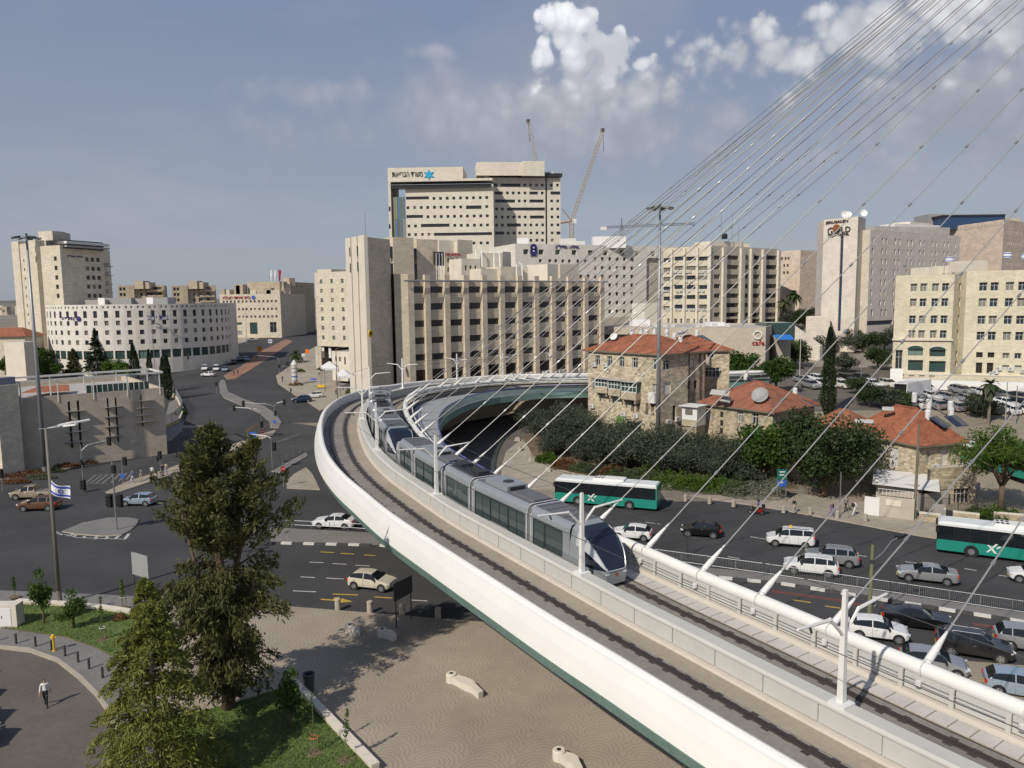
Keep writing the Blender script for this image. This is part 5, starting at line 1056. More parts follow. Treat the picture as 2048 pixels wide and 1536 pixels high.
def house1():
 L,C_,R=at(1176,760,118),at(1320,760,107.5),at(1411,760,113);z1=zat(1320,708,107.5);D=(L[0]+R[0]-C_[0],L[1]+R[1]-C_[1])
 b=Bld('stone_house','three storey stone house with red hip roof and glazed balcony next to the bridge end',[L,C_,R,D],z1,S_house,z0=2.,cat='house',par=.05);fl,fr=b.F[:2]
 fl.grid([1195,1219,1243,1270,1311],[724],1.0,1.5,'multi',G_mix,refx=1243);fl.grid([1188,1309],[775],.9,1.9,'multi',G_mix,refx=1250);fl.grid([1265.5,1276],[811],.62,1.9,'shut',wood,refx=1270);fl.grid([1294,1305],[819],.55,1.7,'shut',wood,refx=1300);fl.rect(1260,1280,845,870,'cross',G_mix)
 fr.grid([1333],[730],1.3,1.4,'multi',G_mix);fr.grid([1383],[727],1.2,1.1,'shut');fr.grid([1334],[776],1.5,1.7,'shut',white);fr.grid([1378.5,1391],[769],.7,1.2,'dark',G_brown);fr.grid([1348.5],[826],.7,2.2,'dark',G_brown);b.done(.22)
 hip(b,[L,C_,R,D],z1,z1+2.3,tile,.55,.5)
 # second roof behind
 o=Vector((R[0]-C_[0],R[1]-C_[1]))*.98;q2=[tuple(Vector(C_)+o*.55+Vector((1.2,7))),tuple(Vector(R)+Vector((4.2,2.5))),tuple(Vector(R)+Vector((2.5,12))),tuple(Vector(C_)+o*.4+Vector((-2,17)))]
 rear=Bld('stone_house','rear wing of the three storey stone house, red roof and glazed porch',q2,z1-.1,S_house,z0=3.,cat='house',par=.05);rf=rear.F[0];rf.grid([1421],[707],1.,1.3,'multi',G_mix);rf.grid([1424],[745],2.2,1.5,'multi',G_mix);rear.done(.2);hip(rear,q2,z1-.1,z1+1.9,tile,.55,.5)
 # enclosed balconies
 for x0,x1,yt,yb in((1200,1224,755,786),(1226,1250,758,792),(1252,1282,761,800)):
  u0,v1=fl.uv(x0,yt);u1,v0=fl.uv(x1,yb);vm=v0+(v1-v0)*.42
  q=[fl.pt(u0,0,-.05),fl.pt(u1,0,-.05),fl.pt(u1,0,1.1),fl.pt(u0,0,1.1)];bx=b.part('balcony',MB().prism([(p.x,p.y)for p in q],v0,vm,bottom=True),S_tan)
  q3=[fl.pt(u0+.06,0,-.04),fl.pt(u1-.06,0,-.04),fl.pt(u1-.06,0,1.0),fl.pt(u0+.06,0,1.0)];b.part('glazing_core',MB().prism([(p.x,p.y)for p in q3],vm,v1-.12),G_teal,bx)
  n=4
  for k in range(n+1):u=u0+(u1-u0)*k/n;b.part('mullion',MB().obox(fl.pt(u,(vm+v1)/2,1.03),fl.u*.04,fl.n*.05,Vector((0,0,(v1-vm)/2))),frame_w,bx)
  for vv in(vm+.05,vm+(v1-vm)*.5,v1-.06):b.part('transom',MB().obox(fl.pt((u0+u1)/2,vv,1.05),fl.u*((u1-u0)/2),fl.n*.05,Vector((0,0,.05))),frame_w,bx)
  q=[fl.pt(u0-.1,0,-.05),fl.pt(u1+.1,0,-.05),fl.pt(u1+.1,0,1.4),fl.pt(u0-.1,0,1.4)];b.part('balcony_roof',MB().prism([(p.x,p.y)for p in q],v1-.06,v1+.1,bottom=True),roofgrey,bx)
  for k in(0.12,.88):u=u0+(u1-u0)*k;b.part('bracket',MB().obox(fl.pt(u,v0-.25,.5),fl.u*.1,fl.n*.5,Vector((0,0,.25))),S_tan,bx)
 for x in(1377,1399,1409):u=fr.uv(x,740)[0];b.part('downpipe',MB().tube([fr.pt(u,2.5,.12),fr.pt(u,z1-.2,.12)],.08,6),plain('pipe_brown_%d'%x,(.10,.055,.035),.6))
 for x,y in((1190,729),(1213,730),(1249,828),(1274,832),(1186,812)):ac(b,fl,x,y,.02)
 for x,y in((1354,838),(1336,843)):ac(b,fr,x,y,.02)
 u,v=fl.uv(1308,795);b.part('tarpaulin',MB().obox(fl.pt(u,v,.3),fl.u*.55,fl.n*.3,Vector((0,0,.75))),white)
 u,v=fl.uv(1243,850);b.part('garden_gate',MB().obox(fl.pt(u,v,.15),fl.u*.85,fl.n*.05,Vector((0,0,1.3))),plain('gate_green',(.13,.27,.07),.6,noise=.3,nscale=4.))
 ex=MB();q=[fl.pt(fl.uv(1255,850)[0],0,0),fl.pt(fl.uv(1284,850)[0],0,0),fl.pt(fl.uv(1284,850)[0],0,1.2),fl.pt(fl.uv(1255,850)[0],0,1.2)];ex.prism([(p.x,p.y)for p in q],zat(1270,843,110),zat(1270,840,110),bottom=True);b.part('door_canopy',ex,S_tan)
 for x,y,Y,l in((1264,667,119,'leftmost tank on the roof of the tall stone house, without panel'),(1282,665,120,'second tank from the left on the tall stone house'),(1293,667,119.5,'third tank from the left on the tall stone house'),(1309,664,120,'tank just left of the lamp mast on the tall stone house'),(1334,665,120,'tank just right of the lamp mast on the tall stone house')):heater(x,y,Y,'white water tank: '+l,False)
 heater(1349,675,116,'white tank in the middle of the ridge right of the lamp mast',False);heater(1361,683,113.5,'white tank with two dark collectors on the front roof corner of the tall stone house',True,2,-.9);heater(1394,668,122,'white tank with collectors on the rear wing of the tall stone house',True,2,-.6)
 dish(1367,665,121,.9,'large pale satellite dish on the rear wing of the tall stone house',roofgrey);dish(1228,674,117.5,.6,'small white satellite dish at the left end of the tall house roof',white)
def house2():
 L,C_,R=at(1404,850,106),at(1545,850,96.5),at(1628,850,103);z1=zat(1404,805,106);D=(L[0]+R[0]-C_[0],L[1]+R[1]-C_[1])
 b=Bld('stone_house','low rough stone house with red hip roof half hidden by trees in the middle',[L,C_,R,D],z1,S_house2,z0=.5,cat='house',par=.05);fl,fr=b.F[:2]
 fl.grid([1416],[832],1.2,1.1,'shut');fl.grid([1443],[829,846,862],.55,.8,'dark',G_brown);fl.grid([1412],[878],1.2,1.4,'dark',G_brown);fl.grid([1480,1510],[838],1.,1.5,'multi',G_mix);b.done(.22);hip(b,[L,C_,R,D],z1,z1+3.0,tile2,.55,.5)
 x0,x1=1364,1394;f=Fac(at(x0,830,104),at(x1,830,102.5),0,20);q=[f.pt(0,0,0),f.pt(f.L,0,0),f.pt(f.L,0,-2.5),f.pt(0,0,-2.5)];zb,zt=zat(x0,850,104),zat(x0,812,104);bay=b.part('closed_balcony',MB().prism([(p.x,p.y)for p in q],zb,zt,bottom=True),white)
 b.part('balcony_base',MB().obox(f.pt(f.L/2,zb+.4,.02),f.u*(f.L/2),f.n*.05,Vector((0,0,.45))),S_tan,bay);u,v=f.uv(1378,823);b.part('sliding_window',MB().obox(f.pt(u,v,.03),f.u*.55,f.n*.04,Vector((0,0,.42))),G_dark,bay)
 q=[f.pt(-.3,0,.4),f.pt(f.L+.3,0,.4),f.pt(f.L+.3,0,-2.6),f.pt(-.3,0,-2.6)];b.part('balcony_roof',MB().prism([(p.x,p.y)for p in q],zt,zt+.12,bottom=True),roofwhite,bay)
 q=[f.pt(.1,0,-.1),f.pt(f.L-.1,0,-.1),f.pt(f.L-.1,0,-2.4),f.pt(.1,0,-2.4)];b.part('plinth',MB().prism([(p.x,p.y)for p in q],1,zb),S_house2,bay)
 for(x,y,w)in((1440,786,2.2),(1452,799,1.1)):p=ony(x,y,101.5);b.part('roof_patch',MB().obox(p,Vector((w*.5,-w*.25,-.1)),Vector((.25,.4,.28)),Vector((-.02,-.03,.05))),roofgrey)
 heater(1492,751,110,'white tank with collector on the ridge of the middle house',True,1,-.8);heater(1590,785,106,'white tank on the right slope of the middle house',False);dish(1521,792,99.5,1.1,'big dark mesh satellite dish on the middle house roof',frame_g,1.4)
 for x,y,l in((1577,810,'left'),(1600,807,'middle'),(1617,804,'right')):roofpanel(x,y,100.5+(x-1577)*.05,l+' of three dark collectors lying on the right slope of the middle house',-.5,.5,.5,1.0)
def house3():
 L,C_,R=at(1700,920,97),at(1836,920,87.5),at(1921,920,89.5);z1=zat(1836,890,87.5);D=(L[0]+R[0]-C_[0]+1,L[1]+R[1]-C_[1]+1)
 b=Bld('stone_house','two storey stone house with red hip roof and solar collectors by the right pavement',[L,C_,R,D],z1,S_house,z0=-.3,cat='house',par=.05);fl,fr=b.F[:2]
 fl.grid([1747,1762],[898],.8,1.4,'shut');fl.grid([1786.5],[914],1.35,2.3,'shut',white);fr.grid([1857],[918],.6,1.3,'mull',G_mix);fr.grid([1889],[915],.8,1.9,'shut',white);fr.grid([1910],[917],.9,2.1,'shut',S_cream);b.done(.22);hip(b,[L,C_,R,D],z1,z1+3.6,tile,.6,.5)
 # lower red-roofed wing to the left
 q2=[at(1628,870,101),at(1722,880,95),at(1745,880,100),at(1650,870,106)];w=Bld('stone_house','lower left wing of the right-hand stone house, small red roof',q2,zat(1628,848,101),S_house,z0=.3,cat='house',par=.05);w.done();hip(w,q2,w.z1,w.z1+2.0,tile2,.5,.5)
 # porch bay with flat roof, door and window wall
 q3=[at(1853,980,85.8),at(1952,980,86.5),at(1950,980,91),at(1853,980,90)];p3=Bld('porch_bay','rusticated stone porch bay with white framed glass doors on the right-hand house',q3,zat(1853,937,85.8),S_house2,z0=-.3,cat='porch',par=.4);pf=p3 .F[0];pf.rect(1907,1940,977,1016,'multi',G_brown);p3 .done(.3)
 ac(b,fr,1866,934,.02,sc=1.2);ac(b,fl,1770,958,.02,sc=1.2)
 u0,u1=fl.uv(1750,938)[0],fl.uv(1800,938)[0];v=fl.uv(1780,942)[1];q=[fl.pt(u0,0,0),fl.pt(u1,0,0),fl.pt(u1,0,1.2),fl.pt(u0,0,1.2)];bal=b.part('balcony_slab',MB().prism([(p.x,p.y)for p in q],v-.15,v+.1,bottom=True),S_tan);rl=MB()
 for k in range(22):u=u0+(u1-u0)*k/21;rl.tube([fl.pt(u,v+.1,1.15),fl.pt(u,v+1.1,1.15)],.02,4)
 rl.tube([fl.pt(u0,v+1.1,1.15),fl.pt(u1,v+1.1,1.15)],.03,4);b.part('railing',rl,offwhite,bal)
 u=fl.uv(1757,880)[0];b.part('downpipe',MB().tube([fl.pt(u,1,.1),fl.pt(u,z1-.2,.1)],.07,6),MATS['pipe_brown_1377'])
 for(x,y,wd_)in((1728,843,1.6),(1776,818,1.),(1822,848,1.2),(1860,874,.7)):p=ony(x,y,91.5 if x>1800 else 93.5);b.part('roof_patch',MB().obox(p,Vector((wd_*.6,-wd_*.25,0)),Vector((.12,.25,.2)),Vector((-.02,-.05,.05))),roofgrey)
 # sheds in front with pale sheet roofs
 A,B_=at(1752,985,86.5),at(1836,1000,83.8);s=Bld('lean_to_shed','lean-to shed with pale sheet roof in front of the right-hand house',back(A,B_,4.5),zat(1752,962,86.5),S_shade,z0=-.3,cat='shed',par=.02);s.done();q=back(at(1745,965,85.5),at(1880,985,82.5),5.2);z=s.z1;s.part('sheet_roof',MB().hexa([(q[0][0],q[0][1],z-.1),(q[1][0],q[1][1],z-.35),(q[2][0],q[2][1],z+.35),(q[3][0],q[3][1],z+.5),(q[0][0],q[0][1],z),(q[1][0],q[1][1],z-.25),(q[2][0],q[2][1],z+.45),(q[3][0],q[3][1],z+.6)]),roofwhite)
 A,B_=at(1752,1015,81.5),at(1828,1030,79.5);g=Bld('courtyard_wall','rendered courtyard wall with blank plaque and white gate beside the shed',back(A,B_,.4),zat(1752,990,81.5),S_shade,z0=-.3,cat='wall',par=.02);gf=g.F[0];g.done();u,v=gf.uv(1787,1006);g.part('plaque',MB().obox(gf.pt(u,v,.03),gf.u*.75,gf.n*.03,Vector((0,0,.33))),S_smooth)
 u=gf.uv(1744,1010)[0];g.part('gate',MB().obox(gf.pt(u,1.0,.05),gf.u*.75,gf.n*.05,Vector((0,0,1.15))),white);rl=MB()
 for k in range(10):uu=.2+k*(gf.L-.4)/9;rl.tube([gf.pt(uu,g.z1,-.2),gf.pt(uu,g.z1+.7,-.2)],.025,4)
 rl.tube([gf.pt(.1,g.z1+.7,-.2),gf.pt(gf.L-.1,g.z1+.7,-.2)],.03,4);g.part('railing',rl,white)
 lw=Bld('ramp_wall','sloping rendered wall between the shed and the porch bay',[at(1836,1010,83),at(1897,1000,85),at(1897,1000,85.5),at(1836,1010,83.5)],zat(1850,985,84),S_shade,z0=-.3,cat='wall',par=.02);lw.done()
 heater(1856,830,91,'white tank with two collectors on the front hip of the right-hand house',True,2,-.9);heater(1902,826,92.5,'white tank with two grey collectors at the right end of the right-hand house',True,2,-1.2,True);heater(1858,808,97,'white tank on the rear slope of the right-hand house',True,1,-.6);heater(1901,812,97,'rear white tank at the right end of the right-hand house',False);heater(1829,795,101,'white tank with upright collector behind the ridge of the right-hand house',True,1,-.5)
 # rubble walls and cabinet along the pavement
 for k,(x0,x1,ya,yb,l)in enumerate(((1838,1880,1042,1047,'short rubble wall left of the grey street cabinet'),(1905,1958,1040,1046,'rubble wall with pale coping left of the passage'),(1986,2100,1042,1052,'rubble wall with pale coping running out of the right edge'))):
  p,q=gp(x0,ya),gp(x1,yb);d=(q-p).normalized();n=Vector((-d.y,d.x,0))*.22;t=Thing('rubble_wall',l,'wall',tuple(p));U=Vector((0,0,1));t.part('masonry',MB().obox((p+q)/2+U*.4,(q-p)/2,n,U*.5),S_wall);t.part('coping',MB().obox((p+q)/2+U*.95,(q-p)/2*1.01,n*1.2,U*.06),S_smooth)
 p=gp(1877,1037);t=Thing('street_cabinet','grey metal street cabinet in front of the porch bay','cabinet',tuple(p));t.part('body',MB().box(p.x-.62,p.x+.62,p.y-.25,p.y+.25,p.z+.05,p.z+1.5),plain('cabinet_grey',(.36,.34,.30),.6));t.part('plinth',MB().box(p.x-.65,p.x+.65,p.y-.28,p.y+.28,p.z,p.z+.12),concrete);t.part('notice',MB().box(p.x+.35,p.x+.58,p.y-.27,p.y-.25,p.z+1.0,p.z+1.25),white)
 # iron fence
 p,q=gp(1845,1030),gp(2100,1043);t=Thing('iron_fence','thin iron fence behind the rubble walls on the right','fence',tuple(p));mb=MB();n=90
 for k in range(n):c=p+(q-p)*(k/n);mb.obox(c+Vector((0,0,1.3)),Vector((.012,0,0)),Vector((0,.012,0)),Vector((0,0,.75)))
 t.part('bars',mb,steeld,kind='stuff');t.part('top_rail',MB().tube([p+Vector((0,0,2.0)),q+Vector((0,0,2.0))],.025,4),steeld)
 for k in range(8):c=p+(q-p)*(k/7);t.part('post',MB().tube([c,c+Vector((0,0,2.1))],.035,5),steeld)
house1();house2();house3()
# retaining wall under the far arm of the bridge
def underbridge():
 pts=[onz(915,830,2.).xy,(-3.0,126),(6,129),(22,127),(34,123)];p0=Vector((-14.5,117.5));P=[p0,Vector((-9,123)),Vector((0,127.5)),Vector((10,128.5)),Vector((24,126.5)),Vector((40,122))]
 t=Thing('abutment_wall','tan stone retaining wall below the far arm of the bridge','wall',(0,127,gz(0,127)));mb=MB()
 for a,b in zip(P,P[1:]):
  d=(b-a).normalized();n=Vector((-d.y,d.x))*.4;mb.prism([tuple(a),tuple(b),tuple(b+n),tuple(a+n)],0,7.7)
 t.part('masonry',mb,S_tan)
 m2=MB();m2 .prism([(-15.5,115.5),(-11.5,119.5),(-12.3,120.5),(-16.5,116.5)],0,7.8);t.part('pier',m2,S_cream)
underbridge()
# ------------------------------------------------------------------ the cable-stayed tram bridge
CP=[(27.5,7.5),(21.6,15.3),(15.9,22.8),(12.0,28.3),(8.1,34.2),(5.7,37.75),(2.25,43.2),(-.9,48.2),(-4.5,54.0),(-7.85,60.3),(-10.6,65.7),(-13.4,72.5),(-15.95,80.9),(-18.3,91.0),(-19.6,101),(-19.6,109.3),(-18.0,115.8),(-15.6,120.2),(-10.3,126),(-2.2,131.4),(6.5,133.3),(14,133.4),(26,135.5),(45,141)]
def cat(P,n=40):
 P=[Vector(p)for p in P];P=[P[0]*2-P[1]]+P+[P[-1]*2-P[-2]];out=[]
 for i in range(1,len(P)-2):
  p0,p1,p2,p3=P[i-1:i+3]
  for k in range(n):
   t=k/n;out.append(.5*((2*p1)+(p2-p0)*t+(2*p0-5*p1+4*p2-p3)*t*t+(3*p1-p0-3*p2+p3)*t**3))
 out.append(P[-2]);return out
_c=cat(CP)
# smooth lightly, then resample by arc length
for _ in range(60):_c=[_c[0]]+[(_c[i-1]+_c[i]*2+_c[i+1])/4 for i in range(1,len(_c)-1)]+[_c[-1]]
STEP=.5;CS=[_c[0]];acc=0.
for a,b in zip(_c,_c[1:]):
 L=(b-a).length
 while acc+L>=STEP:
  t=(STEP-acc)/L;a=a.lerp(b,t);CS.append(a);L=(b-a).length;acc=0.
 acc+=L
SMAX=(len(CS)-1)*STEP
def dz(y):return 7.2+0.034*min(max(y-28,-15),67)
def cpos(s):
 s=min(max(s,0),SMAX-.01);i=int(s/STEP);t=s/STEP-i;p=CS[i].lerp(CS[min(i+1,len(CS)-1)],t)
 a,b=CS[max(i-2,0)],CS[min(i+3,len(CS)-1)];T=(b-a).normalized();return p,T
def BP(s,o,z=0.):
 p,T=cpos(s);return Vector((p.x+T.y*o,p.y-T.x*o,dz(p.y)+z))
def ondeck(px,py,off=0.):
 z=8.
 for _ in range(25):p=onz(px,py,z+off);z=dz(p.y)
 return p
def near_s(p,o=0.):
 best=min(range(len(CS)),key=lambda i:(BP(i*STEP,o).xy-Vector((p.x,p.y))).length);return best*STEP
def strip(prof,s0,s1,step=1.,closed=True,ends=True,fn=None):
 """extrude a cross profile [(offset, height)] along the bridge"""
 mb=MB();n=max(2,int((s1-s0)/step));k=len(prof)
 for i in range(n+1):
  s=s0+(s1-s0)*i/n;pr=prof if fn is None else fn(s)
  for o,z in pr:mb.v.append(tuple(BP(s,o,z)))
 for i in range(n):
  for j in range(k if closed else k-1):a=i*k+j;b=i*k+(j+1)%k;mb.f.append((a,b,b+k,a+k));mb.m.append(0)
 if closed and ends:mb.f.append(tuple(range(k))[::-1]);mb.m.append(0);mb.f.append(tuple(n*k+j for j in range(k)));mb.m.append(0)
 return mb
BR=Thing('tram_bridge','white curving cable-stayed tram bridge with green panelled edge sweeping through the picture','bridge',tuple(BP(40,0)))
def bridge():
 S0,S1=0.,SMAX-.5;B=BR
 B.part('girder',strip([(-4.2,-.06),(6.1,-.06),(5.6,-1.0),(2.5,-1.9),(-2.5,-1.9),(-4.2,-1.6)],S0,S1,1.),concrete)
 for o0,o1,z,m,nm in((-4.15,-1.3,0,deckc,'track_slab'),(-1.3,-.3,0,decktan,'track_slab'),(.72,1.35,0,deckc,'track_slab'),(1.35,3.85,0,deckc,'track_slab'),(3.97,5.0,0,decktan,'walkway_bed')):B.part(nm,strip([(o0,-.05),(o1,-.05),(o1,z),(o0,z)],S0,S1,1.),m)
 B.part('drain_channel',strip([(3.86,-.05),(3.96,-.05),(3.96,-.012),(3.86,-.012)],S0,S1,1.),black)
 for o in(-3.2,-1.7,1.7,3.2):
  rb=B.part('rail',strip([(o-.035,.002),(o+.035,.002),(o+.035,.075),(o-.035,.075)],S0,S1,1.),railm)
  B.part('rail_bed',strip([(o-.2,.001),(o+.2,.001),(o+.17,.03),(o-.17,.03)],S0,S1,1.),railbed,rb)
  for g in(-.13,.13):B.part('guard_rail',strip([(o+g-.02,.02),(o+g+.02,.02),(o+g+.02,.06),(o+g-.02,.06)],S0,S1,1.),railm,rb)
  for k in range(int(S1/1.5)):
   pass
 cl=MB()
 for o in(-3.2,-1.7,1.7,3.2):
  for k in range(int((S1-4)/.9)):
   p,q=BP(2+k*.9,o-.3+.12*(k%2)),BP(2+k*.9+.38,o+.3+.06*(k%2));t=(BP(3+k*.9,o)-BP(2+k*.9,o)).normalized();nn=Vector((t.y,-t.x,0));cl.obox(BP(2+k*.9,o+(.02 if k%2 else-.03),.012),t*.16,nn*(.26+.04*(k%3)),Vector((0,0,.008)))
 B.part('rail_fastenings',cl,railbed,kind='stuff')
 # centre wall
 w=B.part('centre_wall',strip([(.04,0),(.70,0),(.70,.96),(.04,.96)],S0,S1,1.),parapet)
 B.part('coping',strip([(-.06,.94),(.80,.94),(.80,1.08),(.06,1.10),(-.06,1.02)],S0,S1,1.),parapet,w)
 B.part('wall_kerb',strip([(-.32,-.02),(.05,-.02),(.05,.13),(-.26,.11)],S0,S1,1.),pinkkerb,w)
 L=2.62
 for k in range(int(S1/L)):
  s=k*L
  if s<8 or s>118:continue
  B.part('wall_panel',strip([(-.03,.17),(.05,.17),(.05,.90),(-.03,.90)],s+.035,s+L-.035,.66),panelm,w)
  # outer shell and its green panels
 prof=[(-4.1,.0),(-4.1,.98),(-4.16,1.1),(-4.3,1.15),(-4.42,1.1),(-4.5,.98),(-4.62,.95),(-4.86,.3),(-5.0,-.25),(-5.06,-.55),(-4.9,-.55),(-4.3,-.2)]
 B.part('outer_shell',strip(prof,S0,S1,.7),shellwhite,smooth=False)
 lg=1.02;k=0
 for k in range(int((S1-14)/lg)):
  s=14+k*lg
  if s>112:break
  z0=.02 if k%2 else 0
  B.part('soffit_panel',strip([(-4.98,-.5),(-5.02-.008*(k%2),-.62),(-4.78,-1.25),(-4.2,-1.72),(-4.1,-1.6),(-4.6,-1.0)],s+.012,s+lg-.012,1.02),greenpanel)
 B.part('soffit_panel',strip([(-4.98,-.5),(-5.02,-.62),(-4.78,-1.25),(-4.2,-1.72),(-4.1,-1.6),(-4.6,-1.0)],113,S1,1.),greenpanel)
 # walkway slabs beside the inner parapet
 ls=.86
 for k in range(int((S1)/ls)):
  s=k*ls
  if s<10 or s>75:continue
  B.part('paving_slab',strip([(4.03,.004),(4.93,.004),(4.93,.045),(4.03,.045)],s+.03,s+ls-.03,.43),slabm)
 B.part('inner_kerb',strip([(4.95,-.02),(5.35,-.02),(5.35,.22),(5.05,.22)],S0,S1,1.),pinkkerb)
 # main tube, posts, panels and wires of the inner parapet
 tb=MB();n=int(S1/1.);pts=[BP(i,5.55,1.2)for i in range(n)];tb.tube(pts,.33,14);pipe=B.part('main_tube',tb,shellwhite,smooth=True)
 B.part('rail_wire',MB().tube([BP(i,5.18,.78)for i in range(n)],.016,4),steel,pipe);B.part('rail_wire',MB().tube([BP(i,5.18,.62)for i in range(n)],.014,4),steel,pipe)
 lp=2.15
 for k in range(int(S1/lp)):
  s=k*lp
  if s<6 or s>105:continue
  p,T=cpos(s);t3=Vector((T.x,T.y,0));n3=Vector((T.y,-T.x,0))
  B.part('post',MB().obox(BP(s,5.2,.6),t3*.09,n3*.05,Vector((0,0,.42))),parapet,pipe)
  B.part('infill_panel',strip([(5.26,.28),(5.32,.28),(5.32,.97),(5.26,.97)],s+.12,s+lp-.12,1.),panelm,pipe)
 B.part('edge_gutter',strip([(5.85,.55),(6.35,.5),(6.35,.42),(5.85,.42)],S0,S1,1.),black);B.part('edge_rail',MB().tube([BP(i,6.42,.93)for i in range(n)],.055,6),bright);B.part('edge_plate',strip([(6.36,-.1),(6.46,-.1),(6.46,.88),(6.36,.88)],S0,near_s(Vector((-3,63,0)),6),1.),steeld)
 # pedestrian deck, widening round the bend
 inn=cat([tuple(BP(near_s(Vector((4,53,0)),6),7.0).xy),tuple(BP(near_s(Vector((-1,62,0)),6),7.4).xy),(-6.3,74.5),(-7.7,81),(-8.5,87),(-8.75,92.4),(-8.15,99.7),(-6,109.0),(-1.8,115.9),(5.2,120.6),(11.5,121.2),(17,123.4),(26,128.5),(45,134)],12)
 sa=near_s(Vector((4,53,0)),6);N=len(inn);z_w=-.28;mb=MB();gl=MB();ed=MB();rl=[];ss=[min(range(int(sa/STEP),len(CS)),key=lambda i:(BP(i*STEP,6.3).xy-q).length)*STEP for q in inn]
 for i in range(1,N):ss[i]=max(ss[i],ss[i-1])
 out=[BP(s,6.3,z_w)for s in ss];ins=[Vector((q.x,q.y,o.z))for q,o in zip(inn,out)]
 for i in range(N-1):mb.poly([out[i],out[i+1],ins[i+1],ins[i]]);mb.poly([out[i]-Vector((0,0,.8)),ins[i]-Vector((0,0,.9)),ins[i+1]-Vector((0,0,.9)),out[i+1]-Vector((0,0,.8))]);ed.poly([ins[i]-Vector((0,0,.9)),ins[i+1]-Vector((0,0,.9)),ins[i+1]+Vector((0,0,.05)),ins[i]+Vector((0,0,.05))])
 w=B.part('walkway_deck',mb,walkdeck);B.part('edge_beam',ed,greenpanel,w)
 Z=Vector((0,0,1))
 for i in range(0,N-3,3):a,b=ins[i],ins[min(i+3,N-1)];B.part('glass_panel',MB().poly([ins[i]+Z*.1]+[ins[j]+Z*.1 for j in range(i+1,min(i+4,N))]+[ins[j]+Z*1.1 for j in range(min(i+3,N-1),i-1,-1)]),railglass,w)
 B.part('handrail',MB().tube([p+Z*1.15 for p in ins[:N*10//13]],.07,6),bluerail,w);B.part('handrail',MB().tube([p+Z*1.15 for p in ins[N*10//13-1:]],.06,6),steeld,w)
 # overhead contact wires
 for o in(-2.45,2.45):B.part('contact_wire',MB().tube([BP(i*4,o,4.6)for i in range(int(S1/4))],.018,4),steeld)
bridge()
def catenary_poles():
 T=None;labs=['nearest the camera, beside the paved walkway','in front of the tram nose','beside the middle of the tram','where the two tram units meet','at the left of the bend','behind the rear tram','at the top of the bend','left of three on the far arm','middle of three on the far arm','right of three on the far arm']
 for k,(px,py)in enumerate(((1695,1412),(1160,1145),(878,990),(752,899),(725,837),(756,800),(820,777),(904,762),(999,755),(1102,753))):
  q=ondeck(px,py,1.08);s=near_s(q,.38);p=BP(s,.38,1.08);_,t=cpos(s);n=Vector((t.y,-t.x,0));t3=Vector((t.x,t.y,0));h=4.6
  T=Thing('catenary_pole','white two-armed catenary pole on the bridge, '+labs[k],'pole',tuple(p),0,'catenary poles along the bridge');Z=Vector((0,0,1))
  T.part('base_plate',MB().obox(p+Z*.05,t3*.36,n*.36,Z*.07),white);a,b=.13,.075
  T.part('mast',MB().hexa([p+n*x*a+t3*y*a+Z*.1 for x,y in((-1,1),(-1,-1),(1,-1),(1,1))]+[p+n*x*b+t3*y*b+Z*h for x,y in((-1,1),(-1,-1),(1,-1),(1,1))]),white)
  for sg in(-1,1):
   T.part('arm',MB().tube([p+Z*h*.60,p+n*sg*.95+Z*h*.80],.065,6),white);T.part('arm_tip',MB().tube([p+n*sg*.9+Z*h*.79,p+n*sg*2.9+Z*(h*.82)],[.075,.05],6),white)
   T.part('insulator',MB().tube([p+n*sg*2.2+Z*h*.81,p+n*sg*2.05+Z*(h*.81-.3)],.05,5),steeld)
catenary_poles()
MAST0,MAST1=Vector((75,70,0)),Vector((75,70,118))
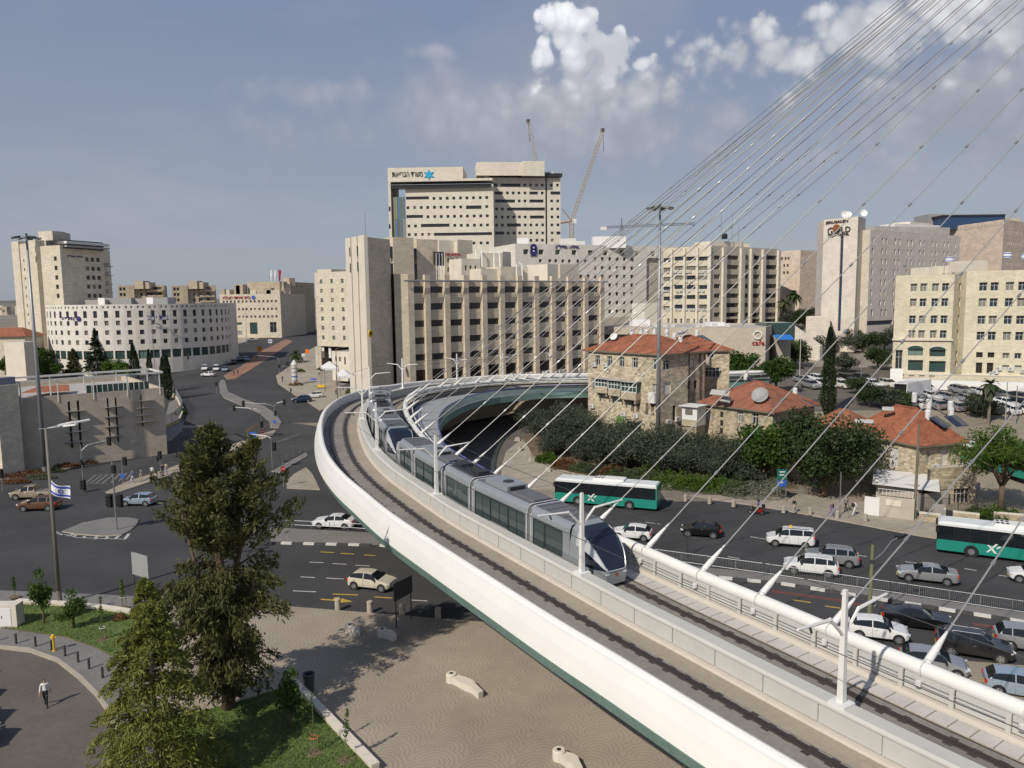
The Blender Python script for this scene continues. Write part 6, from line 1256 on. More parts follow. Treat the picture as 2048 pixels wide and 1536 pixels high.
def cables():
 near=[((1845,1325),(1997,1106)),((1660,1262),(1960,900)),((1525,1195),(2024,600)),((1410,1145),(1871,600)),((1290,1100),(1741,600)),((1210,1048),(1627,600)),((1137,1015),(1527,600)),((1073,985),(1623,410)),((1015,955),(1553,410)),((966,934),(1495,410)),((930,917),(1449,410)),((897,893),(1407,410)),((870,868),(1377,410)),((848,850),(1352,410)),((835,838),(1334,410)),((828,822),(1318,410)),((825,806),(1308,410)),((833,793),(1300,410))]
 far=list(zip([1145,1115,1090,1068,1040,1015,985,955,930,900,875,850],[750,751.5,753,754.5,756,757,758,761,764,770,775,783],[2025,1992,1959,1924,1892,1865,1840,1817,1793,1775,1763,1753]))
 lst=near+[((x,y),(t,30))for x,y,t in far]+[((2035,1420),(2190,1240))]
 for a,t in lst:
  s=near_s(ondeck(*a,1.2),5.55);p=BP(s,5.6,1.35);pp=proj(p);n=ray(*pp).cross(ray(*t));d=MAST1-MAST0;k=n.dot(CAM-MAST0)/n.dot(d);e=MAST0+d*min(max(k,.1),1.)
  L=(e-p).length;u=(e-p)/L;r=.038 if p.y<70 else .045
  N=14;mb=MB();pts=[p+u*(L*i/N)-Vector((0,0,4*.0035*L*(i/N)*(1-i/N)))for i in range(N+1)]
  if t[1]==30:
   pass
  mb.tube(pts,r,5)
  c=BR.part('cable',mb,cabled if p.y>100 else cablem)
  dm=MB()
  for i in range(1,9):q=p+u*(6.5*i)-Vector((0,0,4*.0035*L*(6.5*i/L)*(1-6.5*i/L)));dm.tube([q-u*.14,q+u*.14],r+.045,6)
  BR.part('cable_clamps',dm,steel,c,kind='stuff')
  _,T=cpos(s);so_=MB().tube([p-u*.15,p+u*.25,p+u*.9,p+u*1.7,p+u*2.1],[.12,.17,.16,.08,.045],10);BR.part('socket',so_,white,c,smooth=True)
  cl=MB();c0=BP(s,5.55,1.2);nn=Vector((T.y,-T.x,0));cl.tube([c0+nn*(.37*cos(x))+Vector((0,0,.37*sin(x)))for x in[radians(q)for q in range(60,261,20)]],.035,5);cl.lathe(tuple(BP(s,5.12,.72)),[(0,-.12),(.13,-.1),(.13,.12),(0,.16)],8);BR.part('tube_clamp',cl,offwhite,c)
 BR.part('pylon',MB().tube([MAST0-Vector((0,0,1)),MAST1],[2.2,.6],8),shellwhite)
cables()
def piers():
 for px,py in((1330,1500),):
  p=onz(px,1536,5.5);s=near_s(p,-3.5);a=BP(s,-3.6,-1.6);t=Thing('support_trestle','dark raking steel struts under the near end of the bridge','strut',(a.x,a.y,.13))
  for dx,dy in((-.5,-.3),(.4,.4),(1.4,-.2),(2.4,.5)):t.part('strut',MB().tube([(a.x+dx,a.y+dy,.13),(a.x+dx*.3,a.y,a.z)],.09,6),steeld)
 for s in(near_s(Vector((-14,73,0))),):pass
piers()
# ------------------------------------------------------------------ trams
def tram(s_front,joints,label,pant_mod=2):
 """joints: arc positions of nose tip, articulations and rear tip, front to back"""
 OFF=2.45;T=Thing('tram',label,'tram',tuple(BP((joints[0]+joints[-1])/2,OFF)))
 Z0=.08;HW=1.325
 def frame(sa,sb):
  a,b=BP(sa,OFF,Z0),BP(sb,OFF,Z0);L=(b-a).length;x=(b-a)/L;y=Vector((x.y,-x.x,0)).normalized();z=x.cross(y)*-1 if x.cross(y).z<0 else x.cross(y)
  if z.z<0:z=-z
  return(lambda u,v,w:a+x*u+y*v+z*w),L
 nmod=len(joints)-1
 for m in range(nmod):
  sa,sb=joints[m],joints[m+1];P,L=frame(sa,sb);front,rear=m==0,m==nmod-1;x0=.22;x1=L-.22
  cab=2.7
  if front:x0=cab
  if rear:x1=L-cab
  body=MB();roof=MB();kind=m%2
  W=x1-x0
  if kind==0:wins=[(x0+.45+(0 if not front else .3),x0+W*.62,.95,2.42),(x0+W*.65,x1-.3,.95 if not front else .55,2.42)]if(front or rear)else[(x0+.4,x1-.4,.95,2.42)]
  else:wins=[(x0+.3,x0+W*.33-.05,.45,2.42),(x0+W*.33+.05,x0+W*.66-.05,.95,2.42),(x0+W*.66+.05,x1-.3,.45,2.42)]
  bo=None;panes=[]
  for sg in(-1,1):
   zs=sorted({.3,2.6,*[w[2]for w in wins],*[w[3]for w in wins]})
   for za,zb in zip(zs,zs[1:]):
    zm=(za+zb)/2;u=x0
    def q(ua,ub):
     pts=[P(ua,sg*HW,za),P(ub,sg*HW,za),P(ub,sg*HW,zb),P(ua,sg*HW,zb)];body.poly(pts if sg>0 else pts[::-1])
    for w in sorted(wins):
     if w[2]<zm<w[3]:
      if w[0]>u:q(u,w[0])
      u=w[1]
    if u<x1:q(u,x1)
    # shoulder
   sh=[(HW,2.6),(HW-.04,2.8),(HW-.16,3.0),(HW-.38,3.1)]
   for(ya,za),(yb,zb)in zip(sh,sh[1:]):
    pts=[P(x0,sg*ya,za),P(x1,sg*ya,za),P(x1,sg*yb,zb),P(x0,sg*yb,zb)];body.poly(pts if sg>0 else pts[::-1])
   pts=[P(x0,sg*HW,.3),P(x1,sg*HW,.3),P(x1,sg*(HW-.15),.16),P(x0,sg*(HW-.15),.16)];body.poly(pts[::-1]if sg>0 else pts)
   for w in wins:panes.append([P(w[0],sg*(HW-.03),w[2]),P(w[1],sg*(HW-.03),w[2]),P(w[1],sg*(HW-.03),w[3]),P(w[0],sg*(HW-.03),w[3])])
  bo=T.part('body',body,tramgrey)
  roof.hexa([P(x0,-.95,3.02),P(x1,-.95,3.02),P(x1,.95,3.02),P(x0,.95,3.02),P(x0,-.95,3.13),P(x1,-.95,3.13),P(x1,.95,3.13),P(x0,.95,3.13)][::1]);T.part('roof',roof,tramroof,bo)
  for pn in panes:T.part('window',MB().poly(pn),tramglass,bo)
  for w in wins:
   for sg in(-1,1):
    fr_=MB()
    for ua,ub,za,zb in((w[0]-.04,w[1]+.04,w[3],w[3]+.05),(w[0]-.04,w[1]+.04,w[2]-.05,w[2]),(w[0]-.05,w[0],w[2],w[3]),(w[1],w[1]+.05,w[2],w[3])):fr_.hexa([P(ua,sg*(HW-.02),za),P(ub,sg*(HW-.02),za),P(ub,sg*(HW+.012),za),P(ua,sg*(HW+.012),za),P(ua,sg*(HW-.02),zb),P(ub,sg*(HW-.02),zb),P(ub,sg*(HW+.012),zb),P(ua,sg*(HW+.012),zb)])
    if w[1]-w[0]>1.9:um=(w[0]+w[1])/2;fr_.hexa([P(um-.025,sg*(HW-.02),w[2]),P(um+.025,sg*(HW-.02),w[2]),P(um+.025,sg*(HW-.01),w[2]),P(um-.025,sg*(HW-.01),w[2]),P(um-.025,sg*(HW-.02),w[3]),P(um+.025,sg*(HW-.02),w[3]),P(um+.025,sg*(HW-.01),w[3]),P(um-.025,sg*(HW-.01),w[3])])
    T.part('window_frame',fr_,tramdark,bo)
    # floor, ceiling, seats
  T.part('floor',MB().hexa([P(x0,-1.2,.32),P(x1,-1.2,.32),P(x1,1.2,.32),P(x0,1.2,.32),P(x0,-1.2,.40),P(x1,-1.2,.40),P(x1,1.2,.40),P(x0,1.2,.40)]),interior,bo)
  n=max(1,int(W/1.5))
  for k in range(n):
   for sg in(-1,1):
    if kind==1 and k in(0,n-1):continue
    u=x0+.5+k*(W-1)/max(1,n-1)if n>1 else(x0+x1)/2
    st=MB();
    for(ua,ub,ya,yb,za,zb)in((u-.25,u+.25,.35,1.15,.75,.88),(u+.2,u+.3,.35,1.15,.88,1.5)):st.hexa([P(ua,sg*ya,za),P(ub,sg*ya,za),P(ub,sg*yb,za),P(ua,sg*yb,za),P(ua,sg*ya,zb),P(ub,sg*ya,zb),P(ub,sg*yb,zb),P(ua,sg*yb,zb)])
    T.part('seat',st,seatblue,bo)
    # end rims and bellows
  for u,on in((x0,not front),(x1,not rear)):
   if on:
    r=MB();sec=[(-HW-.015,.3),(-HW-.015,2.6),(-HW+.15,3.02),(-.95,3.15),(.95,3.15),(HW-.15,3.02),(HW+.015,2.6),(HW+.015,.3)];r.tube([P(u,y,z)for y,z in sec],.045,5);T.part('end_rim',r,tramlight,bo)
  if not rear:
   P2,L2=frame(joints[m+1],joints[m+2]);be=MB();sec=[(-HW+.06,.35),(-HW+.06,2.6),(-HW+.2,2.95),(-.9,3.05),(.9,3.05),(HW-.2,2.95),(HW-.06,2.6),(HW-.06,.35)];N=7
   A=[P(x1,y,z)for y,z in sec];Bq=[P2(.22,y,z)for y,z in sec]
   for i in range(N):
    t0,t1=i/N,(i+1)/N
    for j in range(len(sec)-1):be.poly([A[j].lerp(Bq[j],t0),A[j].lerp(Bq[j],t1),A[j+1].lerp(Bq[j+1],t1),A[j+1].lerp(Bq[j+1],t0)][::-1])
   for i in range(1,N):be.tube([A[j].lerp(Bq[j],i/N)for j in range(len(sec))],.03,4)
   T.part('bellows',be,bellows)
   # cab noses
  for end in([0]if front else[])+([1]if rear else[]):
   X=(lambda d:d)if end==0 else(lambda d:L-d)
   st=[(0.0,.98,.70),(.10,1.18,.80),(.32,1.58,.95),(.66,2.08,1.09),(1.1,2.55,1.2),(1.6,2.88,1.28),(2.15,3.06,1.315),(2.7,3.13,HW)]
   rings=[]
   for d,top,w in st:
    h=top-.98;h=max(h,.04);y4=.98+h*.50;y5=.98+h*.86
    t=d/2.7
    half=[(0,.16),(w*.85,.16),(w,.42),(w*1.0,.98),(w*.985,y4),(w*(.90-.06*t)+.02*t,y5),(w*.62,top-.015*(1-t)),(0,top)]
    rings.append(half)
   ms={k:MB()for k in('bumper','windscreen','pillar-','pillar+','cab_window-','cab_window+','cab_shell')}
   for i in range(len(st)-1):
    d0,d1=st[i][0],st[i+1][0]
    for sg in(-1,1):
     for j in range(7):
      a,b=rings[i][j],rings[i][j+1];c,e=rings[i+1][j+1],rings[i+1][j];pts=[P(X(d0),sg*a[0],a[1]),P(X(d0),sg*b[0],b[1]),P(X(d1),sg*c[0],c[1]),P(X(d1),sg*e[0],e[1])]
      if(sg>0)==(end==0):pts=pts[::-1]
      if j<=1:k='bumper'
      elif j==2:k='cab_shell' if i>1 else 'bumper'
      elif j==3:k='cab_window' if i<5 else 'cab_shell'
      elif j==4:k='pillar' if i<6 else 'cab_shell'
      else:k='windscreen' if i<6 else 'cab_shell'
      ms[k+('-' if sg<0 else '+')if k in('pillar','cab_window')else k].poly(pts)
   fc=[P(X(0),y,z)for y,z in rings[0]]+[P(X(0),-y,z)for y,z in rings[0][-2:0:-1]];ms['bumper'].poly(fc)
   for k,mt in(('bumper',tramgrey),('windscreen',windscreen),('pillar-',tramlight),('pillar+',tramlight),('cab_window-',windscreen),('cab_window+',windscreen),('cab_shell',tramgrey)):o=T.part(k.rstrip('+-'),ms[k],mt,smooth=True)
   ri=MB()
   for sg in(-1,1):ri.tube([P(X(d)-(.01 if end==0 else-.01),sg*(r[5][0]+.01),r[5][1]+.01)for(d,*_),r in list(zip(st,rings))[:7]],.035,5)
   ri.tube([P(X(-.02),y,.97)for y in(-.62,-.3,0,.3,.62)],.035,5);T.part('windscreen_rim',ri,tramlight)
   for sg in(-1,1):T.part('headlight',MB().obox(P(X(.06),sg*.62,.78),(P(1,0,0)-P(0,0,0))*.08,(P(0,1,0)-P(0,0,0))*.13,Vector((0,0,.05))),headl)
   T.part('emblem',MB().obox(P(X(.0),0,.72),(P(1,0,0)-P(0,0,0))*.03,(P(0,1,0)-P(0,0,0))*.09,Vector((0,0,.08))),gold)
   # cab floor so that the hollow nose is closed below
   # roof gear
  def gear(u0,u1,y0,y1,h,mt,nm='roof_unit'):return T.part(nm,MB().hexa([P(u0,y0,3.1),P(u1,y0,3.1),P(u1,y1,3.1),P(u0,y1,3.1),P(u0,y0+.05,3.1+h),P(u1,y0+.05,3.1+h),P(u1,y1-.05,3.1+h),P(u0,y1-.05,3.1+h)]),mt)
  mid=(x0+x1)/2
  if m==1 or m==3:
   g=gear(mid-.3,min(mid+2.6,x1-.2),-.85,.85,.38,tramgrey);T.part('fan',MB().lathe(tuple(P(mid+.9,0,3.5)),[(0,0),(.38,0),(.38,.02),(0,.03)],14),tramdark,g);T.part('vent',MB().hexa([P(mid-.32,-.6,3.15),P(mid-.28,-.6,3.15),P(mid-.28,.6,3.15),P(mid-.32,.6,3.15),P(mid-.32,-.6,3.4),P(mid-.28,-.6,3.4),P(mid-.28,.6,3.4),P(mid-.32,.6,3.4)]),tramdark,g)
   gear(x0+.2,mid-.7,-.7,.7,.16,tramroof)
  elif m==pant_mod:
   gear(x0+.15,x1-.15,-.8,.8,.12,tramdark);gear(x0+.3,x0+1.2,-.5,.5,.35,tramdark)
   pt=MB();pt.tube([P(mid-.5,-.35,3.3),P(mid+.8,-.3,3.75),P(mid-.6,-.25,4.2)],.035,5);pt.tube([P(mid-.5,.35,3.3),P(mid+.8,.3,3.75),P(mid-.6,.25,4.2)],.035,5);pt.tube([P(mid-.6,-.8,4.2),P(mid-.6,.8,4.2)],.035,5);pt.tube([P(mid-.9,-.8,4.2),P(mid-.9,.8,4.2)],.03,5);pt.tube([P(mid-.9,0,4.2),P(mid-.6,0,4.2)],.03,5);T.part('pantograph',pt,tramdark)
   gear(mid+.9,x1-.3,-.55,.55,.3,tramdark)
  else:
   for k in range(5):T.part('roof_seam',MB().hexa([P(x0+.3+k*(W-.6)/4-.015,-.9,3.12),P(x0+.3+k*(W-.6)/4+.015,-.9,3.12),P(x0+.3+k*(W-.6)/4+.015,.9,3.12),P(x0+.3+k*(W-.6)/4-.015,.9,3.12),P(x0+.3+k*(W-.6)/4-.015,-.9,3.15),P(x0+.3+k*(W-.6)/4+.015,-.9,3.15),P(x0+.3+k*(W-.6)/4+.015,.9,3.15),P(x0+.3+k*(W-.6)/4-.015,.9,3.15)]),tramdark,bo)
   # bogies / skirts
  if m in(0,nmod-1,pant_mod):
   for u in((x0+x1)/2-.9,(x0+x1)/2+.9):
    for o in(-.75,.75):T.part('wheel',MB().tube([P(u,o-.06,.22),P(u,o+.06,.22)],.3,12),steeld)
 return T
def trams():
 sn=near_s(ondeck(1236,1172),2.45)
 js=[near_s(ondeck(px,py,3.1),1.45)for px,py in((1052,1012),(946,961),(886,931),(826,898))]
 end=near_s(ondeck(800,866,3.15),2.45)
 J=[sn]+js+[max(end,js[-1]+5.5)]
 print('tram joints',[round(x,1)for x in J])
 tram(sn,J,'silver articulated tram with dark curved windscreen, front unit on the bridge')
 s2=J[-1]+.5;tram(s2,[s2,s2+6.6,s2+13,s2+19,s2+25.5,s2+32],'rear silver tram unit coupled behind the first on the bend of the bridge')
trams()
# ------------------------------------------------------------------ vehicles
def interp(P,x):
 if x<=P[0][0]:return P[0][1]
 for(x0,z0),(x1,z1)in zip(P,P[1:]):
  if x<=x1:return z0+(z1-z0)*(x-x0)/(x1-x0)
 return P[-1][1]
CART={
'hatch':(3.9,1.70,1.50,[(0,.40),(.015,.50),(.06,.56),(.20,.635),(.26,.665),(.42,.955),(.50,.995),(.62,1.),(.80,.955),(.855,.92),(.955,.66),(.985,.60),(1,.44)],.26,.42,.855,.955,(.60,),(.175,.815),.335),
'sedan':(4.6,1.80,1.45,[(0,.42),(.012,.52),(.06,.58),(.20,.655),(.28,.685),(.42,.955),(.50,.99),(.58,1.),(.68,.965),(.84,.74),(.93,.72),(.98,.68),(1,.50)],.28,.42,.70,.84,(.56,),(.185,.80),.33),
'suv':(4.5,1.84,1.66,[(0,.40),(.012,.52),(.05,.585),(.18,.64),(.25,.665),(.38,.945),(.46,.99),(.58,1.),(.80,.975),(.875,.945),(.955,.66),(.985,.62),(1,.42)],.25,.38,.875,.955,(.56,.78),(.185,.805),.36),
'van':(4.4,1.80,1.80,[(0,.36),(.012,.44),(.05,.50),(.14,.56),(.19,.585),(.33,.93),(.40,.985),(.55,1.),(.90,.985),(.965,.955),(.99,.60),(1.,.40)],.19,.33,.968,.99,(.47,.75),(.185,.80),.33),
'pickup':(5.1,1.82,1.74,[(0,.42),(.012,.54),(.05,.58),(.18,.62),(.235,.64),(.34,.95),(.40,.995),(.47,1.),(.57,.975),(.615,.63),(.63,.58),(.97,.58),(1,.56)],.235,.34,.575,.615,(.46,),(.17,.77),.38),
}
CARM={}
def car_meshes(kind):
 if kind in CARM:return CARM[kind]
 L,W,H,top,xh,xw,xr,xg,pil,wh,wr=CART[kind]
 xs=sorted({*[p[0]for p in top],*[k/34 for k in range(35)],*[p-.008 for p in pil],*[p+.008 for p in pil],xh+.012,xg-.012});zb=.155*H+.02
 def ring(x):
  t=interp(top,x)*H;belt=(.635+.075*x)*H;belt=min(belt,t-.015);e=min(x,1-x)
  w=W/2*(1-.26*max(0,1-e/.075)**2.2-.02*abs(x-.5));g=max(0,t-belt);tw=w*(1-.30*min(1,g/(.42*H)))
  lo=zb+(.10*H)*max(0,1-e/.05)**1.5
  return[(0,lo),(w*.86,lo),(w*.975,lo+.06*H),(w,lo+(belt-lo)*.45),(w*.985,lo+(belt-lo)*.80),(w*.955,belt),(tw*.955+.0,belt+(t-belt)*.90),(tw*.62,t-.004),(0,t)]
 R=[ring(x)for x in xs];M={k:MB()for k in('body','windscreen','rear_window','side_l','side_r')}
 for i in range(len(xs)-1):
  xa,xb=xs[i],xs[i+1];xm=(xa+xb)/2
  for sg in(-1,1):
   for j in range(8):
    a,b,c,d=R[i][j],R[i][j+1],R[i+1][j+1],R[i+1][j];P=[((xa-.5)*-L,sg*a[0],a[1]),((xa-.5)*-L,sg*b[0],b[1]),((xb-.5)*-L,sg*c[0],c[1]),((xb-.5)*-L,sg*d[0],d[1])]
    if sg<0:P=P[::-1]
    k='body';gap=(interp(top,xm)-.635-.075*xm)
    if j==5 and gap>.10 and xh+.05<xm<xg-.02 and not any(abs(xm-p)<.0085 for p in pil):k='side_l' if sg>0 else 'side_r'
    if kind=='pickup' and xm>xg:k='body'
    if j>=6 and xh<xm<xw:k='windscreen'
    if j>=6 and xr<xm<xg:k='rear_window'
    M[k].poly(P)
 for e in(0,-1):
  r=R[e];X=(xs[e]-.5)*-L;M['body'].poly([(X,y,z)for y,z in r]+[(X,-y,z)for y,z in r[-2:0:-1]])
 out={}
 for k,m in M.items():
  me=m.mesh(k,[carglass if k!='body' else white],smooth=True);me.set_sharp_from_angle(angle=radians(38));out[k]=me
 ty=MB();n=18;w2=.1
 ty.tube([(0,-w2,0),(0,w2,0)],wr,n);out['wheel']=ty.mesh('wheel',[rubber])
 ri=MB()
 for s_ in(-1,1):
  ri.poly([(wr*.64*cos(2*pi*k/n),s_*(w2+.006),wr*.64*sin(2*pi*k/n))for k in range(n)][::s_],0)
  for k in range(5):a=2*pi*k/5;ri.poly([(wr*.58*cos(a-.28),s_*(w2+.011),wr*.58*sin(a-.28)),(wr*.58*cos(a+.28),s_*(w2+.011),wr*.58*sin(a+.28)),(wr*.22*cos(a),s_*(w2+.011),wr*.22*sin(a))],1)
 out['rim']=ri.mesh('rim',[chrome,steeld])
 ar=MB();ar.tube([(0,-.006,0),(0,.006,0)],wr*1.17,n);out['arch']=ar.mesh('wheel_arch',[black])
 def shade(x,z):r=ring(x);return r
 hl=MB().obox((0,0,0),(.16,0,.02),(.0,.16,0),(0,0,.065));out['headlight']=hl.mesh('headlight',[headl]);out['taillight']=MB().obox((0,0,0),(.10,0,-.01),(0,.12,0),(0,0,.12)).mesh('taillight',[red]);out['mirror']=MB().obox((0,0,0),(.07,0,0),(0,.10,0),(0,0,.07)).mesh('mirror',[black])
 out['bumper']=MB().obox((0,0,0),(.03,0,0),(0,W*.34,0),(0,0,.07)).mesh('grille',[black]);out['plate']=MB().obox((0,0,0),(.01,0,0),(0,.26,0),(0,0,.06)).mesh('licence_plate',[plate]);out['handle']=MB().obox((0,0,0),(.09,0,0),(0,.015,0),(0,0,.012)).mesh('door_handle',[steel])
 out['seam']=MB().obox((0,0,0),(.006,0,0),(0,.004,0),(0,0,.24*H)).mesh('door_seam',[black]);out['rail']=MB().tube([(-.9,0,-.03),(-.75,0,.03),(.75,0,.03),(.9,0,-.03)],.022,5).mesh('roof_rail',[steel])
 out['_']=(L,W,H,ring,wh,wr,pil,xs);CARM[kind]=out;return out
PAINT={'white':(.72,.72,.71),'offwhite':(.62,.60,.52),'cream':(.58,.54,.42),'silver':(.36,.37,.38),'grey':(.16,.165,.17),'black':(.012,.012,.014),'dark':(.035,.033,.035),'lightblue':(.30,.42,.50),'iceblue':(.38,.47,.56),'brown':(.20,.095,.06),'beige':(.50,.41,.30),'navy':(.03,.05,.12),'red':(.30,.02,.02),'bluegrey':(.22,.27,.32)}
PM={k:carpaint('paint_'+k,v,.0 if k in('white','offwhite','cream')else .45,.25)for k,v in PAINT.items()}
def car(kind,paint,pos,deg,label,group=None,detail=2,scale=1.,rails=False,parts=None):
 M=car_meshes(kind);L,W,H,ring,wh,wr,pil,xs=M['_'];z=gz(pos[0],pos[1])+.035 if len(pos)<3 else pos[2]
 d=Vector((cos(radians(deg)),sin(radians(deg)),0));sl_=(gz(pos[0]+d.x*1.5,pos[1]+d.y*1.5)-gz(pos[0]-d.x*1.5,pos[1]-d.y*1.5))/3.
 o=link('car' if kind not in('van','pickup')else('van' if kind=='van' else 'pickup_truck'),None,None,(pos[0],pos[1],z));o.rotation_euler=(0,-math.atan(sl_),radians(deg));o.scale=(scale,)*3;o.empty_display_size=.3;tag(o,label,{'van':'van','pickup':'pickup'}.get(kind,'car'),group)
 b=link('body',M['body'],o);b.material_slots[0].link='OBJECT';b.material_slots[0].material=PM[paint]
 for k,nm in(('windscreen','windscreen'),('rear_window','rear_window'),('side_l','side_window'),('side_r','side_window')):link(nm,M[k],o)
 for x in wh:
  w_=ring(x)[3][0]
  for sg in(-1,1):
   w=link('wheel',M['wheel'],o,((.5-x)*L,sg*(w_-.085),wr))
   if detail>0:link('rim',M['rim'],w)
   if detail>1:link('wheel_arch',M['arch'],o,((.5-x)*L,sg*(w_+.002),wr+.02))
 if detail>0:
  for sg in(-1,1):
   xh=.045;r=ring(xh);link('headlight',M['headlight'],o,((.5-xh)*L,sg*r[3][0]*.80,r[4][1]+.02),sg*-.5)
   xt=.975;r=ring(xt);link('taillight',M['taillight'],o,((.5-xt)*L,sg*r[3][0]*.86,r[4][1]-.0 if kind!='suv' else r[4][1]))
 if detail>1:
  h=interp(CART[kind][3],CART[kind][4]+.04)*H
  for sg in(-1,1):
   xm=CART[kind][4]+.075;link('mirror',M['mirror'],o,((.5-xm)*L,sg*(ring(xm)[5][0]+.12),ring(xm)[5][1]+.07))
   for p in pil[:1]:
    link('door_handle',M['handle'],o,((.5-p-.03)*L+.35,sg*(ring(p)[4][0]+.008),ring(p)[4][1]))
    for q in(CART[kind][4]+.06,p,p+.19 if p+.19<wh[1]-.02 else p):
     link('door_seam',M['seam'],o,((.5-q)*L,sg*(ring(q)[3][0]+.001),ring(q)[3][1]))
  link('grille',M['bumper'],o,((.5-.008)*L,0,.33*H));link('licence_plate',M['plate'],o,(.5*L+.02-.0,0,.24*H));link('licence_plate',M['plate'],o,(-.5*L-.015,0,.36*H))
  if rails:
   for sg in(-1,1):link('roof_rail',M['rail'],o,(-L*.10,sg*ring(.6)[7][0]*1.05,H*.985))
 return o
def side(px,py,deg,half=.88):
 """centre of a vehicle whose near side meets the road at this picture point"""
 p=gp(px,py);a=radians(deg);n=Vector((-sin(a),cos(a),0))
 if n.dot(Vector((p.x,p.y,0)))<0:n=-n
 p=p+n*half;return(p.x,p.y)
for kind,col,px,py,deg,rails,lab in(
('pickup','beige',60,1001,184,False,'beige double cab pickup crossing the junction at the left edge'),('suv','brown',72,1024,183,False,'brown crossover driving beside the beige pickup at the left edge'),('hatch','iceblue',271,1014,175,False,'light blue hatchback beside the pedestrians waiting on the crossing island'),
('sedan','white',664,1060,172,False,'white saloon half hidden by the bridge edge at the left'),('hatch','cream',734,1184,-17,False,'cream hatchback driving under the bridge towards the right'),
('hatch','white',1262,1083,162,False,'white hatchback half hidden behind the tram nose'),('hatch','black',1401,1077,163,False,'black hatchback alone in the left-going lanes right of the tram'),('van','white',1581,1097,162,False,'white taxi van with roof light in the left-going lanes'),
('suv','white',1622,1154,159,True,'white crossover with roof rails next to the median fence'),('suv','silver',1664,1135,159,True,'silver estate car half hidden behind the white crossover'),('sedan','silver',1856,1169,157,False,'silver saloon driving left beyond the median fence'),('hatch','white',2075,1172,156,False,'white car cut off by the right edge beyond the fence'),
('hatch','white',1757,1287,-20,False,'white hatchback in the near lanes behind the catenary pole'),('sedan','black',1834,1263,-23,False,'black saloon in the near lanes beside the median'),('suv','dark',1950,1322,-25,True,'dark crossover with roof rails and glinting side windows in the near lanes'),('hatch','silver',1868,1356,-24,False,'silver small hatchback beside the bridge parapet'),('hatch','iceblue',2046,1404,-25,False,'pale blue hatchback beside the bridge at the right edge'),('suv','silver',2068,1312,-25,False,'silver crossover with red tail lamps cut off by the right edge')):
 car(kind,col,side(px,py,deg),deg,lab,'moving traffic',2,1.,rails)
tx=[o for o in bpy.data.objects if o.name.startswith('van')and o.parent is None][-1];link('taxi_light',MB().box(-.12,.12,-.2,.2,1.8,1.95).mesh('taxi_light',[yellow]),tx);link('roof_rail',MB().tube([(-1.6,.55,1.83),(.8,.55,1.83)],.025,5).mesh('roof_rail',[steeld]),tx)
# far traffic on the left street
for kind,col,px,py,deg,lab in(('hatch','white',414,754,178,'pale hatchback turning across the far junction'),('suv','white',416,740,-72,'white car waiting first at the far stop line on the left'),('van','white',439,741,-72,'white van waiting in the middle of the far queue'),('hatch','iceblue',456,742,-72,'pale blue car waiting on the right of the far queue'),('sedan','black',461,728,-68,'black car second in the far queue'),('hatch','bluegrey',487,722,-62,'blue-grey car arriving behind the far queue'),('sedan','dark',473,722,-66,'dark car last in the middle lane of the far queue'),
('sedan','red',470,673,5,'dark red car parked before the rescue house'),('suv','white',487,674,10,'white car parked before the rescue house'),('hatch','white',520,669,12,'small white car parked by the rescue house door'),('van','white',549,666,10,'white van parked right of the rescue house door'),('sedan','black',580,667,60,'black car in front of the corner house'),('hatch','dark',566,655,30,'dark car parked at the corner house'),('suv','navy',604,806,195,'dark blue car stopped beside the pavement left of the bridge bend'),('hatch','white',630,797,195,'white car stopped behind the dark blue car'),('sedan','silver',505,683,20,'silver car passing under the white street sign'),('hatch','white',228,745,0,'white car parked before the round bank building'),('hatch','white',170,742,0,'white car parked left of the tall fir tree')):
 car(kind,col,side(px,py,deg),deg,lab,'far traffic on the left street',1)
def parked():
 rg=random.Random(5);n=0;cols=['white']*9+['silver']*3+['grey','black','dark','offwhite','bluegrey','navy'];kinds=['hatch','sedan','suv','suv','van','sedan'];spots=[]
 rows=[('row along the white yard wall',138.8,72,96,2.6,-68,.44),('middle row of the upper car park',133.6,70,96,2.6,-62,.40),('front row of the upper car park',128.6,68,94,2.6,108,.30),('left cluster of the upper car park',143.5,56,72,2.9,-75,0.),('rear left row of the upper car park',150,57,70,3.0,-70,0.)]
 for nm,y,x0,x1,st,deg,sl_ in rows:
  x=x0;k=0
  while x<x1:
   k+=1
   if rg.random()>.06:
    c=rg.choice(cols);kd=rg.choice(kinds);yy=y-(x-x0)*sl_*1.0+rg.uniform(-.3,.3);px=proj((x,yy,gz(x,yy)))
    if 1560<px[0]<2120:car(kd,c,(x,yy),deg+rg.uniform(-4,4),'%s %s, %s from the left in the %s'%({'offwhite':'cream','bluegrey':'blue-grey'}.get(c,c),{'hatch':'hatchback','suv':'crossover','sedan':'saloon','van':'van'}[kd],['first','second','third','fourth','fifth','sixth','seventh','eighth','ninth','tenth','eleventh','twelfth'][k-1],nm),'cars in the upper car park',1)
   x+=st
parked()
for k,(px,py,c,kd)in enumerate(((-118,1375,'bluegrey','van'),(-112,1416,'silver','sedan'),(-104,1462,'iceblue','suv'),(-100,1504,'white','suv'))):
 p=gp(px,py);car(kd,c,(p.x,p.y,.16),8,['blue-grey van','silver saloon','pale blue crossover','white crossover'][k]+' parked at the lower left edge, mostly out of view','cars in the lower left car park',2)
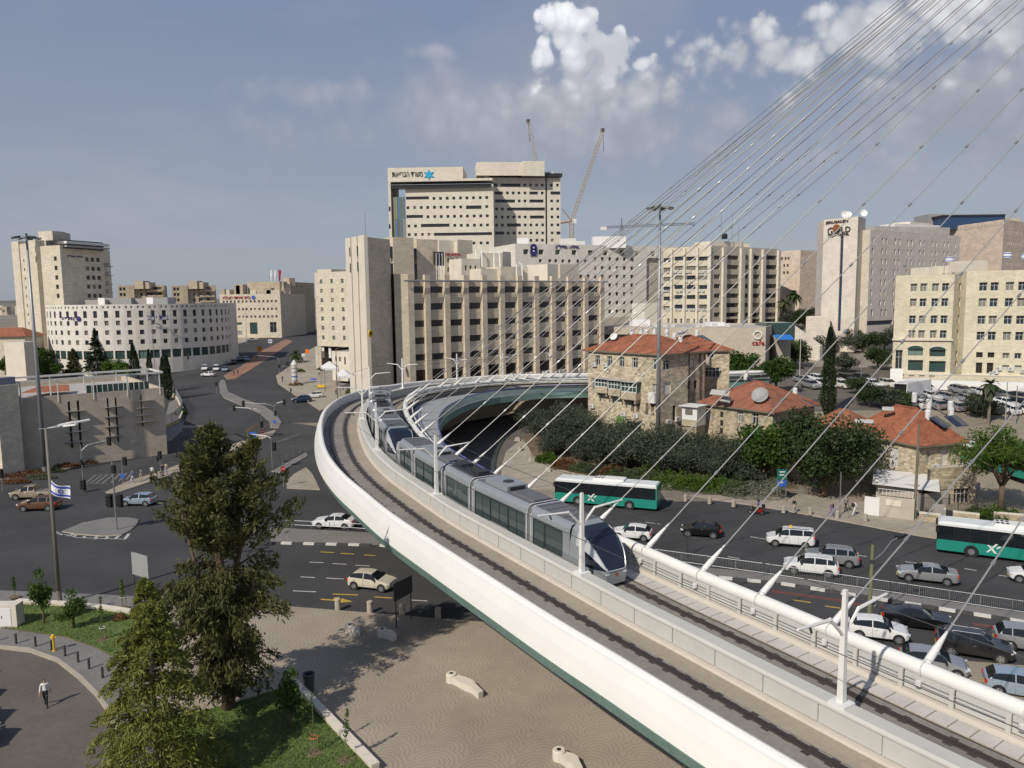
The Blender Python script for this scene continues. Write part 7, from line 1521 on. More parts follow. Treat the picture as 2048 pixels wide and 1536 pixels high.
def bus(pos,deg,label,mir=1):
 L,W,H=12.0,2.55,3.1;T=Thing('bus',label,'bus',(pos[0],pos[1],gz(*pos)+.035),radians(deg),'green city buses');T.L=Vector((0,0,0));p=lambda nm,mb,m,par=None:T.part(nm,mb,m,par,local=True)
 x0,x1,y=-L/2,L/2,W/2
 lo=MB();sec=[(y-.06,.32),(y,.45),(y,1.32)]
 lo.box(x0+.05,x1-.08,-y,y,.34,1.34);b=p('lower_body',lo,busgreen)
 p('window_band',MB().box(x0+.12,x1-.03,-y+.03,y-.03,1.34,2.68),carglass,b)
 up=MB();up.box(x0+.05,x1-.06,-y,y,2.66,2.86);p('cornice',up,buswhite);rf=MB();rf.hexa([(x0+.06,-y+.02,2.86),(x1-.08,-y+.02,2.86),(x1-.08,y-.02,2.86),(x0+.06,y-.02,2.86),(x0+.2,-y+.25,3.02),(x1-.25,-y+.25,3.02),(x1-.25,y-.25,3.02),(x0+.2,y-.25,3.02)]);r=p('roof',rf,buswhite);
 for s_ in(-1,1):p('roof_stripe',MB().box(x0+.06,x1-.1,s_*(y-.10)-.02,s_*(y-.10)+.02,2.86,2.90),busgreen,r)
 a=p('air_conditioner',MB().hexa([(-2.2,-.9,3.0),(1.6,-.9,3.0),(1.6,.9,3.0),(-2.2,.9,3.0),(-2.1,-.8,3.28),(1.4,-.8,3.28),(1.4,.8,3.28),(-2.1,.8,3.28)]),white)
 for k in range(3):
  for s_ in(-1,1):p('vent',MB().box(.35+k*.38,.6+k*.38,s_*.42-.2,s_*.42+.2,3.28,3.30),black,a)
 p('rear_body',MB().box(x0,x0+.14,-y+.01,y-.01,.4,2.9),busgreen);p('rear_window',MB().box(x0-.015,x0,-y+.35,y-.35,1.7,2.5),carglass)
 for s_ in(-1,1):
  for xm in(-4.3,-2.7,-1.15,.35,1.85,3.4,4.6):p('pillar',MB().box(xm-.035,xm+.035,s_*(y-.03)-.012,s_*(y-.03)+.012,1.34,2.66),black)
  for xw in(3.2,-2.9):
   p('wheel_arch',MB().tube([(xw,s_*(y+.004)-.004,.5),(xw,s_*(y+.004)+.004,.5)],.60,20),black);w=p('wheel',MB().tube([(xw,s_*(y-.28),.5),(xw,s_*(y+.012),.5)],.48,20),rubber);p('rim',MB().tube([(xw,s_*(y-.02),.5),(xw,s_*(y+.02),.5)],.27,16),chrome,w)
  p('taillight',MB().box(x0-.02,x0+.01,s_*(y-.2)-.1,s_*(y-.2)+.1,.9,1.15),red);p('headlight',MB().box(x1-.1,x1-.05,s_*(y-.35)-.22,s_*(y-.35)+.22,.6,.8),headl);p('mirror',MB().box(x1-.15,x1+.12,s_*(y+.12)-.07,s_*(y+.12)+.07,2.0,2.6),black)
  mk=MB();c=.95 if s_>0 else .95
  for q in([(1.9,.65),(2.05,.65),(1.35,1.5),(1.15,1.5)],[(1.2,.62),(1.4,.62),(1.75,1.02),(1.62,1.12)],[(1.55,1.1),(1.68,1.02),(2.0,1.3),(1.9,1.34)],[(.9,1.28),(1.2,1.05),(1.3,1.12),(1.05,1.34)]):mk.poly([(x,s_*(y+.006),z)for x,z in q])
  p('ribbon_mark',mk,white)
 p('front_face',MB().box(x1-.09,x1,-y+.02,y-.02,.4,1.2),busgreen);p('windscreen',MB().box(x1-.05,x1+.01,-y+.06,y-.06,1.2,2.75),carglass)
 p('underbody',MB().box(x0+.3,x1-.3,-y+.2,y-.2,.18,.36),black)
 return T
bus(side(1209,1016,158.5,1.28),158.5,'green and white city bus driving past the olive grove')
_a=onz(1872,1106);_u=Vector((cos(radians(-29)),sin(radians(-29)),0));_n=Vector((-_u.y,_u.x,0));_p=_a+_u*6+_n*1.28;bus((_p.x,_p.y),151,'green and white city bus cut off by the right edge')
_p=onz(2075,985);bus((_p.x,_p.y+8),100,'parked bus half hidden behind the tree at the right edge')
def truck():
 pos=side(436,727,-72,1.1);T=Thing('box_truck','white box truck standing behind the far queue','truck',(*pos,gz(*pos)+.04),radians(-72),'far traffic on the left street');p=lambda nm,mb,m,par=None:T.part(nm,mb,m,par,local=True)
 p('cargo_box',MB().box(-4.2,1.2,-1.2,1.2,1.0,3.7),white);c=p('cab',MB().hexa([(1.3,-1.1,.5),(3.0,-1.1,.5),(3.0,1.1,.5),(1.3,1.1,.5),(1.3,-1.05,2.6),(2.6,-1.05,2.6),(2.6,1.05,2.6),(1.3,1.05,2.6)]),white);p('windscreen',MB().poly([(3.0,-1.,1.4),(3.0,1.,1.4),(2.68,.95,2.4),(2.68,-.95,2.4)]),carglass,c);p('chassis',MB().box(-4.1,2.5,-.5,.5,.6,1.0),steeld)
 for x in(2.1,-2.6):
  for s_ in(-1,1):p('wheel',MB().tube([(x,s_*.8,.45),(x,s_*1.1,.45)],.45,14),rubber)
truck()
# ------------------------------------------------------------------ trees and plants
ORD=['first','second','third','fourth','fifth','sixth','seventh','eighth','ninth','tenth','eleventh','twelfth','thirteenth','fourteenth','fifteenth','sixteenth','seventeenth','eighteenth','nineteenth','twentieth','twenty-first','twenty-second','twenty-third','twenty-fourth','twenty-fifth','twenty-sixth','twenty-seventh','twenty-eighth','twenty-ninth','thirtieth']
def cards(C,l,w,rg,D=None,spread=1.,jit=.35):
 """leaf cards: quads of length l and width w at the points C; D gives preferred directions"""
 n=len(C);d=rg.normal(size=(n,3))*spread
 if D is not None:d=d+D
 d/=np.linalg.norm(d,axis=1)[:,None]+1e-9;r=rg.normal(size=(n,3));s=np.cross(d,r);s/=np.linalg.norm(s,axis=1)[:,None]+1e-9
 L=l*(1+jit*rg.uniform(-1,1,n))[:,None];Wd=w*(1+jit*rg.uniform(-1,1,n))[:,None]
 V=np.stack([C-d*L*.5-s*Wd*.25,C-d*L*.05-s*Wd*.5,C+d*L*.5,C-d*L*.05+s*Wd*.5],1).reshape(-1,3)
 F=np.arange(n*4).reshape(-1,4);return V,F
def inblobs(blobs,n,rg,p=.45):
 B=np.array(blobs);vol=B[:,3]*B[:,4]*B[:,5];vol=vol**.75;k=rg.choice(len(B),n,p=vol/vol.sum());u=rg.normal(size=(n,3));u/=np.linalg.norm(u,axis=1)[:,None];r=rg.uniform(0,1,n)**p
 return B[k,:3]+u*r[:,None]*B[k,3:6]
def tree_proto(name,crownV,crownF,leaf,limbs,barkm,label,cat='tree'):
 o=link(name,None);o.empty_display_size=.3;tag(o,label,cat)
 link('crown',np_mesh('crown',crownV,crownF,[leaf]),o)
 tb=MB()
 for pts,r in limbs:tb.tube(pts,r,7)
 link('trunk',tb.mesh('trunk',[barkm],smooth=True),o);return o
def limbset(blobs,h0,r0,rg,k=6):
 B=sorted(blobs,key=lambda b:-b[3])[:k];out=[([(0,0,-.4),(.03,.02,h0*.5),(0,0,h0)],[r0*1.15,r0,r0*.85])]
 for b in B:c=Vector(b[:3]);m=Vector((c.x*.35,c.y*.35,h0+(c.z-h0)*.5));out.append(([(0,0,h0*.8),tuple(m),tuple(c)],[r0*.6,r0*.4,r0*.12]))
 return out
def blob_tree(name,seed,R,H,nb,nl,ls,leaf,barkm=bark,base=.22,flat=.75,label='',aspect=.55,rb=.42,p=.45,wob=1.):
 rg=np.random.default_rng(seed);blobs=[];zc=H*(base+1)/2;hz=H*(1-base)/2
 for i in range(nb):
  u=rg.normal(size=3);u/=np.linalg.norm(u);q=rg.uniform(.35,.85)*wob;s=R*rb*rg.uniform(.65,1.25);blobs.append((u[0]*R*q,u[1]*R*q,zc+u[2]*hz*q*.95,s,s,s*flat))
 blobs.append((0,0,zc,R*.5,R*.5,hz*.6));C=inblobs(blobs,nl,rg,p);V,F=cards(C,ls,ls*aspect,rg)
 return tree_proto(name,V,F,leaf,limbset(blobs,H*base*1.1+.2,max(.08,R*.06),rg),barkm,label)
def place(proto,x,y,s=1.,rz=0.,label=None,group=None,sz=None,dz_=0.,used=[]):
 if proto not in used:used.append(proto);o=proto
 else:o=copy_tree(proto)
 o.location=(x,y,gz(x,y)+dz_);o.scale=(s,s,sz or s);o.rotation_euler=(0,0,rz)
 if label:o['label']=label
 if group:o['group']=group
 return o
rt=random.Random(21)
# olives on the bank
ol=[blob_tree('olive_tree',30+k,3.3,5.0,22,5200,.27,L_olive,bark_g,.06,.8,'olive',.45,.40)for k in range(3)]
OP=[(1068,872),(1098,888),(1140,868),(1130,905),(1172,892),(1105,915),(1165,925),(1208,905),(1205,938),(1245,918),(1250,945),(1290,925),(1300,948),(1335,928),(1345,950),(1385,935),(1380,955),(1425,945),(1430,965),(1462,952),(1478,968)]
for k,(x,y)in enumerate(sorted(OP)):
 p=gp(x,y);place(ol[k%3],p.x,p.y,rt.uniform(.85,1.2),rt.uniform(0,6),'grey-green olive tree, %s from the left in the grove beside the road'%ORD[k],'olive trees in the grove',dz_=.1)
 # broadleaf trees among the houses
gt=[blob_tree('broadleaf_tree',50+k,4.0,7.6,18,5200,.42,L_green,bark,.25,.8,'tree',.7,.42)for k in range(2)]
for k,(x,y,s,lab)in enumerate(((1484,782,.95,'bright green tree left of two behind the middle house'),(1552,786,.9,'bright green tree right of two behind the middle house'),(1528,968,1.0,'green tree in front of the middle house beside the big dark tree'),(1450,800,.5,'small green tree at the corner of the tall stone house'),(1620,975,.55,'young green tree leaning on the big dark tree'))):
 p=gp(x,y);place(gt[k%2],p.x,p.y,s,k*1.3,lab,'broadleaf trees among the houses')
fi=blob_tree('ficus_tree',61,6.2,10.6,30,15000,.40,L_ficus,bark,.16,.8,'large dense dark tree shading the pavement left of the right-hand stone house',.6,.36,.5);p=gp(1655,1000);place(fi,p.x,p.y+1.,1.,.5)
p=gp(1650,1000)
ra=blob_tree('acacia_tree',63,5.0,10.2,20,7500,.36,L_lime,bark,.33,.7,'feathery green tree at the right edge beside the stone house',.45,.36,.5);p=gp(1990,1036);place(ra,p.x+1.2,p.y+1,1.,0.)
# dusty trees round the hotel and the car park
dt_=[blob_tree('carob_tree',70+k,3.6,5.6,16,3600,.42,L_olive if k else L_ficus,bark_g,.2,.8,'tree',.6,.42)for k in range(2)]
for k,(x,y,s,Yo,lab)in enumerate(((1590,735,1.1,0,'dusty tree left of the columnar cypress'),(1622,715,1.,0,'dusty tree behind the cypress'),(1640,700,.9,0,'tree at the foot of the hotel ramp'),(1700,705,1.1,0,'tree before the hotel tower'),(1735,705,1.,0,'tree under the hotel corner'),(1768,700,1.2,0,'tree left of the arched windows'),(1755,740,.9,0,'tree above the car park wall'),(1690,745,.8,0,'low tree right of the cypress'),(1610,660,1.2,0,'dark tree at the foot of the palms'),(1580,655,1.1,0,'dark tree left of the palms'),(1740,815,.7,0,'bush between parked cars and the right-hand house'),(1775,818,.7,0,'bush behind the ridge of the right-hand house'),(1808,820,.6,0,'bush left of the container shed'),(1965,838,.8,0,'bush in front of the parked cars at the right'),(1715,790,.6,0,'bush at the left end of the car park'),(1545,700,.9,0,'tree beside the blue awning'))):
 p=gp(x,y);place(dt_[k%2],p.x,p.y,s,k*.9,lab,'dusty trees round the hotel')
def cypress(name,seed,H,R,n,leaf,label,tip=.6,ls=.26):
 rg=np.random.default_rng(seed);t=rg.uniform(0,1,n)**.85;prof=R*np.clip(np.minimum(1,(t+.05)*5),0,1)*(1-t)**tip*(.85+.25*np.sin(t*23+rg.uniform(0,6))*.3);a=rg.uniform(0,2*pi,n);r=prof*(rg.uniform(.2,1,n)**.35)*(1+.18*np.sin(a*5+t*30));C=np.stack([r*np.cos(a),r*np.sin(a),.3+t*H],1)
 V,F=cards(C,ls*1.3,ls*.6,rg,np.stack([np.cos(a)*.4,np.sin(a)*.4,np.ones(n)],1)*1.2,.8);return tree_proto(name,V,F,leaf,[([(0,0,-.3),(0,0,H*.5),(0,0,H*.85)],[.2,.12,.05])],bark,label)
cy=cypress('cypress_tree',81,14.5,1.55,9000,L_cyp,'tall dark columnar cypress between the middle and right-hand houses',.45);p=gp(1655,838);place(cy,p.x,p.y,1.)
cy2=cypress('cypress_tree',82,11,1.7,5000,L_cyp,'c',.5)
for x,y,s,lab in((337,800,.95,'dark columnar cypress behind the stone hall corner'),(328,785,.8,'slim dark cypress next to the stone hall'),(268,750,.85,'narrow cypress in front of the round bank building'),(276,755,.6,'short cypress in front of the bank ground floor'),(300,752,.7,'small dark conifer right of the narrow cypress')):
 p=gp(x,y);place(cy2,p.x,p.y,s,1.,lab,'cypresses on the left')
def fir(name,seed,H,R,n,leaf,label,tiers=16,droop=.5,ls=.4,lw=.12,base=.08,up=.2,barkm=bark,powr=.9):
 rg=np.random.default_rng(seed);P=[];D=[];limbs=[([(0,0,-.4),(.05,0,H*.5),(0,0,H*.98)],[H*.018+.03,H*.011,.02])];nb=tiers*9;per=n//nb
 for i in range(nb):
  f=base+(1-base)*(i/nb);z=H*f;L=R*((1-f)**powr)*rg.uniform(.7,1.1)+.15;a=rg.uniform(0,2*pi);q=np.sqrt(rg.uniform(.02,1,per));z_=z+up*L*q-droop*L*q*q
  wd_=(.10+.24*(1-np.abs(q-.45)))*L*.55*rg.normal(size=per);x=q*L*np.cos(a)-wd_*np.sin(a);y=q*L*np.sin(a)+wd_*np.cos(a);P.append(np.stack([x,y,z_-np.abs(wd_)*.25+rg.normal(size=per)*.05],1));D.append(np.tile([cos(a)*.9,sin(a)*.9,-.35],(per,1)))
  if i%3==0:limbs.append(([(0,0,z),(L*.5*cos(a),L*.5*sin(a),z+up*L*.5-droop*L*.25),(L*.9*cos(a),L*.9*sin(a),z+up*L*.9-droop*L*.81)],[.02+.012*L,.02,.008]))
 C=np.concatenate(P);V,F=cards(C,ls,lw,rg,np.concatenate(D),.75);return tree_proto(name,V,F,leaf,limbs,barkm,label)
fr1=fir('fir_tree',91,14,4.6,9000,L_cyp,'tall dark fir tree in front of the round bank building',18,.3,.6,.3);p=gp(196,752);place(fr1,p.x,p.y,1.)
fr2=fir('pine_tree',92,8,3.4,4500,L_dark,'open dark pine left of the tall fir before the bank',10,.25,.6,.28);p=gp(148,752);place(fr2,p.x,p.y,1.)
lt=[blob_tree('street_tree',95+k,3.6,5.4,14,3000,.5,(L_green,L_lime)[k],bark,.2,.8,'t',.7,.42)for k in range(2)]
for k,(x,y,s,lab)in enumerate(((60,752,1.7,'large green tree behind the stone hall roof at the left'),(25,755,1.3,'green tree at the left edge behind the lamp mast'),(100,758,1.1,'green tree right of the mast behind the stone hall'),(230,752,1.,'low tree between fir and cypress'),(372,716,.8,'clipped lime green tree at the bank corner'),(350,722,.7,'lime green bush beside the cypress'),(430,690,.9,'dark tree at the right end of the round bank'),(618,655,.9,'tree at the far end of the street beside the corner house'),(10,735,1.2,'tree below the cottage at the left edge'),(245,760,.7,'bush before the bank ground floor'),(610,642,1.,'tree under the distant street bridge'))):
 p=gp(x,y);place(lt[k%2],p.x,p.y,s,k*1.1,lab,'street trees on the left')
 # the big dark tree in the foreground
def bigtree():
 rg=np.random.default_rng(101);H=17.2;P=[];D=[];limbs=[([(0,0,-.4),(.05,.05,3),(.1,0,7),(-.2,.1,11),(-.45,.1,16.3)],[.42,.36,.28,.18,.04]),([(.1,0,6.2),(.9,.2,9),(1.9,.3,12.5),(2.3,.3,15.6)],[.2,.15,.09,.03]),([(0,0,5),(-1.2,-.3,8.5),(-1.9,-.2,12)],[.16,.11,.04]),([(.1,0,4),(1.4,-.6,6.5),(2.6,-.8,9.5)],[.14,.09,.03])]
 prof=[(1.6,1.0),(3,2.6),(4.6,3.5),(7,4.1),(9.5,4.2),(11.5,3.5),(13.2,2.6),(15,1.5),(17.2,.25)]
 for i in range(330):
  t=rg.uniform(0,1);z=1.7+15.2*t**1.05;a=rg.uniform(0,2*pi);Rm=interp(prof,z);lead=rg.integers(0,3);cx,cy_=((-.2*z/9,.05),(.16*(z-3),.15),(0,0))[lead]if z>8 else(0,0);L=max(.5,Rm*rg.uniform(.45,1.08)-abs(cx)*.5)
  upk=.75 if z>9 else(.25 if z>5 else-.15);per=int(98*(.5+L/3));q=rg.uniform(.12,1,per)**.75;sp=.16+.30*q*(1.1-q)
  ox=rg.normal(size=per)*sp*.9;oz=rg.normal(size=per)*sp*.8;x=cx+q*L*cos(a)-ox*sin(a);y=cy_+q*L*sin(a)+ox*cos(a);zz_=z+upk*L*q-(.10 if z>9 else .32)*L*q*q+oz
  keep=zz_<17.3-np.hypot(x,y)*.5;P.append(np.stack([x,y,zz_],1)[keep]);dd=np.array([cos(a)*.8,sin(a)*.8,.9 if z>9 else-.9]);D.append(np.tile(dd,(keep.sum(),1)))
  if i%3==0:limbs.append(([(cx*.8,cy_,z-.2),(cx+L*.45*cos(a),cy_+L*.45*sin(a),z+upk*L*.45),(cx+L*.9*cos(a),cy_+L*.9*sin(a),z+upk*L*.9-(.1 if z>9 else .32)*L*.8)],[.05+.012*L,.03,.01]))
 C=np.concatenate(P);V,F=cards(C,.36,.10,rg,np.concatenate(D)*1.1,.75);print('bigtree leaves',len(F))
 o=tree_proto('dark_conifer',V,F,L_dark,limbs,bark,'tall dark needled tree standing on the lawn edge in the left foreground');p=gp(458,1425);o.location=(p.x,p.y,.15);o.rotation_euler=(0,0,.2)
bigtree()
cd_=fir('deodar_cedar',111,10.6,4.0,26000,L_cedar,'yellow-green drooping cedar at the bottom edge left of the dark tree',20,.62,.34,.075,.03,.30,bark_g,.8);p=gp(318,1585);cd_.location=(p.x,p.y,.27);cd_.rotation_euler=(0,.0,.7)
# young trees and shrubs on the lawns
yt=blob_tree('young_tree',121,1.0,2.6,12,1500,.17,L_green,bark,.18,.85,'y',.5,.42)
for k,(x,y,s,sz,lab)in enumerate(((88,1254,1.05,1.55,'taller bushy young tree on the upper lawn beside the lamp post'),(149,1263,1.15,1.0,'rounded bushy young tree on the upper lawn'),(583,1464,1.15,1.15,'bushy young tree on the lower lawn near the low wall'))):
 p=gp(x,y);place(yt,p.x,p.y,s,k*2.,lab,'young trees on the lawn',s*sz,.25)
def sapling(px,py,h,label,n=220,leaf=L_green,stakes=3,guard=None,lean=0.,ls=.13):
 p=gp(px,py);rg=np.random.default_rng(int(px));T=Thing('sapling',label,'sapling',(p.x,p.y,.26),0,'staked saplings on the lawn');zz_=rg.uniform(.35,1,n)*h;r=.28*(1-(zz_/h)*.6);a=rg.uniform(0,6.28,n);C=np.stack([p.x+lean*zz_+r*np.cos(a)*rg.uniform(0,1,n),p.y+r*np.sin(a)*rg.uniform(0,1,n),.26+zz_],1)-np.array([p.x,p.y,.26]);V,F=cards(C,ls,ls*.6,rg);link('crown',np_mesh('crown',V,F,[leaf]),T.o)
 T.part('trunk',MB().tube([(p.x,p.y,.2),(p.x+lean*h*.5,p.y,.26+h*.5),(p.x+lean*h,p.y,.26+h*.97)],[.03,.02,.01],5),bark_g)
 for k in range(stakes):a=k*2.1+.4;T.part('stake',MB().tube([(p.x+.22*cos(a),p.y+.22*sin(a),.2),(p.x+.2*cos(a),p.y+.2*sin(a),1.3)],.025,5),wood)
 if stakes:T.part('tie_band',MB().tube([(p.x+.21*cos(q),p.y+.21*sin(q),1.15)for q in[k*.7 for k in range(10)]],.02,4),guard or white)
 T.part('soil_ring',MB().lathe((p.x,p.y,.27),[(0,.03),(.35,.02),(.45,0)],10),soil)
sapling(207,1286,3.2,'slim sapling with white tie band on the upper lawn');sapling(266,1318,1.6,'short bare staked sapling on the upper lawn near the cedar',30);sapling(629,1516,3.4,'slender sapling between two pale stakes on the lower lawn',90,stakes=2,guard=orange);sapling(690,1530,2.8,'leggy sapling leaning against the low wall',160,stakes=0,lean=.08,leaf=L_lime);sapling(247,1222,2.4,'sapling behind the low stone wall by the pavement',260,stakes=2,leaf=L_lime);sapling(30,1200,1.7,'yellowish sapling beside the utility box',200,stakes=0,leaf=L_lime)
def shrub(name,px,py,rx,ry,h,n,ls,leaf,label,group,seed,dz_=.15):
 p=gp(px,py);rg=np.random.default_rng(seed);a=rg.uniform(0,6.28,n);r=np.sqrt(rg.uniform(0,1,n));C=np.stack([rx*r*np.cos(a),ry*r*np.sin(a),h*np.sqrt(np.clip(1-r*r,0,1))*rg.uniform(.35,1,n)*(.8+.3*np.sin(a*3+r*5))],1);V,F=cards(C,ls,ls*.5,rg);o=link(name,np_mesh(name,V,F,[leaf]),None,(p.x,p.y,gz(p.x,p.y)+dz_));tag(o,label,'shrub',group)
SH=[(1345,975,2.2,1.4,1.5,L_lime,'bright green'),(1385,980,2.,1.3,1.3,L_lime,'bright green'),(1425,985,2.2,1.3,1.4,L_lime,'bright green'),(1468,990,1.8,1.2,1.2,L_shrub,'dusty'),(1515,993,3.3,1.8,1.1,L_sil,'silvery mounded'),(1530,970,2.6,1.6,1.,L_sil,'silvery mounded'),(1310,965,1.6,1.,1.,L_shrub,'dusty'),(1275,958,1.8,1.,.9,L_shrub,'dusty'),(1240,956,1.8,1.,.9,L_shrub,'dusty'),(1200,948,1.8,1.,.8,L_olive,'grey-green'),(1165,943,1.6,.9,.8,L_shrub,'dusty'),(1130,937,1.6,.9,.9,L_red,'reddish'),(1095,925,1.4,.9,.9,L_lime,'bright green'),(1400,970,2.,1.,.8,L_shrub,'dusty'),(1450,975,2.,1.2,1.,L_green,'dark green'),(1225,952,1.5,.8,1.,L_red,'reddish'),(1300,955,1.5,.8,1.2,L_lime,'bright green')]
for k,(x,y,rx,ry,h,lf,w)in enumerate(sorted(SH)):shrub('shrub',x,y,rx*1.25,ry*1.4,h*1.5,2200,.24,lf,w+' shrub, %s from the left below the olive grove'%ORD[k],'shrubs along the grove edge',200+k)
for k,(x,y,rx,lf,w)in enumerate(((15,957,3.,L_red,'red-brown'),(60,951,2.8,L_red,'red-brown'),(100,945,2.2,L_shrub,'dusty green'),(135,936,2.4,L_red,'red-brown'),(170,928,2.,L_red,'red-brown'),(85,958,2.,L_shrub,'dusty green'),(30,967,2.2,L_red,'red-brown'))):shrub('shrub',x,y,rx,.9,.7,900,.22,lf,w+' low shrub, %s from the left in the planter before the stone hall'%ORD[sorted([15,60,100,135,170,85,30]).index(x)],'planter shrubs before the stone hall',240+k)
shrub('shrub',241,1246,.55,.5,.7,400,.13,L_red,'dark reddish shrub beside the sapling on the upper lawn',None,260,.2);shrub('shrub',1995,1040,2.6,1.2,1.6,1600,.24,L_green,'green shrub mass behind the rubble wall at the right edge',None,261);shrub('shrub',1955,1032,1.4,.9,1.2,900,.22,L_green,'green shrub beside the porch bay',None,262);shrub('shrub',362,830,1.4,.9,1.5,700,.3,L_lime,'lime green shrub at the corner of the boundary wall',None,263);shrub('shrub',600,745,1.6,1.,1.2,600,.3,L_lime,'yellow-green hedge beside the advertising column',None,264);shrub('shrub',650,742,2.4,1.4,1.6,900,.35,L_green,'green planting below the cafe canopy',None,265);shrub('shrub',712,790,2.6,1.6,2.6,1400,.35,L_green,'dark planting at the foot of the stair tower',None,266);shrub('shrub',592,772,2.,1.,1.,500,.3,L_red,'reddish flower bed on the corner pavement',None,267)
def palm(px,py,H,R,label,n=34,Y=None,seed=1):
 p=gp(px,py)if Y is None else ony(px,py,Y);z=gz(p.x,p.y)if Y is None else p.z;rg=np.random.default_rng(seed);T=Thing('palm_tree',label,'palm',(p.x,p.y,z));T.part('trunk',MB().tube([(p.x,p.y,z-.3),(p.x+.1,p.y,z+H*.5),(p.x,p.y,z+H)],[.26,.2,.18],7),bark_g);mb=MB();dk=MB()
 for k in range(n):
  a=rg.uniform(0,6.28);e=rg.uniform(-.9,1.2);L=R*rg.uniform(.75,1.1);d=Vector((cos(a)*cos(e),sin(a)*cos(e),sin(e)));c=Vector((p.x,p.y,z+H));s_=Vector((-sin(a),cos(a),0));pts=[c+d*(L*q)-Vector((0,0,.55*L*q*q))for q in(0,.35,.7,1)]
  for j in range(3):w0,w1=(.10,.34,.30,.04)[j]*R*.5,(.10,.34,.30,.04)[j+1]*R*.5;mb.poly([pts[j]-s_*w0,pts[j]+s_*w0,pts[j+1]+s_*w1,pts[j+1]-s_*w1])
 T.part('fronds',mb,L_palm)
 for k in range(26):a=rg.uniform(0,6.28);dk.poly([(p.x+.25*cos(a),p.y+.25*sin(a),z+H),(p.x+.9*cos(a),p.y+.9*sin(a),z+H-.5),(p.x+.45*cos(a+.2),p.y+.45*sin(a+.2),z+H-2.6)])
 T.part('dead_skirt',dk,bark_g)
palm(1585,652,10.5,3.4,'taller of two fan palms left of the hotel tower',seed=3);palm(1567,656,8.2,2.8,'shorter of two fan palms left of the hotel tower',seed=4);palm(1976,850,6.5,2.2,'spiky young palm in front of the white yard wall',26,seed=5);palm(592,726,3.2,3.0,'date palm beside the street left of the cafe',30,seed=6)
p=gp(1290,958);T_=Thing('yucca','spiky yucca among the shrubs behind the bus','plant',tuple(p));
for k in range(16):a=k*.39;T_.part('leaf',MB().poly([(p.x-.05*sin(a),p.y+.05*cos(a),p.z+.3),(p.x+.05*sin(a),p.y-.05*cos(a),p.z+.3),(p.x+.8*cos(a),p.y+.8*sin(a),p.z+1.2+.5*(k%3))]),L_sil)
def grass():
 for q,nm in zip(LW,('upper','lower')):
  xs=[p[0]for p in q];ys=[p[1]for p in q];rg=np.random.default_rng(5);n=26000;X=rg.uniform(min(xs),max(xs),n);Y=rg.uniform(max(min(ys),33),max(ys),n);ins=np.zeros(n,bool);k=len(q)
  for i in range(k):
   (x0,y0),(x1,y1)=q[i],q[(i+1)%k];c=((y0>Y)!=(y1>Y))&(X<(x1-x0)*(Y-y0)/((y1-y0)or 1e-9)+x0);ins^=c
  X,Y=X[ins],Y[ins];C=np.stack([X,Y,np.full(len(X),.30)],1);V,F=cards(C,.16,.05,rg,np.tile([0,0,1.],(len(X),1)),.6);o=link('grass',np_mesh('grass',V,F,[blade]));tag(o,'short mown grass on the %s lawn'%nm,'grass',None,'stuff')
grass()
# ------------------------------------------------------------------ street furniture
Z3=Vector((0,0,1))
def mast(px,py,top_px,top_py,label,Y=None):
 p=gp(px,py)if Y is None else ony(px,py,Y);b=gz(p.x,p.y)+.1;T=Thing('light_mast',label,'light mast',(p.x,p.y,b));zt=ony(top_px,top_py,p.y).z
 T.part('pole',MB().tube([(p.x,p.y,b),(p.x,p.y,b+(zt-b)*.5),(p.x,p.y,zt)],[.34,.24,.13],12),steel,smooth=True);T.part('base',MB().lathe((p.x,p.y,b),[(.5,0),(.5,.15),(.36,.2),(.36,1.0)],12),steel)
 r=MB();r.tube([(p.x+.9*cos(a),p.y+.9*sin(a),zt-.1)for a in[k*pi/6 for k in range(13)]],.06,5);T.part('head_ring',r,steeld)
 for k in range(8):
  a=k*pi/4+.3;c=Vector((p.x+1.35*cos(a),p.y+1.35*sin(a),zt-.05));d=Vector((cos(a),sin(a),-.25)).normalized();s_=Vector((-sin(a),cos(a),0));T.part('floodlight',MB().obox(c,d*.45,s_*.3,Vector((0,0,.1))),steeld if k%3 else frame_g)
  T.part('spoke',MB().tube([(p.x,p.y,zt-.1),c],.035,4),steeld)
 T.part('finial',MB().tube([(p.x,p.y,zt),(p.x,p.y,zt+.5)],.15,6),steeld)
mast(91,948,72,474,'tall grey light mast with dark floodlight head at the left edge');mast(1316,872,1321,415,'tall grey light mast with floodlight ring in front of the stone house',103.)
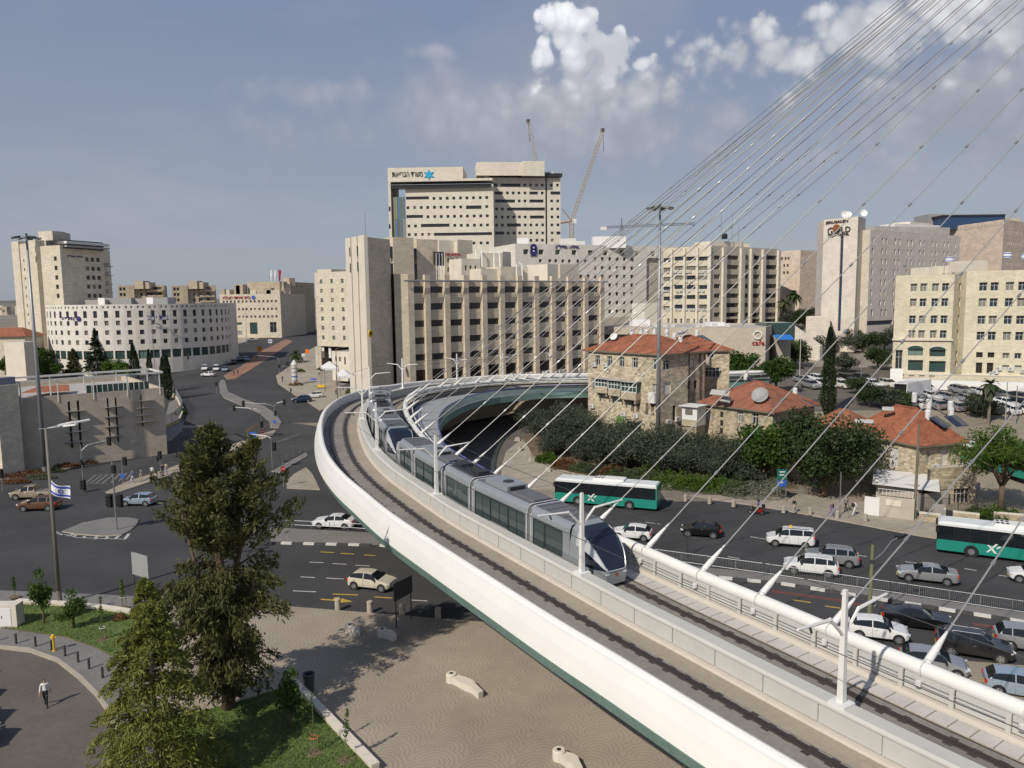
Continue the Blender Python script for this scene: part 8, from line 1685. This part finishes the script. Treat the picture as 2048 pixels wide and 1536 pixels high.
def leftlamp():
 p=gp(120,1213);b=.15;zt=ony(94,856,p.y).z;T=Thing('street_lamp','brown street lamp post with two pale lamp arms in the left foreground','street lamp',(p.x,p.y,b));T.part('pole',MB().tube([(p.x,p.y,b),(p.x,p.y,zt)],[.17,.11],10),pole_b,smooth=True);T.part('collar',MB().lathe((p.x,p.y,b),[(.3,0),(.3,.1),(.2,.3),(.19,1.2)],10),pole_b)
 for k,(dx,dy)in enumerate(((1.3,.5),(1.9,1.7),(2.1,-.3))):T.part('arm',MB().tube([(p.x-.5,p.y-.2,zt-.05),(p.x,p.y,zt-.05),(p.x+dx*.6,p.y+dy*.6,zt+.12)],.04,5),steel);c=Vector((p.x+dx,p.y+dy,zt+.25));d=Vector((dx,dy,.25)).normalized();s_=Vector((-d.y,d.x,0)).normalized();T.part('lamp_head',MB().obox(c,d*.55,s_*.16,Vector((0,0,.06))),bright)
 zf=ony(108,990,p.y).z;F=Thing('flag','white and blue flag with six-pointed star flying from the lamp post','flag',(p.x+.12,p.y,zf-.6));zf2=ony(118,960,p.y).z
 A=lambda u,v:Vector((p.x+.16+u*1.35,p.y-.1-.18*sin(u*5+v),zf2+.02-v*1.0-u*.62-.12*sin(u*4)))
 mb=MB();s1=MB();N=8
 for i in range(N):
  for j in range(6):mb.poly([A(i/N,j/6),A((i+1)/N,j/6),A((i+1)/N,(j+1)/6),A(i/N,(j+1)/6)])
  for v0,v1 in((.10,.25),(.75,.90)):o_=Vector((0,-.012,0));s1 .poly([A(i/N,v0)+o_,A((i+1)/N,v0)+o_,A((i+1)/N,v1)+o_,A(i/N,v1)+o_])
 cl=F.part('flag_cloth',mb,flagwhite);F.part('stripes',s1,flagblue,cl);st=MB()
 for f in(0,pi):pts=[(.5+.14*cos(a+f),.5+.19*sin(a+f))for a in(pi/2,pi/2+2*pi/3,pi/2+4*pi/3)];st.tube([A(*q)+Vector((0,-.02,0))for q in pts+[pts[0]]],.022,4)
 F.part('star',st,flagblue,cl);F.part('halyard',MB().tube([A(0,0),A(0,1)],.015,4),steel)
leftlamp()
def signal(px,py,h,heads,label,arm=None,sign=None,thick=.07):
 """traffic signal: pole, black signal heads at heights, optional arm (dx, dy, z) carrying a head"""
 p=gp(px,py);b=gz(p.x,p.y)+.1;T=Thing('traffic_light',label,'traffic light',(p.x,p.y,b),0,'traffic lights of the junction');T.part('pole',MB().tube([(p.x,p.y,b),(p.x,p.y,b+h)],[thick,thick*.8],8),steel)
 def head(c,big=1.):
  hd=T.part('signal_head',MB().obox(c,Vector((.16*big,0,0)),Vector((0,.14*big,0)),Vector((0,0,.52*big))),black);bk_=T.part('backboard',MB().obox(c+Vector((0,.15*big,0)),Vector((.24*big,0,0)),Vector((0,.012,0)),Vector((0,0,.62*big))),steeld,hd)
  for k in(-1,0,1):T.part('visor',MB().obox(c+Vector((-.2*big,-.02,k*.31*big)),Vector((.07*big,0,0)),Vector((0,.11*big,0)),Vector((0,0,.10*big))),black,hd)
 for dx,z,bg in heads:head(Vector((p.x+dx,p.y-.1,b+z)),bg)
 if arm:
  for dx,dy,z0,z1,hd in arm:
   q=Vector((p.x+dx,p.y+dy,b+z1));T.part('arm',MB().tube([(p.x,p.y,b+z0),(p.x+dx*.25,p.y+dy*.25,b+z0+(z1-z0)*.6),q],.05,6),steel)
   if hd:head(q-Vector((0,0,.2)))
 if sign:
  for z,kind in sign:
   n=14;c=Vector((p.x,p.y-.12,b+z));T.part('sign_plate',MB().tube([c,c-Vector((0,.03,0))],.32,n),signblue if kind=='b' else red)
   if kind=='r':T.part('sign_bar',MB().obox(c-Vector((0,.035,0)),Vector((.2,0,0)),Vector((0,.008,0)),Vector((0,0,.05))),white)
 return T
signal(234,1062,7.6,((-.55,3.2,1.25),(.55,3.2,1.25),(.15,6.6,.8)),'tall traffic light with twin black heads on the triangular island',thick=.10)
signal(168,985,6.2,((0,.9,1.2),(0,3.9,.6)),'traffic light with long arm over the road behind the flag',((3.0,1.2,5.3,6.5,True),));signal(247,968,3.6,((.4,3.0,1.),),'traffic light with blue arrow sign on the crossing island',None,((1.0,'b'),));signal(322,948,2.9,((0,2.6,1.),(-.3,2.1,.6)),'traffic light beside the pedestrian in black on the crossing island')
signal(545,938,4.6,((.4,3.2,1.1),),'traffic light with blue sign arm right of the dark tree',((-2.6,.6,4.4,4.9,False),));signal(526,872,2.6,((-.1,2.0,1.),),'traffic light with red disc on the island tip',None,((.7,'r'),));signal(550,850,4.0,((.2,2.2,.9),),'traffic light with forked arms on the curved island',((-6.0,0,3.6,4.4,True),(2.0,0,3.6,4.6,True)),((.6,'b'),));signal(523,848,3.2,(),'low traffic light arm reaching left over the curved island',((-5.6,1.0,2.6,3.2,True),));signal(559,748,4.8,((0,2.2,1.),),'traffic light with arm over the far street',((-6.5,0,4.4,5.4,True),));signal(576,745,3.2,((0,2.6,1.1),),'single traffic light head on the far corner pavement');signal(6,985,2.8,((0,2.4,1.),),'traffic light at the left edge beside the planter');signal(434,790,3.2,((0,2.6,.9),),'small traffic light at the start of the curved island');signal(322,885,4.2,((0,3.5,1.),),'traffic light in front of the mesh fence by the hall');signal(378,742,5.,((0,4.,.9),),'street-side traffic light far up on the left');signal(568,975,3.4,(),'slim post with red no-entry disc left of the bridge bend',None,((2.4,'r'),))
p=gp(545,938);c=Vector((p.x-2.9,p.y+.6,gz(p.x,p.y)+4.9));T_=Thing('street_sign','small blue street name sign on the signal arm','sign',tuple(c));T_.part('panel',MB().obox(c,Vector((.55,0,0)),Vector((0,.03,0)),Vector((0,0,.42))),signblue);T_.part('lettering',MB().obox(c-Vector((0,.035,-.1)),Vector((.32,0,0)),Vector((0,.004,0)),Vector((0,0,.07))),white)
# bollards
bm=MB().lathe((0,0,0),[(.075,0),(.075,.68),(.06,.74),(0,.75)],10).mesh('bollard',[steeld])
BL=[(-10,1290),(33,1294),(72,1300),(104,1308),(131,1319),(157,1332),(179,1345),(206,1363),(228,1384),(242,1409),(254,1432),(262,1456)]
for k,(x,y)in enumerate(BL):p=gp(x,y);tag(link('bollard',bm,None,(p.x,p.y,.24)),'dark metal bollard, %s from the left along the curved kerb'%ORD[k],'bollard','dark bollards along the curved kerb')
bs=MB().lathe((0,0,0),[(.24,0),(.22,.62),(.2,.66),(.235,.70),(.235,.82),(.2,.86),(0,.87)],14).mesh('stone_bollard',[kerbstone],smooth=False)
for k,(x,y)in enumerate(((676,1222),(740,1227),(805,1233),(876,1240))):p=gp(x,y);tag(link('stone_bollard',bs,None,(p.x,p.y,.13)),'pale stone bollard, %s from the left at the plaza edge'%ORD[k],'bollard','stone bollards at the plaza edge')
for k,(x,y)in enumerate(((1371,1005),(1419,1010),(1467,1016),(1567,1028),(1620,1032),(1674,1039),(1731,1046))):p=gp(x,y);o=tag(link('stone_bollard',bs,None,(p.x,p.y,.14)),'pale stone bollard, %s from the left along the right-hand pavement'%ORD[k],'bollard','stone bollards along the right-hand pavement');o.scale=(.95,.95,.95)
for k,(x,y)in enumerate(((1034,884),(1041,903),(1063,925),(1096,945),(1150,958))):p=gp(x,y);tag(link('stone_block',MB().hexa([(-.45,-.3,0),(.5,-.35,0),(.45,.3,0),(-.4,.35,0),(-.3,-.2,.55),(.38,-.22,.5),(.3,.2,.6),(-.3,.2,.52)]).mesh('stone_block',[kerbstone]),None,(p.x,p.y,gz(p.x,p.y)+.14),k),'pale boulder, %s from the left edging the planted bank'%ORD[k],'boulder','boulders edging the bank')
p=gp(109,1309);T_=Thing('fire_hydrant','yellow fire hydrant standing among the dark bollards','hydrant',(p.x,p.y,.24));T_.part('barrel',MB().lathe((p.x,p.y,.24),[(.12,0),(.12,.06),(.075,.1),(.075,.85),(.13,.9),(.13,1.12),(.09,1.2),(0,1.24)],12),hydrant);T_.part('outlet',MB().tube([(p.x-.2,p.y,1.24),(p.x+.2,p.y,1.24)],.065,8),hydrant)
def bin_(px,py,label,h=1.05,r=.26,m=steeld,z=.13):p=gp(px,py);T=Thing('litter_bin',label,'litter bin',(p.x,p.y,z));T.part('drum',MB().lathe((p.x,p.y,z),[(r*.72,0),(r,h),(r*1.08,h+.02),(r*1.08,h+.08),(r*.8,h+.08),(r*.7,h-.3),(0,h-.3)],14),m);T.part('base',MB().lathe((p.x,p.y,z),[(r*.78,0),(r*.78,.06),(0,.06)],12),black)
bin_(619,1386,'dark tapered litter bin at the corner of the lower lawn',1.05,.36);bin_(306,1232,'grey litter bin behind the cedar tip',.95,.26,frame_g)
# low stone walls round the lawns
def lowwall(pts,label,h=.45,w=.42,z=.13,m=S_smooth):
 P=[gp(*q)for q in pts];T=Thing('low_wall',label,'wall',(P[0].x,P[0].y,z))
 for a,b in zip(P,P[1:]):
  L=(b-a).length;d=(b-a)/L;d.z=0;n=Vector((-d.y,d.x,0))*w/2;k=max(1,round(L/1.1))
  for i in range(k):c=a+d*(L*(i+.5)/k);T.part('coping_stone',MB().obox(Vector((c.x,c.y,z+h-.05)),d*(L/k/2-.008),n*1.1,Z3*.07),m);T.part('wall_block',MB().obox(Vector((c.x,c.y,z+(h-.12)/2)),d*(L/k/2-.002),n*.94,Z3*((h-.12)/2)),S_cream)
lowwall([(588,1377),(640,1432),(700,1495),(752,1550)],'low pale stone seat wall along the lower lawn');lowwall([(35,1212),(120,1217),(200,1224),(290,1238)],'low pale stone wall along the upper lawn and pavement',.4);lowwall([(290,1238),(312,1224),(338,1206)],'short return of the low stone wall towards the plaza',.4)
def bench(px0,py0,px1,py1,label,bend=.5):
 a,b=gp(px0,py0),gp(px1,py1);m=(a+b)/2;d=(b-a).normalized();n=Vector((-d.y,d.x,0));T=Thing('stone_bench',label,'bench',(m.x,m.y,.13));N=14;mb=MB();prof=[]
 for i in range(N+1):t=i/N;c=a.lerp(b,t)+n*(bend*sin(pi*t));w=.26+.10*sin(pi*min(1,t*1.5))-.08*abs(cos(pi*t));prof.append((c,w))
 i0=0
 for(c,w),(c2,w2)in zip(prof,prof[1:]):mb.hexa([Vector((*(c-n*w).xy,.13)),Vector((*(c2-n*w2).xy,.13)),Vector((*(c2+n*w2).xy,.13)),Vector((*(c+n*w).xy,.13)),Vector((*(c-n*w*1.08).xy,.56)),Vector((*(c2-n*w2*1.08).xy,.56)),Vector((*(c2+n*w2*1.08).xy,.56)),Vector((*(c+n*w*1.08).xy,.56))])
 T.part('seat',mb,S_smooth);c=prof[0][0];T.part('end_drum',MB().lathe((c.x,c.y,.13),[(.34,0),(.34,.5),(.3,.55),(0,.55)],14),S_smooth);T.part('lamp_well',MB().lathe((c.x,c.y,.68),[(0,.005),(.13,.004)],12),black)
bench(903,1367,962,1402,'pale curved stone bench in the middle of the plaza',.2);bench(700,1267,716,1278,'small stone bench between the bollards and the tree shadow',.1);bench(1118,1523,1160,1560,'stone bench cut off by the bottom edge below the bridge',.2);bench(765,1276,790,1286,'shaded stone bench under the bridge',.1)
p=gp(15,1262);T_=Thing('utility_box','white utility cabinet in a stone surround at the left edge','cabinet',(p.x,p.y,.2));T_.part('surround',MB().box(p.x-1.6,p.x+.75,p.y,p.y+.9,.2,1.95),S_smooth);T_.part('door',MB().box(p.x-1.5,p.x+.35,p.y-.03,p.y+.01,.35,1.72),white);T_.part('lock',MB().box(p.x-.35,p.x-.3,p.y-.05,p.y-.03,.95,1.15),steeld)
def board(px0,py0,px1,py1,h,pw,ph,label,m,off=0.):
 a,b=gp(px0,py0),gp(px1,py1);d=(b-a);d.z=0;L=d.length;d/=L;n=Vector((-d.y,d.x,0));T=Thing('sign_board',label,'sign',(a.x,a.y,.13))
 for q in(a,b):T.part('post',MB().tube([(q.x,q.y,.13),(q.x,q.y,.13+h)],.05,6),steeld)
 c=(a+b)/2;T.part('panel',MB().obox(Vector((c.x,c.y,.13+h-ph/2)),d*(L/2+pw),n*.05,Z3*(ph/2)),m)
board(793,1258,823,1240,3.3,.15,1.3,'dark road sign seen edge-on beside the bridge and cream car',steeld);board(272,1212,301,1222,4.3,.1,1.8,'grey back of a road sign left of the dark tree',frame_g)
def fence(pts,label,h=1.0,bars=True,z=.15,m=steel,gap=.13):
 P=[Vector((*g2(*q),z))for q in pts];T=Thing('railing',label,'railing',tuple(P[0]));bb=MB()
 for a,b in zip(P,P[1:]):
  L=(b-a).length;k=max(1,round(L/2.2))
  for i in range(k+1):c=a.lerp(b,i/k);T.part('post',MB().tube([c,c+Z3*(h+.05)],.032,6),m)
  for zz_ in((h,.12)if bars else(h,h*.5)):T.part('rail',MB().tube([a+Z3*zz_,b+Z3*zz_],.024,5),m)
  if bars:
   nb=int(L/gap)
   for i in range(nb):c=a.lerp(b,i/nb);bb.obox(c+Z3*(h*.56),Vector((.009,0,0)),Vector((0,.009,0)),Z3*(h*.44))
 if bars:T.part('bars',bb,m,kind='stuff')
fence([(1310,1122),(1528,1152),(1780,1190),(2090,1238)],'grey barred railing on the median of the main road',.95);fence([(548,1059),(660,1064),(770,1071)],'simple two-rail railing on the median left of the bridge',.9,False)
fence([(612,905),(560,925)],'short railing on the pavement left of the bridge bend',.9,False)
# lamp and poles on the right
def rlamp():
 p=gp(1737,1262);T=Thing('street_lamp','olive street lamp post with black lamp head behind the bridge parapet','street lamp',(p.x,p.y,.15));zt=ony(1752,1090,p.y).z;T.part('pole',MB().tube([(p.x,p.y,.15),(p.x+.05,p.y,zt)],[.17,.11],8),polegreen);q=ony(1798,1074,p.y+1.5);T.part('arm',MB().tube([(p.x+.05,p.y,zt-1.2),ony(1766,1105,p.y+.6),ony(1783,1082,p.y+1.2),q],.035,6),steel);T.part('lamp_head',MB().obox(q+Vector((.25,.1,.03)),Vector((.42,.1,.04)),Vector((-.05,.17,0)),Vector((0,0,.1))),black);T.part('band',MB().tube([(p.x+.05,p.y,zt-1.3),(p.x+.05,p.y,zt-1.05)],.2,8),steeld)
rlamp()
def pole(px,py,tpy,label,r=.08,m=steel,cat_='pole',nm='utility_pole',arm=None,Y=None):
 p=gp(px,py)if Y is None else ony(px,py,Y);b=gz(p.x,p.y)if Y is None else p.z;T=Thing(nm,label,cat_,(p.x,p.y,b));zt=ony(px,tpy,p.y).z;T.part('pole',MB().tube([(p.x,p.y,b),(p.x,p.y,zt)],[r,r*.7],7),m)
 if arm:T.part('arm',MB().tube([(p.x,p.y,zt),(p.x+arm*.6,p.y,zt+.35),(p.x+arm,p.y,zt+.4)],.05,5),m);T.part('lamp_head',MB().box(p.x+arm-.1,p.x+arm+.6,p.y-.14,p.y+.14,zt+.35,zt+.47),frame_g)
 else:T.part('cap',MB().lathe((p.x,p.y,zt),[(r,0),(r,.05),(0,.08)],6),m)
pole(1829,1040,850,'wooden utility pole in front of the right-hand stone house',.17,wood);pole(1679,1034,945,'grey post on the pavement beside the walkers',.07);pole(1696,1038,1000,'thin post beside the two walkers',.04);pole(1599,760,672,'slim white post left of the cypress',.08,offwhite);pole(1721,790,705,'slim lamp post at the car park',.07,steel,'street lamp','street_lamp',-.8);pole(1756,690,605,'slim lamp post before the hotel',.07,steel,'street lamp','street_lamp',-.8)
pole(311,760,612,'tall slim lamp post before the bank lettering',.10,steel,'street lamp','street_lamp',1.5);pole(494,690,615,'slim lamp post before the rescue house',.09,steel,'street lamp','street_lamp',1.);pole(542,672,612,'slim lamp post right of the rescue house door',.09,steel,'street lamp','street_lamp',1.);pole(676,815,698,'brown lamp post with two arms beside the cafe canopies',.12,pole_b,'street lamp','street_lamp',1.6);pole(578,668,630,'grey lamp post beside the black car at the corner',.09,steel,'street lamp','street_lamp',.9);pole(2010,850,765,'grey post in front of the parked cars at the right',.1,frame_g);pole(2030,852,772,'second grey post in front of the parked cars at the right',.1,frame_g);pole(732,500,425,'thin antenna on the stair tower roof',.06,steel,'antenna','antenna',None,136);pole(1374,1115,1050,'dark post on the median before the black hatchback',.06,steeld)
p=gp(1563,1004);T_=Thing('direction_sign','green and blue direction sign on two posts beside the big dark tree','sign',tuple(p));
for dx in(-.55,.5):T_.part('post',MB().tube([(p.x+dx,p.y,p.z),(p.x+dx,p.y,p.z+3.9)],.05,6),steel)
g_=T_.part('green_panel',MB().box(p.x-.6,p.x+.55,p.y-.08,p.y-.03,p.z+2.7,p.z+3.9),signgreen);T_.part('blue_panel',MB().box(p.x-.55,p.x+.5,p.y-.08,p.y-.03,p.z+1.85,p.z+2.6),signblue)
for k,zz_ in enumerate((3.55,3.2,2.3)):T_.part('lettering',MB().box(p.x-.35,p.x+.3-.1*k,p.y-.09,p.y-.082,p.z+zz_,p.z+zz_+.12),white,g_)
for px,py,w,h,m,lab in((520,712,1.7,1.9,plain('sign_amber',(.72,.30,.03),.6),'orange roadworks sign board on the far median'),(615,716,1.3,1.4,orange,'bright orange square sign on the far right kerb'),(541,694,1.5,1.4,white,'white square sign with blue mark beyond the far median'),(421,716,1.2,1.,white,'small white sign left of the box truck'),(607,722,1.,.9,white,'small white sign beside the orange square')):
 p=gp(px,py);T_=Thing('road_sign',lab,'sign',tuple(p));T_.part('post',MB().tube([p,p+Z3*2.6],.05,5),steel);pn=T_.part('panel',MB().obox(p+Z3*(1.6+h/2)-Vector((0,.08,0)),Vector((w/2,0,0)),Vector((0,.03,0)),Z3*(h/2)),m)
 if px==541:T_.part('mark',MB().obox(p+Z3*(1.6+h/2)-Vector((0,.115,0)),Vector((w/3,0,0)),Vector((0,.003,0)),Z3*(h/5)),signblue,pn)
p=gp(590,770);T_=Thing('advertising_column','striped grey advertising column on the corner pavement','column',tuple(p));T_.part('shaft',MB().lathe(tuple(p),[(.75,0),(.75,5.2),(.9,5.3),(.9,5.5),(.6,6.0),(.2,6.6),(0,6.7)],14),offwhite)
for k in range(4):T_.part('band',MB().lathe((p.x,p.y,p.z+1+k*1.1),[(.765,0),(.765,.35)],14),frame_g if k!=1 else signblue)
p=gp(643,778);T_=Thing('barrier','yellow barrier beside the pavement behind the stopped cars','barrier',tuple(p));T_.part('board',MB().box(p.x-1.0,p.x+1.0,p.y-.25,p.y+.25,p.z+.45,p.z+1.1),yellow);T_.part('foot',MB().box(p.x-.9,p.x-.7,p.y-.35,p.y+.35,p.z,p.z+.45),steeld);T_.part('foot',MB().box(p.x+.7,p.x+.9,p.y-.35,p.y+.35,p.z,p.z+.45),steeld)
p=gp(627,775);T_=Thing('parasol','blue parasol beside the yellow barrier','parasol',tuple(p));T_.part('pole',MB().tube([p,p+Z3*2.4],.04,5),steel);T_.part('canopy',MB().lathe((p.x,p.y,p.z+2.0),[(1.1,0),(.6,.32),(0,.5)],10),plain('parasol_blue',(.08,.12,.40),.8))
# cranes
def lattice(mb,a,b,w,n,r=.12):
 a,b=Vector(a),Vector(b);d=(b-a).normalized();e1=d.cross(Vector((0,1,0))).normalized();e2=d.cross(e1);ch=[e1*w+e2*w,e1*w-e2*w,-e1*w-e2*w,-e1*w+e2*w]
 for c in ch:mb.tube([a+c,b+c],r,4)
 for i in range(n):
  for k in range(4):mb.tube([a.lerp(b,i/n)+ch[k],a.lerp(b,(i+1)/n)+ch[(k+1)%4]],r*.7,3)
def crane(base,pivot,tip,ctr,label,Y,m):
 B_,P_,Tp=ony(*base,Y),ony(*pivot,Y),ony(*tip,Y);T=Thing('luffing_crane',label,'crane',(B_.x,B_.y,gz(B_.x,B_.y)));mb=MB();lattice(mb,(P_.x,Y,gz(B_.x,Y)),(P_.x,Y,P_.z),1.0,14,.16);T.part('mast',mb,m);mb=MB();lattice(mb,P_,Tp,.75,26,.13);T.part('jib',mb,m)
 if ctr:C_=ony(*ctr,Y);T.part('counter_jib',MB().tube([P_,C_],.5,4),m);T.part('a_frame',MB().tube([P_,ony(pivot[0]-18,pivot[1]-24,Y)],.3,4),m);T.part('cab',MB().box(P_.x+.5,P_.x+2.5,Y-1,Y+1,P_.z-1.5,P_.z+1),white)
 else:T.part('counterweight',MB().box(P_.x-2,P_.x+2,Y-1,Y+1,P_.z-2,P_.z),m)
 T.part('hoist_rope',MB().tube([Tp,(Tp.x+.4,Y,Tp.z-11)],.12,4),steeld);T.part('jib_head',MB().box(Tp.x-1.2,Tp.x+.8,Y-.6,Y+.6,Tp.z-.8,Tp.z+.8),steeld)
crn=plain('crane_ochre',(.40,.27,.13),.6);crb=plain('crane_buff',(.42,.36,.28),.6)
crane((1141,480),(1143,442),(1206,260),(1120,446),'yellow luffing crane with long raised jib right of the ministry tower',420,crn);crane((1086,400),(1086,400),(1057,242),None,'buff luffing crane jib rising behind the ministry penthouse',430,crb)
def tcrane():
 Y=520.;a=ony(1242,480,Y);t=ony(1243,456,Y);T=Thing('tower_crane','small grey hammerhead tower crane on the skyline behind the white office','crane',(a.x,Y,gz(a.x,Y)));mb=MB();lattice(mb,(t.x,Y,gz(a.x,Y)),t,.8,16,.15);T.part('mast',mb,steel);j=MB();lattice(j,ony(1203,455,Y),ony(1390,447,Y),.6,40,.13);T.part('jib',j,steel);T.part('apex',MB().tube([t,ony(1243,435,Y)],[.8,.3],4),steel);T.part('counterweight',MB().obox(ony(1207,457,Y),Vector((2,0,0)),Vector((0,1,0)),Vector((0,0,1.2))),white)
tcrane()
# ------------------------------------------------------------------ people
def person_mesh(pose):
 """one continuous skinned figure, 1.75 m; materials by region: 0 top, 1 trousers, 2 skin, 3 hair, 4 shoes"""
 V=[];E=[];Rr=[];lab=[]
 def add(p,r,par=None,l=0,ry=None):
  V.append(p);Rr.append((r,ry or r));lab.append(l)
  if par is not None:E.append((par,len(V)-1))
  return len(V)-1
 st=.0 if pose=='stand' else .24
 pel=add((0,0,.93),.135,None,1,.10);wa=add((0,.0,1.08),.125,pel,0,.095);ch=add((0,.0,1.28),.155,wa,0,.105);sh=add((0,.0,1.42),.13,ch,0,.085);nk=add((0,.0,1.50),.052,sh,2);hd=add((0,-.015,1.60),.078,nk,2,.088);tp=add((0,-.005,1.70),.070,hd,3,.08)
 add((0,-.105,1.60),.018,hd,2)
 for sg in(-1,1):
  f=st*sg;hp=add((sg*.095,0,.86),.092,pel,1);kn=add((sg*.10,-f*.75-.02,.50),.062,hp,1);an=add((sg*.10,-f*1.0+(.12 if f<0 else .0)+.02,.11),.045,kn,1);he=add((sg*.105,-f*1.0+(.12 if f<0 else 0)-.02,.045),.045,an,4);add((sg*.115,-f*1.0+(.12 if f<0 else 0)-.17,.035),.035,he,4)
  so_=add((sg*.19,0,1.39),.062,sh,0);el=add((sg*.245,f*.35+.03,1.12),.046,so_,0);wr_=add((sg*.25,f*.7-.06,.90),.032,el,2);pa=add((sg*.25,f*.75-.075,.82),.034,wr_,2,.02)
  for k,(dy,L)in enumerate(((-.03,.075),(-.01,.085),(.01,.08),(.03,.065))):kn_=add((sg*.25,f*.78-.08+dy,.775),.010,pa,2);add((sg*.24,f*.78-.09+dy,.775-L*.55),.008,kn_,2)
  th=add((sg*.235,f*.75-.12,.83),.011,pa,2);add((sg*.228,f*.75-.14,.79),.009,th,2)
 me=bpy.data.meshes.new('figure');me.from_pydata(V,E,[]);o=bpy.data.objects.new('figure',me);COL.objects.link(o)
 sk=o.modifiers.new('skin','SKIN');sk.use_smooth_shade=True;ly=me.skin_vertices[0].data if me.skin_vertices else None
 if ly is None:return None
 for i,(a,b)in enumerate(Rr):ly[i].radius=(a,b);ly[i].use_root=i==0
 sb=o.modifiers.new('sub','SUBSURF');sb.levels=1;sb.render_levels=1
 dg=bpy.context.evaluated_depsgraph_get();res=bpy.data.meshes.new_from_object(o.evaluated_get(dg));bpy.data.objects.remove(o);P=np.array(V);mi=[]
 for f in res.polygons:c=np.array(f.center);d=((P-c)**2).sum(1);k=lab[int(d.argmin())];k=3 if(c[2]>1.64 or(c[2]>1.53 and c[1]>.03))else k;mi.append(k)
 res.materials.clear()
 for m in(c_white,c_black,skin,hairm,c_black):res.materials.append(m)
 res.polygons.foreach_set('material_index',mi);res.polygons.foreach_set('use_smooth',[True]*len(mi));return res
PEO={k:person_mesh(k)for k in('stand','walk')}
def person(px,py,face,top,leg,label,pose='walk',s=1.,hat=None,bag=None,zoff=.14):
 p=gp(px,py);z=gz(p.x,p.y)+zoff;o=link('person',PEO[pose],None,(p.x,p.y,z),radians(face+90));o.scale=(s,s,s)
 tag(o,label,'person')
 for i,m in((0,top),(1,leg)):o.material_slots[i].link='OBJECT';o.material_slots[i].material=m
 if hat:link('hat',MB().lathe((0,-.01,1.66),[(.16,0),(.17,.015),(.10,.03),(.095,.12),(0,.13)],14).mesh('hat',[hat]),o)
 if bag:link('bag',MB().box(-.15,.15,.1,.26,1.02,1.42).mesh('bag',[bag]),o)
 return o
person(93,1418,-70,c_white,c_black,'man in white shirt and black trousers walking across the car park','walk',1.0,None,None,.16)
person(266,968,200,c_blue,c_white,'person in blue top walking past the blue sign on the island');person(282,963,100,c_grey,c_tan,'person in grey with arms by the crossing, left of the man in white','stand');person(305,958,90,c_white,c_black,'person in white shirt and black trousers waiting on the island','stand');person(326,953,80,c_black,c_black,'person all in black beside the traffic light on the island','stand');person(333,951,80,c_tan,c_white,'person in pale clothes behind the one in black','stand');person(452,908,60,c_white,c_black,'person in white shirt half hidden by the dark tree')
person(1588,1029,190,c_black,c_tan,'walker in black top and pale trousers on the right-hand pavement');person(1662,1037,160,c_purple,c_purple,'walker in purple with dark hair near the grey post','walk',1.,None,c_black);person(1691,1026,200,c_grey,c_black,'walker with backpack beside the gate','walk',1.,None,c_black);person(1708,1034,20,c_white,c_white,'walker in white carrying a dark bag','walk',1.,None,c_black)
for x,y,t,lab in((468,753,c_black,'person in dark clothes left on the far red median'),(476,751,c_black,'person in dark clothes right on the far red median'),(565,765,c_black,'person in black by the far kerb'),(582,790,c_black,'person in black before the flower bed'),(567,742,c_grey,'person at the far corner signal'),(638,752,c_white,'person by the cafe planting'),(672,790,c_tan,'person under the lower cafe canopy')):person(x,y,100,t,c_black,lab,'walk')
def moped():
 p=gp(1512,1030);T=Thing('moped','dark delivery moped at the kerb near the bollards','moped',(p.x,p.y,.03),radians(160));q=lambda nm,mb,m,par=None:T.part(nm,mb,m,par,local=True)
 for x in(.62,-.6):w=q('wheel',MB().tube([(x,-.05,.28),(x,.05,.28)],.28,14),rubber);q('hub',MB().tube([(x,-.06,.28),(x,.06,.28)],.12,10),chrome,w)
 q('frame',MB().hexa([(-.7,-.15,.35),(.2,-.12,.3),(.2,.12,.3),(-.7,.15,.35),(-.75,-.16,.78),(-.05,-.14,.72),(-.05,.14,.72),(-.75,.16,.78)]),PM['red']);q('leg_shield',MB().hexa([(.2,-.2,.3),(.3,-.2,.3),(.3,.2,.3),(.2,.2,.3),(.38,-.2,.95),(.48,-.2,.95),(.48,.2,.95),(.38,.2,.95)]),black);q('handlebar',MB().tube([(.4,-.33,1.02),(.45,0,1.0),(.4,.33,1.02)],.025,6),steeld);q('fork',MB().tube([(.62,0,.28),(.44,0,1.)],.035,6),steel);q('seat',MB().box(-.7,.0,-.14,.14,.76,.84),black);q('top_box',MB().box(-.95,-.58,-.2,.2,.84,1.2),black)
 me=PEO['stand'].copy();co=np.zeros(len(me.vertices)*3);me.vertices.foreach_get('co',co);co=co.reshape(-1,3);z=co[:,2].copy();y=co[:,1].copy();leg=z<.93;th=leg&(z>.5);sh=z<=.5
 co[th,1]=y[th]-(.93-z[th])*.95;co[th,2]=.93-(.93-z[th])*.25;co[sh,1]=y[sh]-.41;co[sh,2]=.82-(.5-z[sh]);arm=(np.abs(co[:,0])>.17)&(z>.6)&(z<1.34);co[arm,1]-=(1.34-z[arm])*.9;co[arm,2]+=(1.34-z[arm])*.45
 me.vertices.foreach_set('co',co.ravel());me.update();a=radians(160);o=link('person',me,None,(p.x-.25*cos(a),p.y-.25*sin(a),.03-.05),a+pi/2);tag(o,'rider in blue jacket and dark helmet sitting on the moped','person');o.material_slots[0].link='OBJECT';o.material_slots[0].material=c_blue;link('helmet',MB().lathe((0,-.01,1.50),[(.11,0),(.135,.08),(.12,.2),(.06,.26),(0,.27)],14).mesh('helmet',[black],smooth=True),o)
moped()
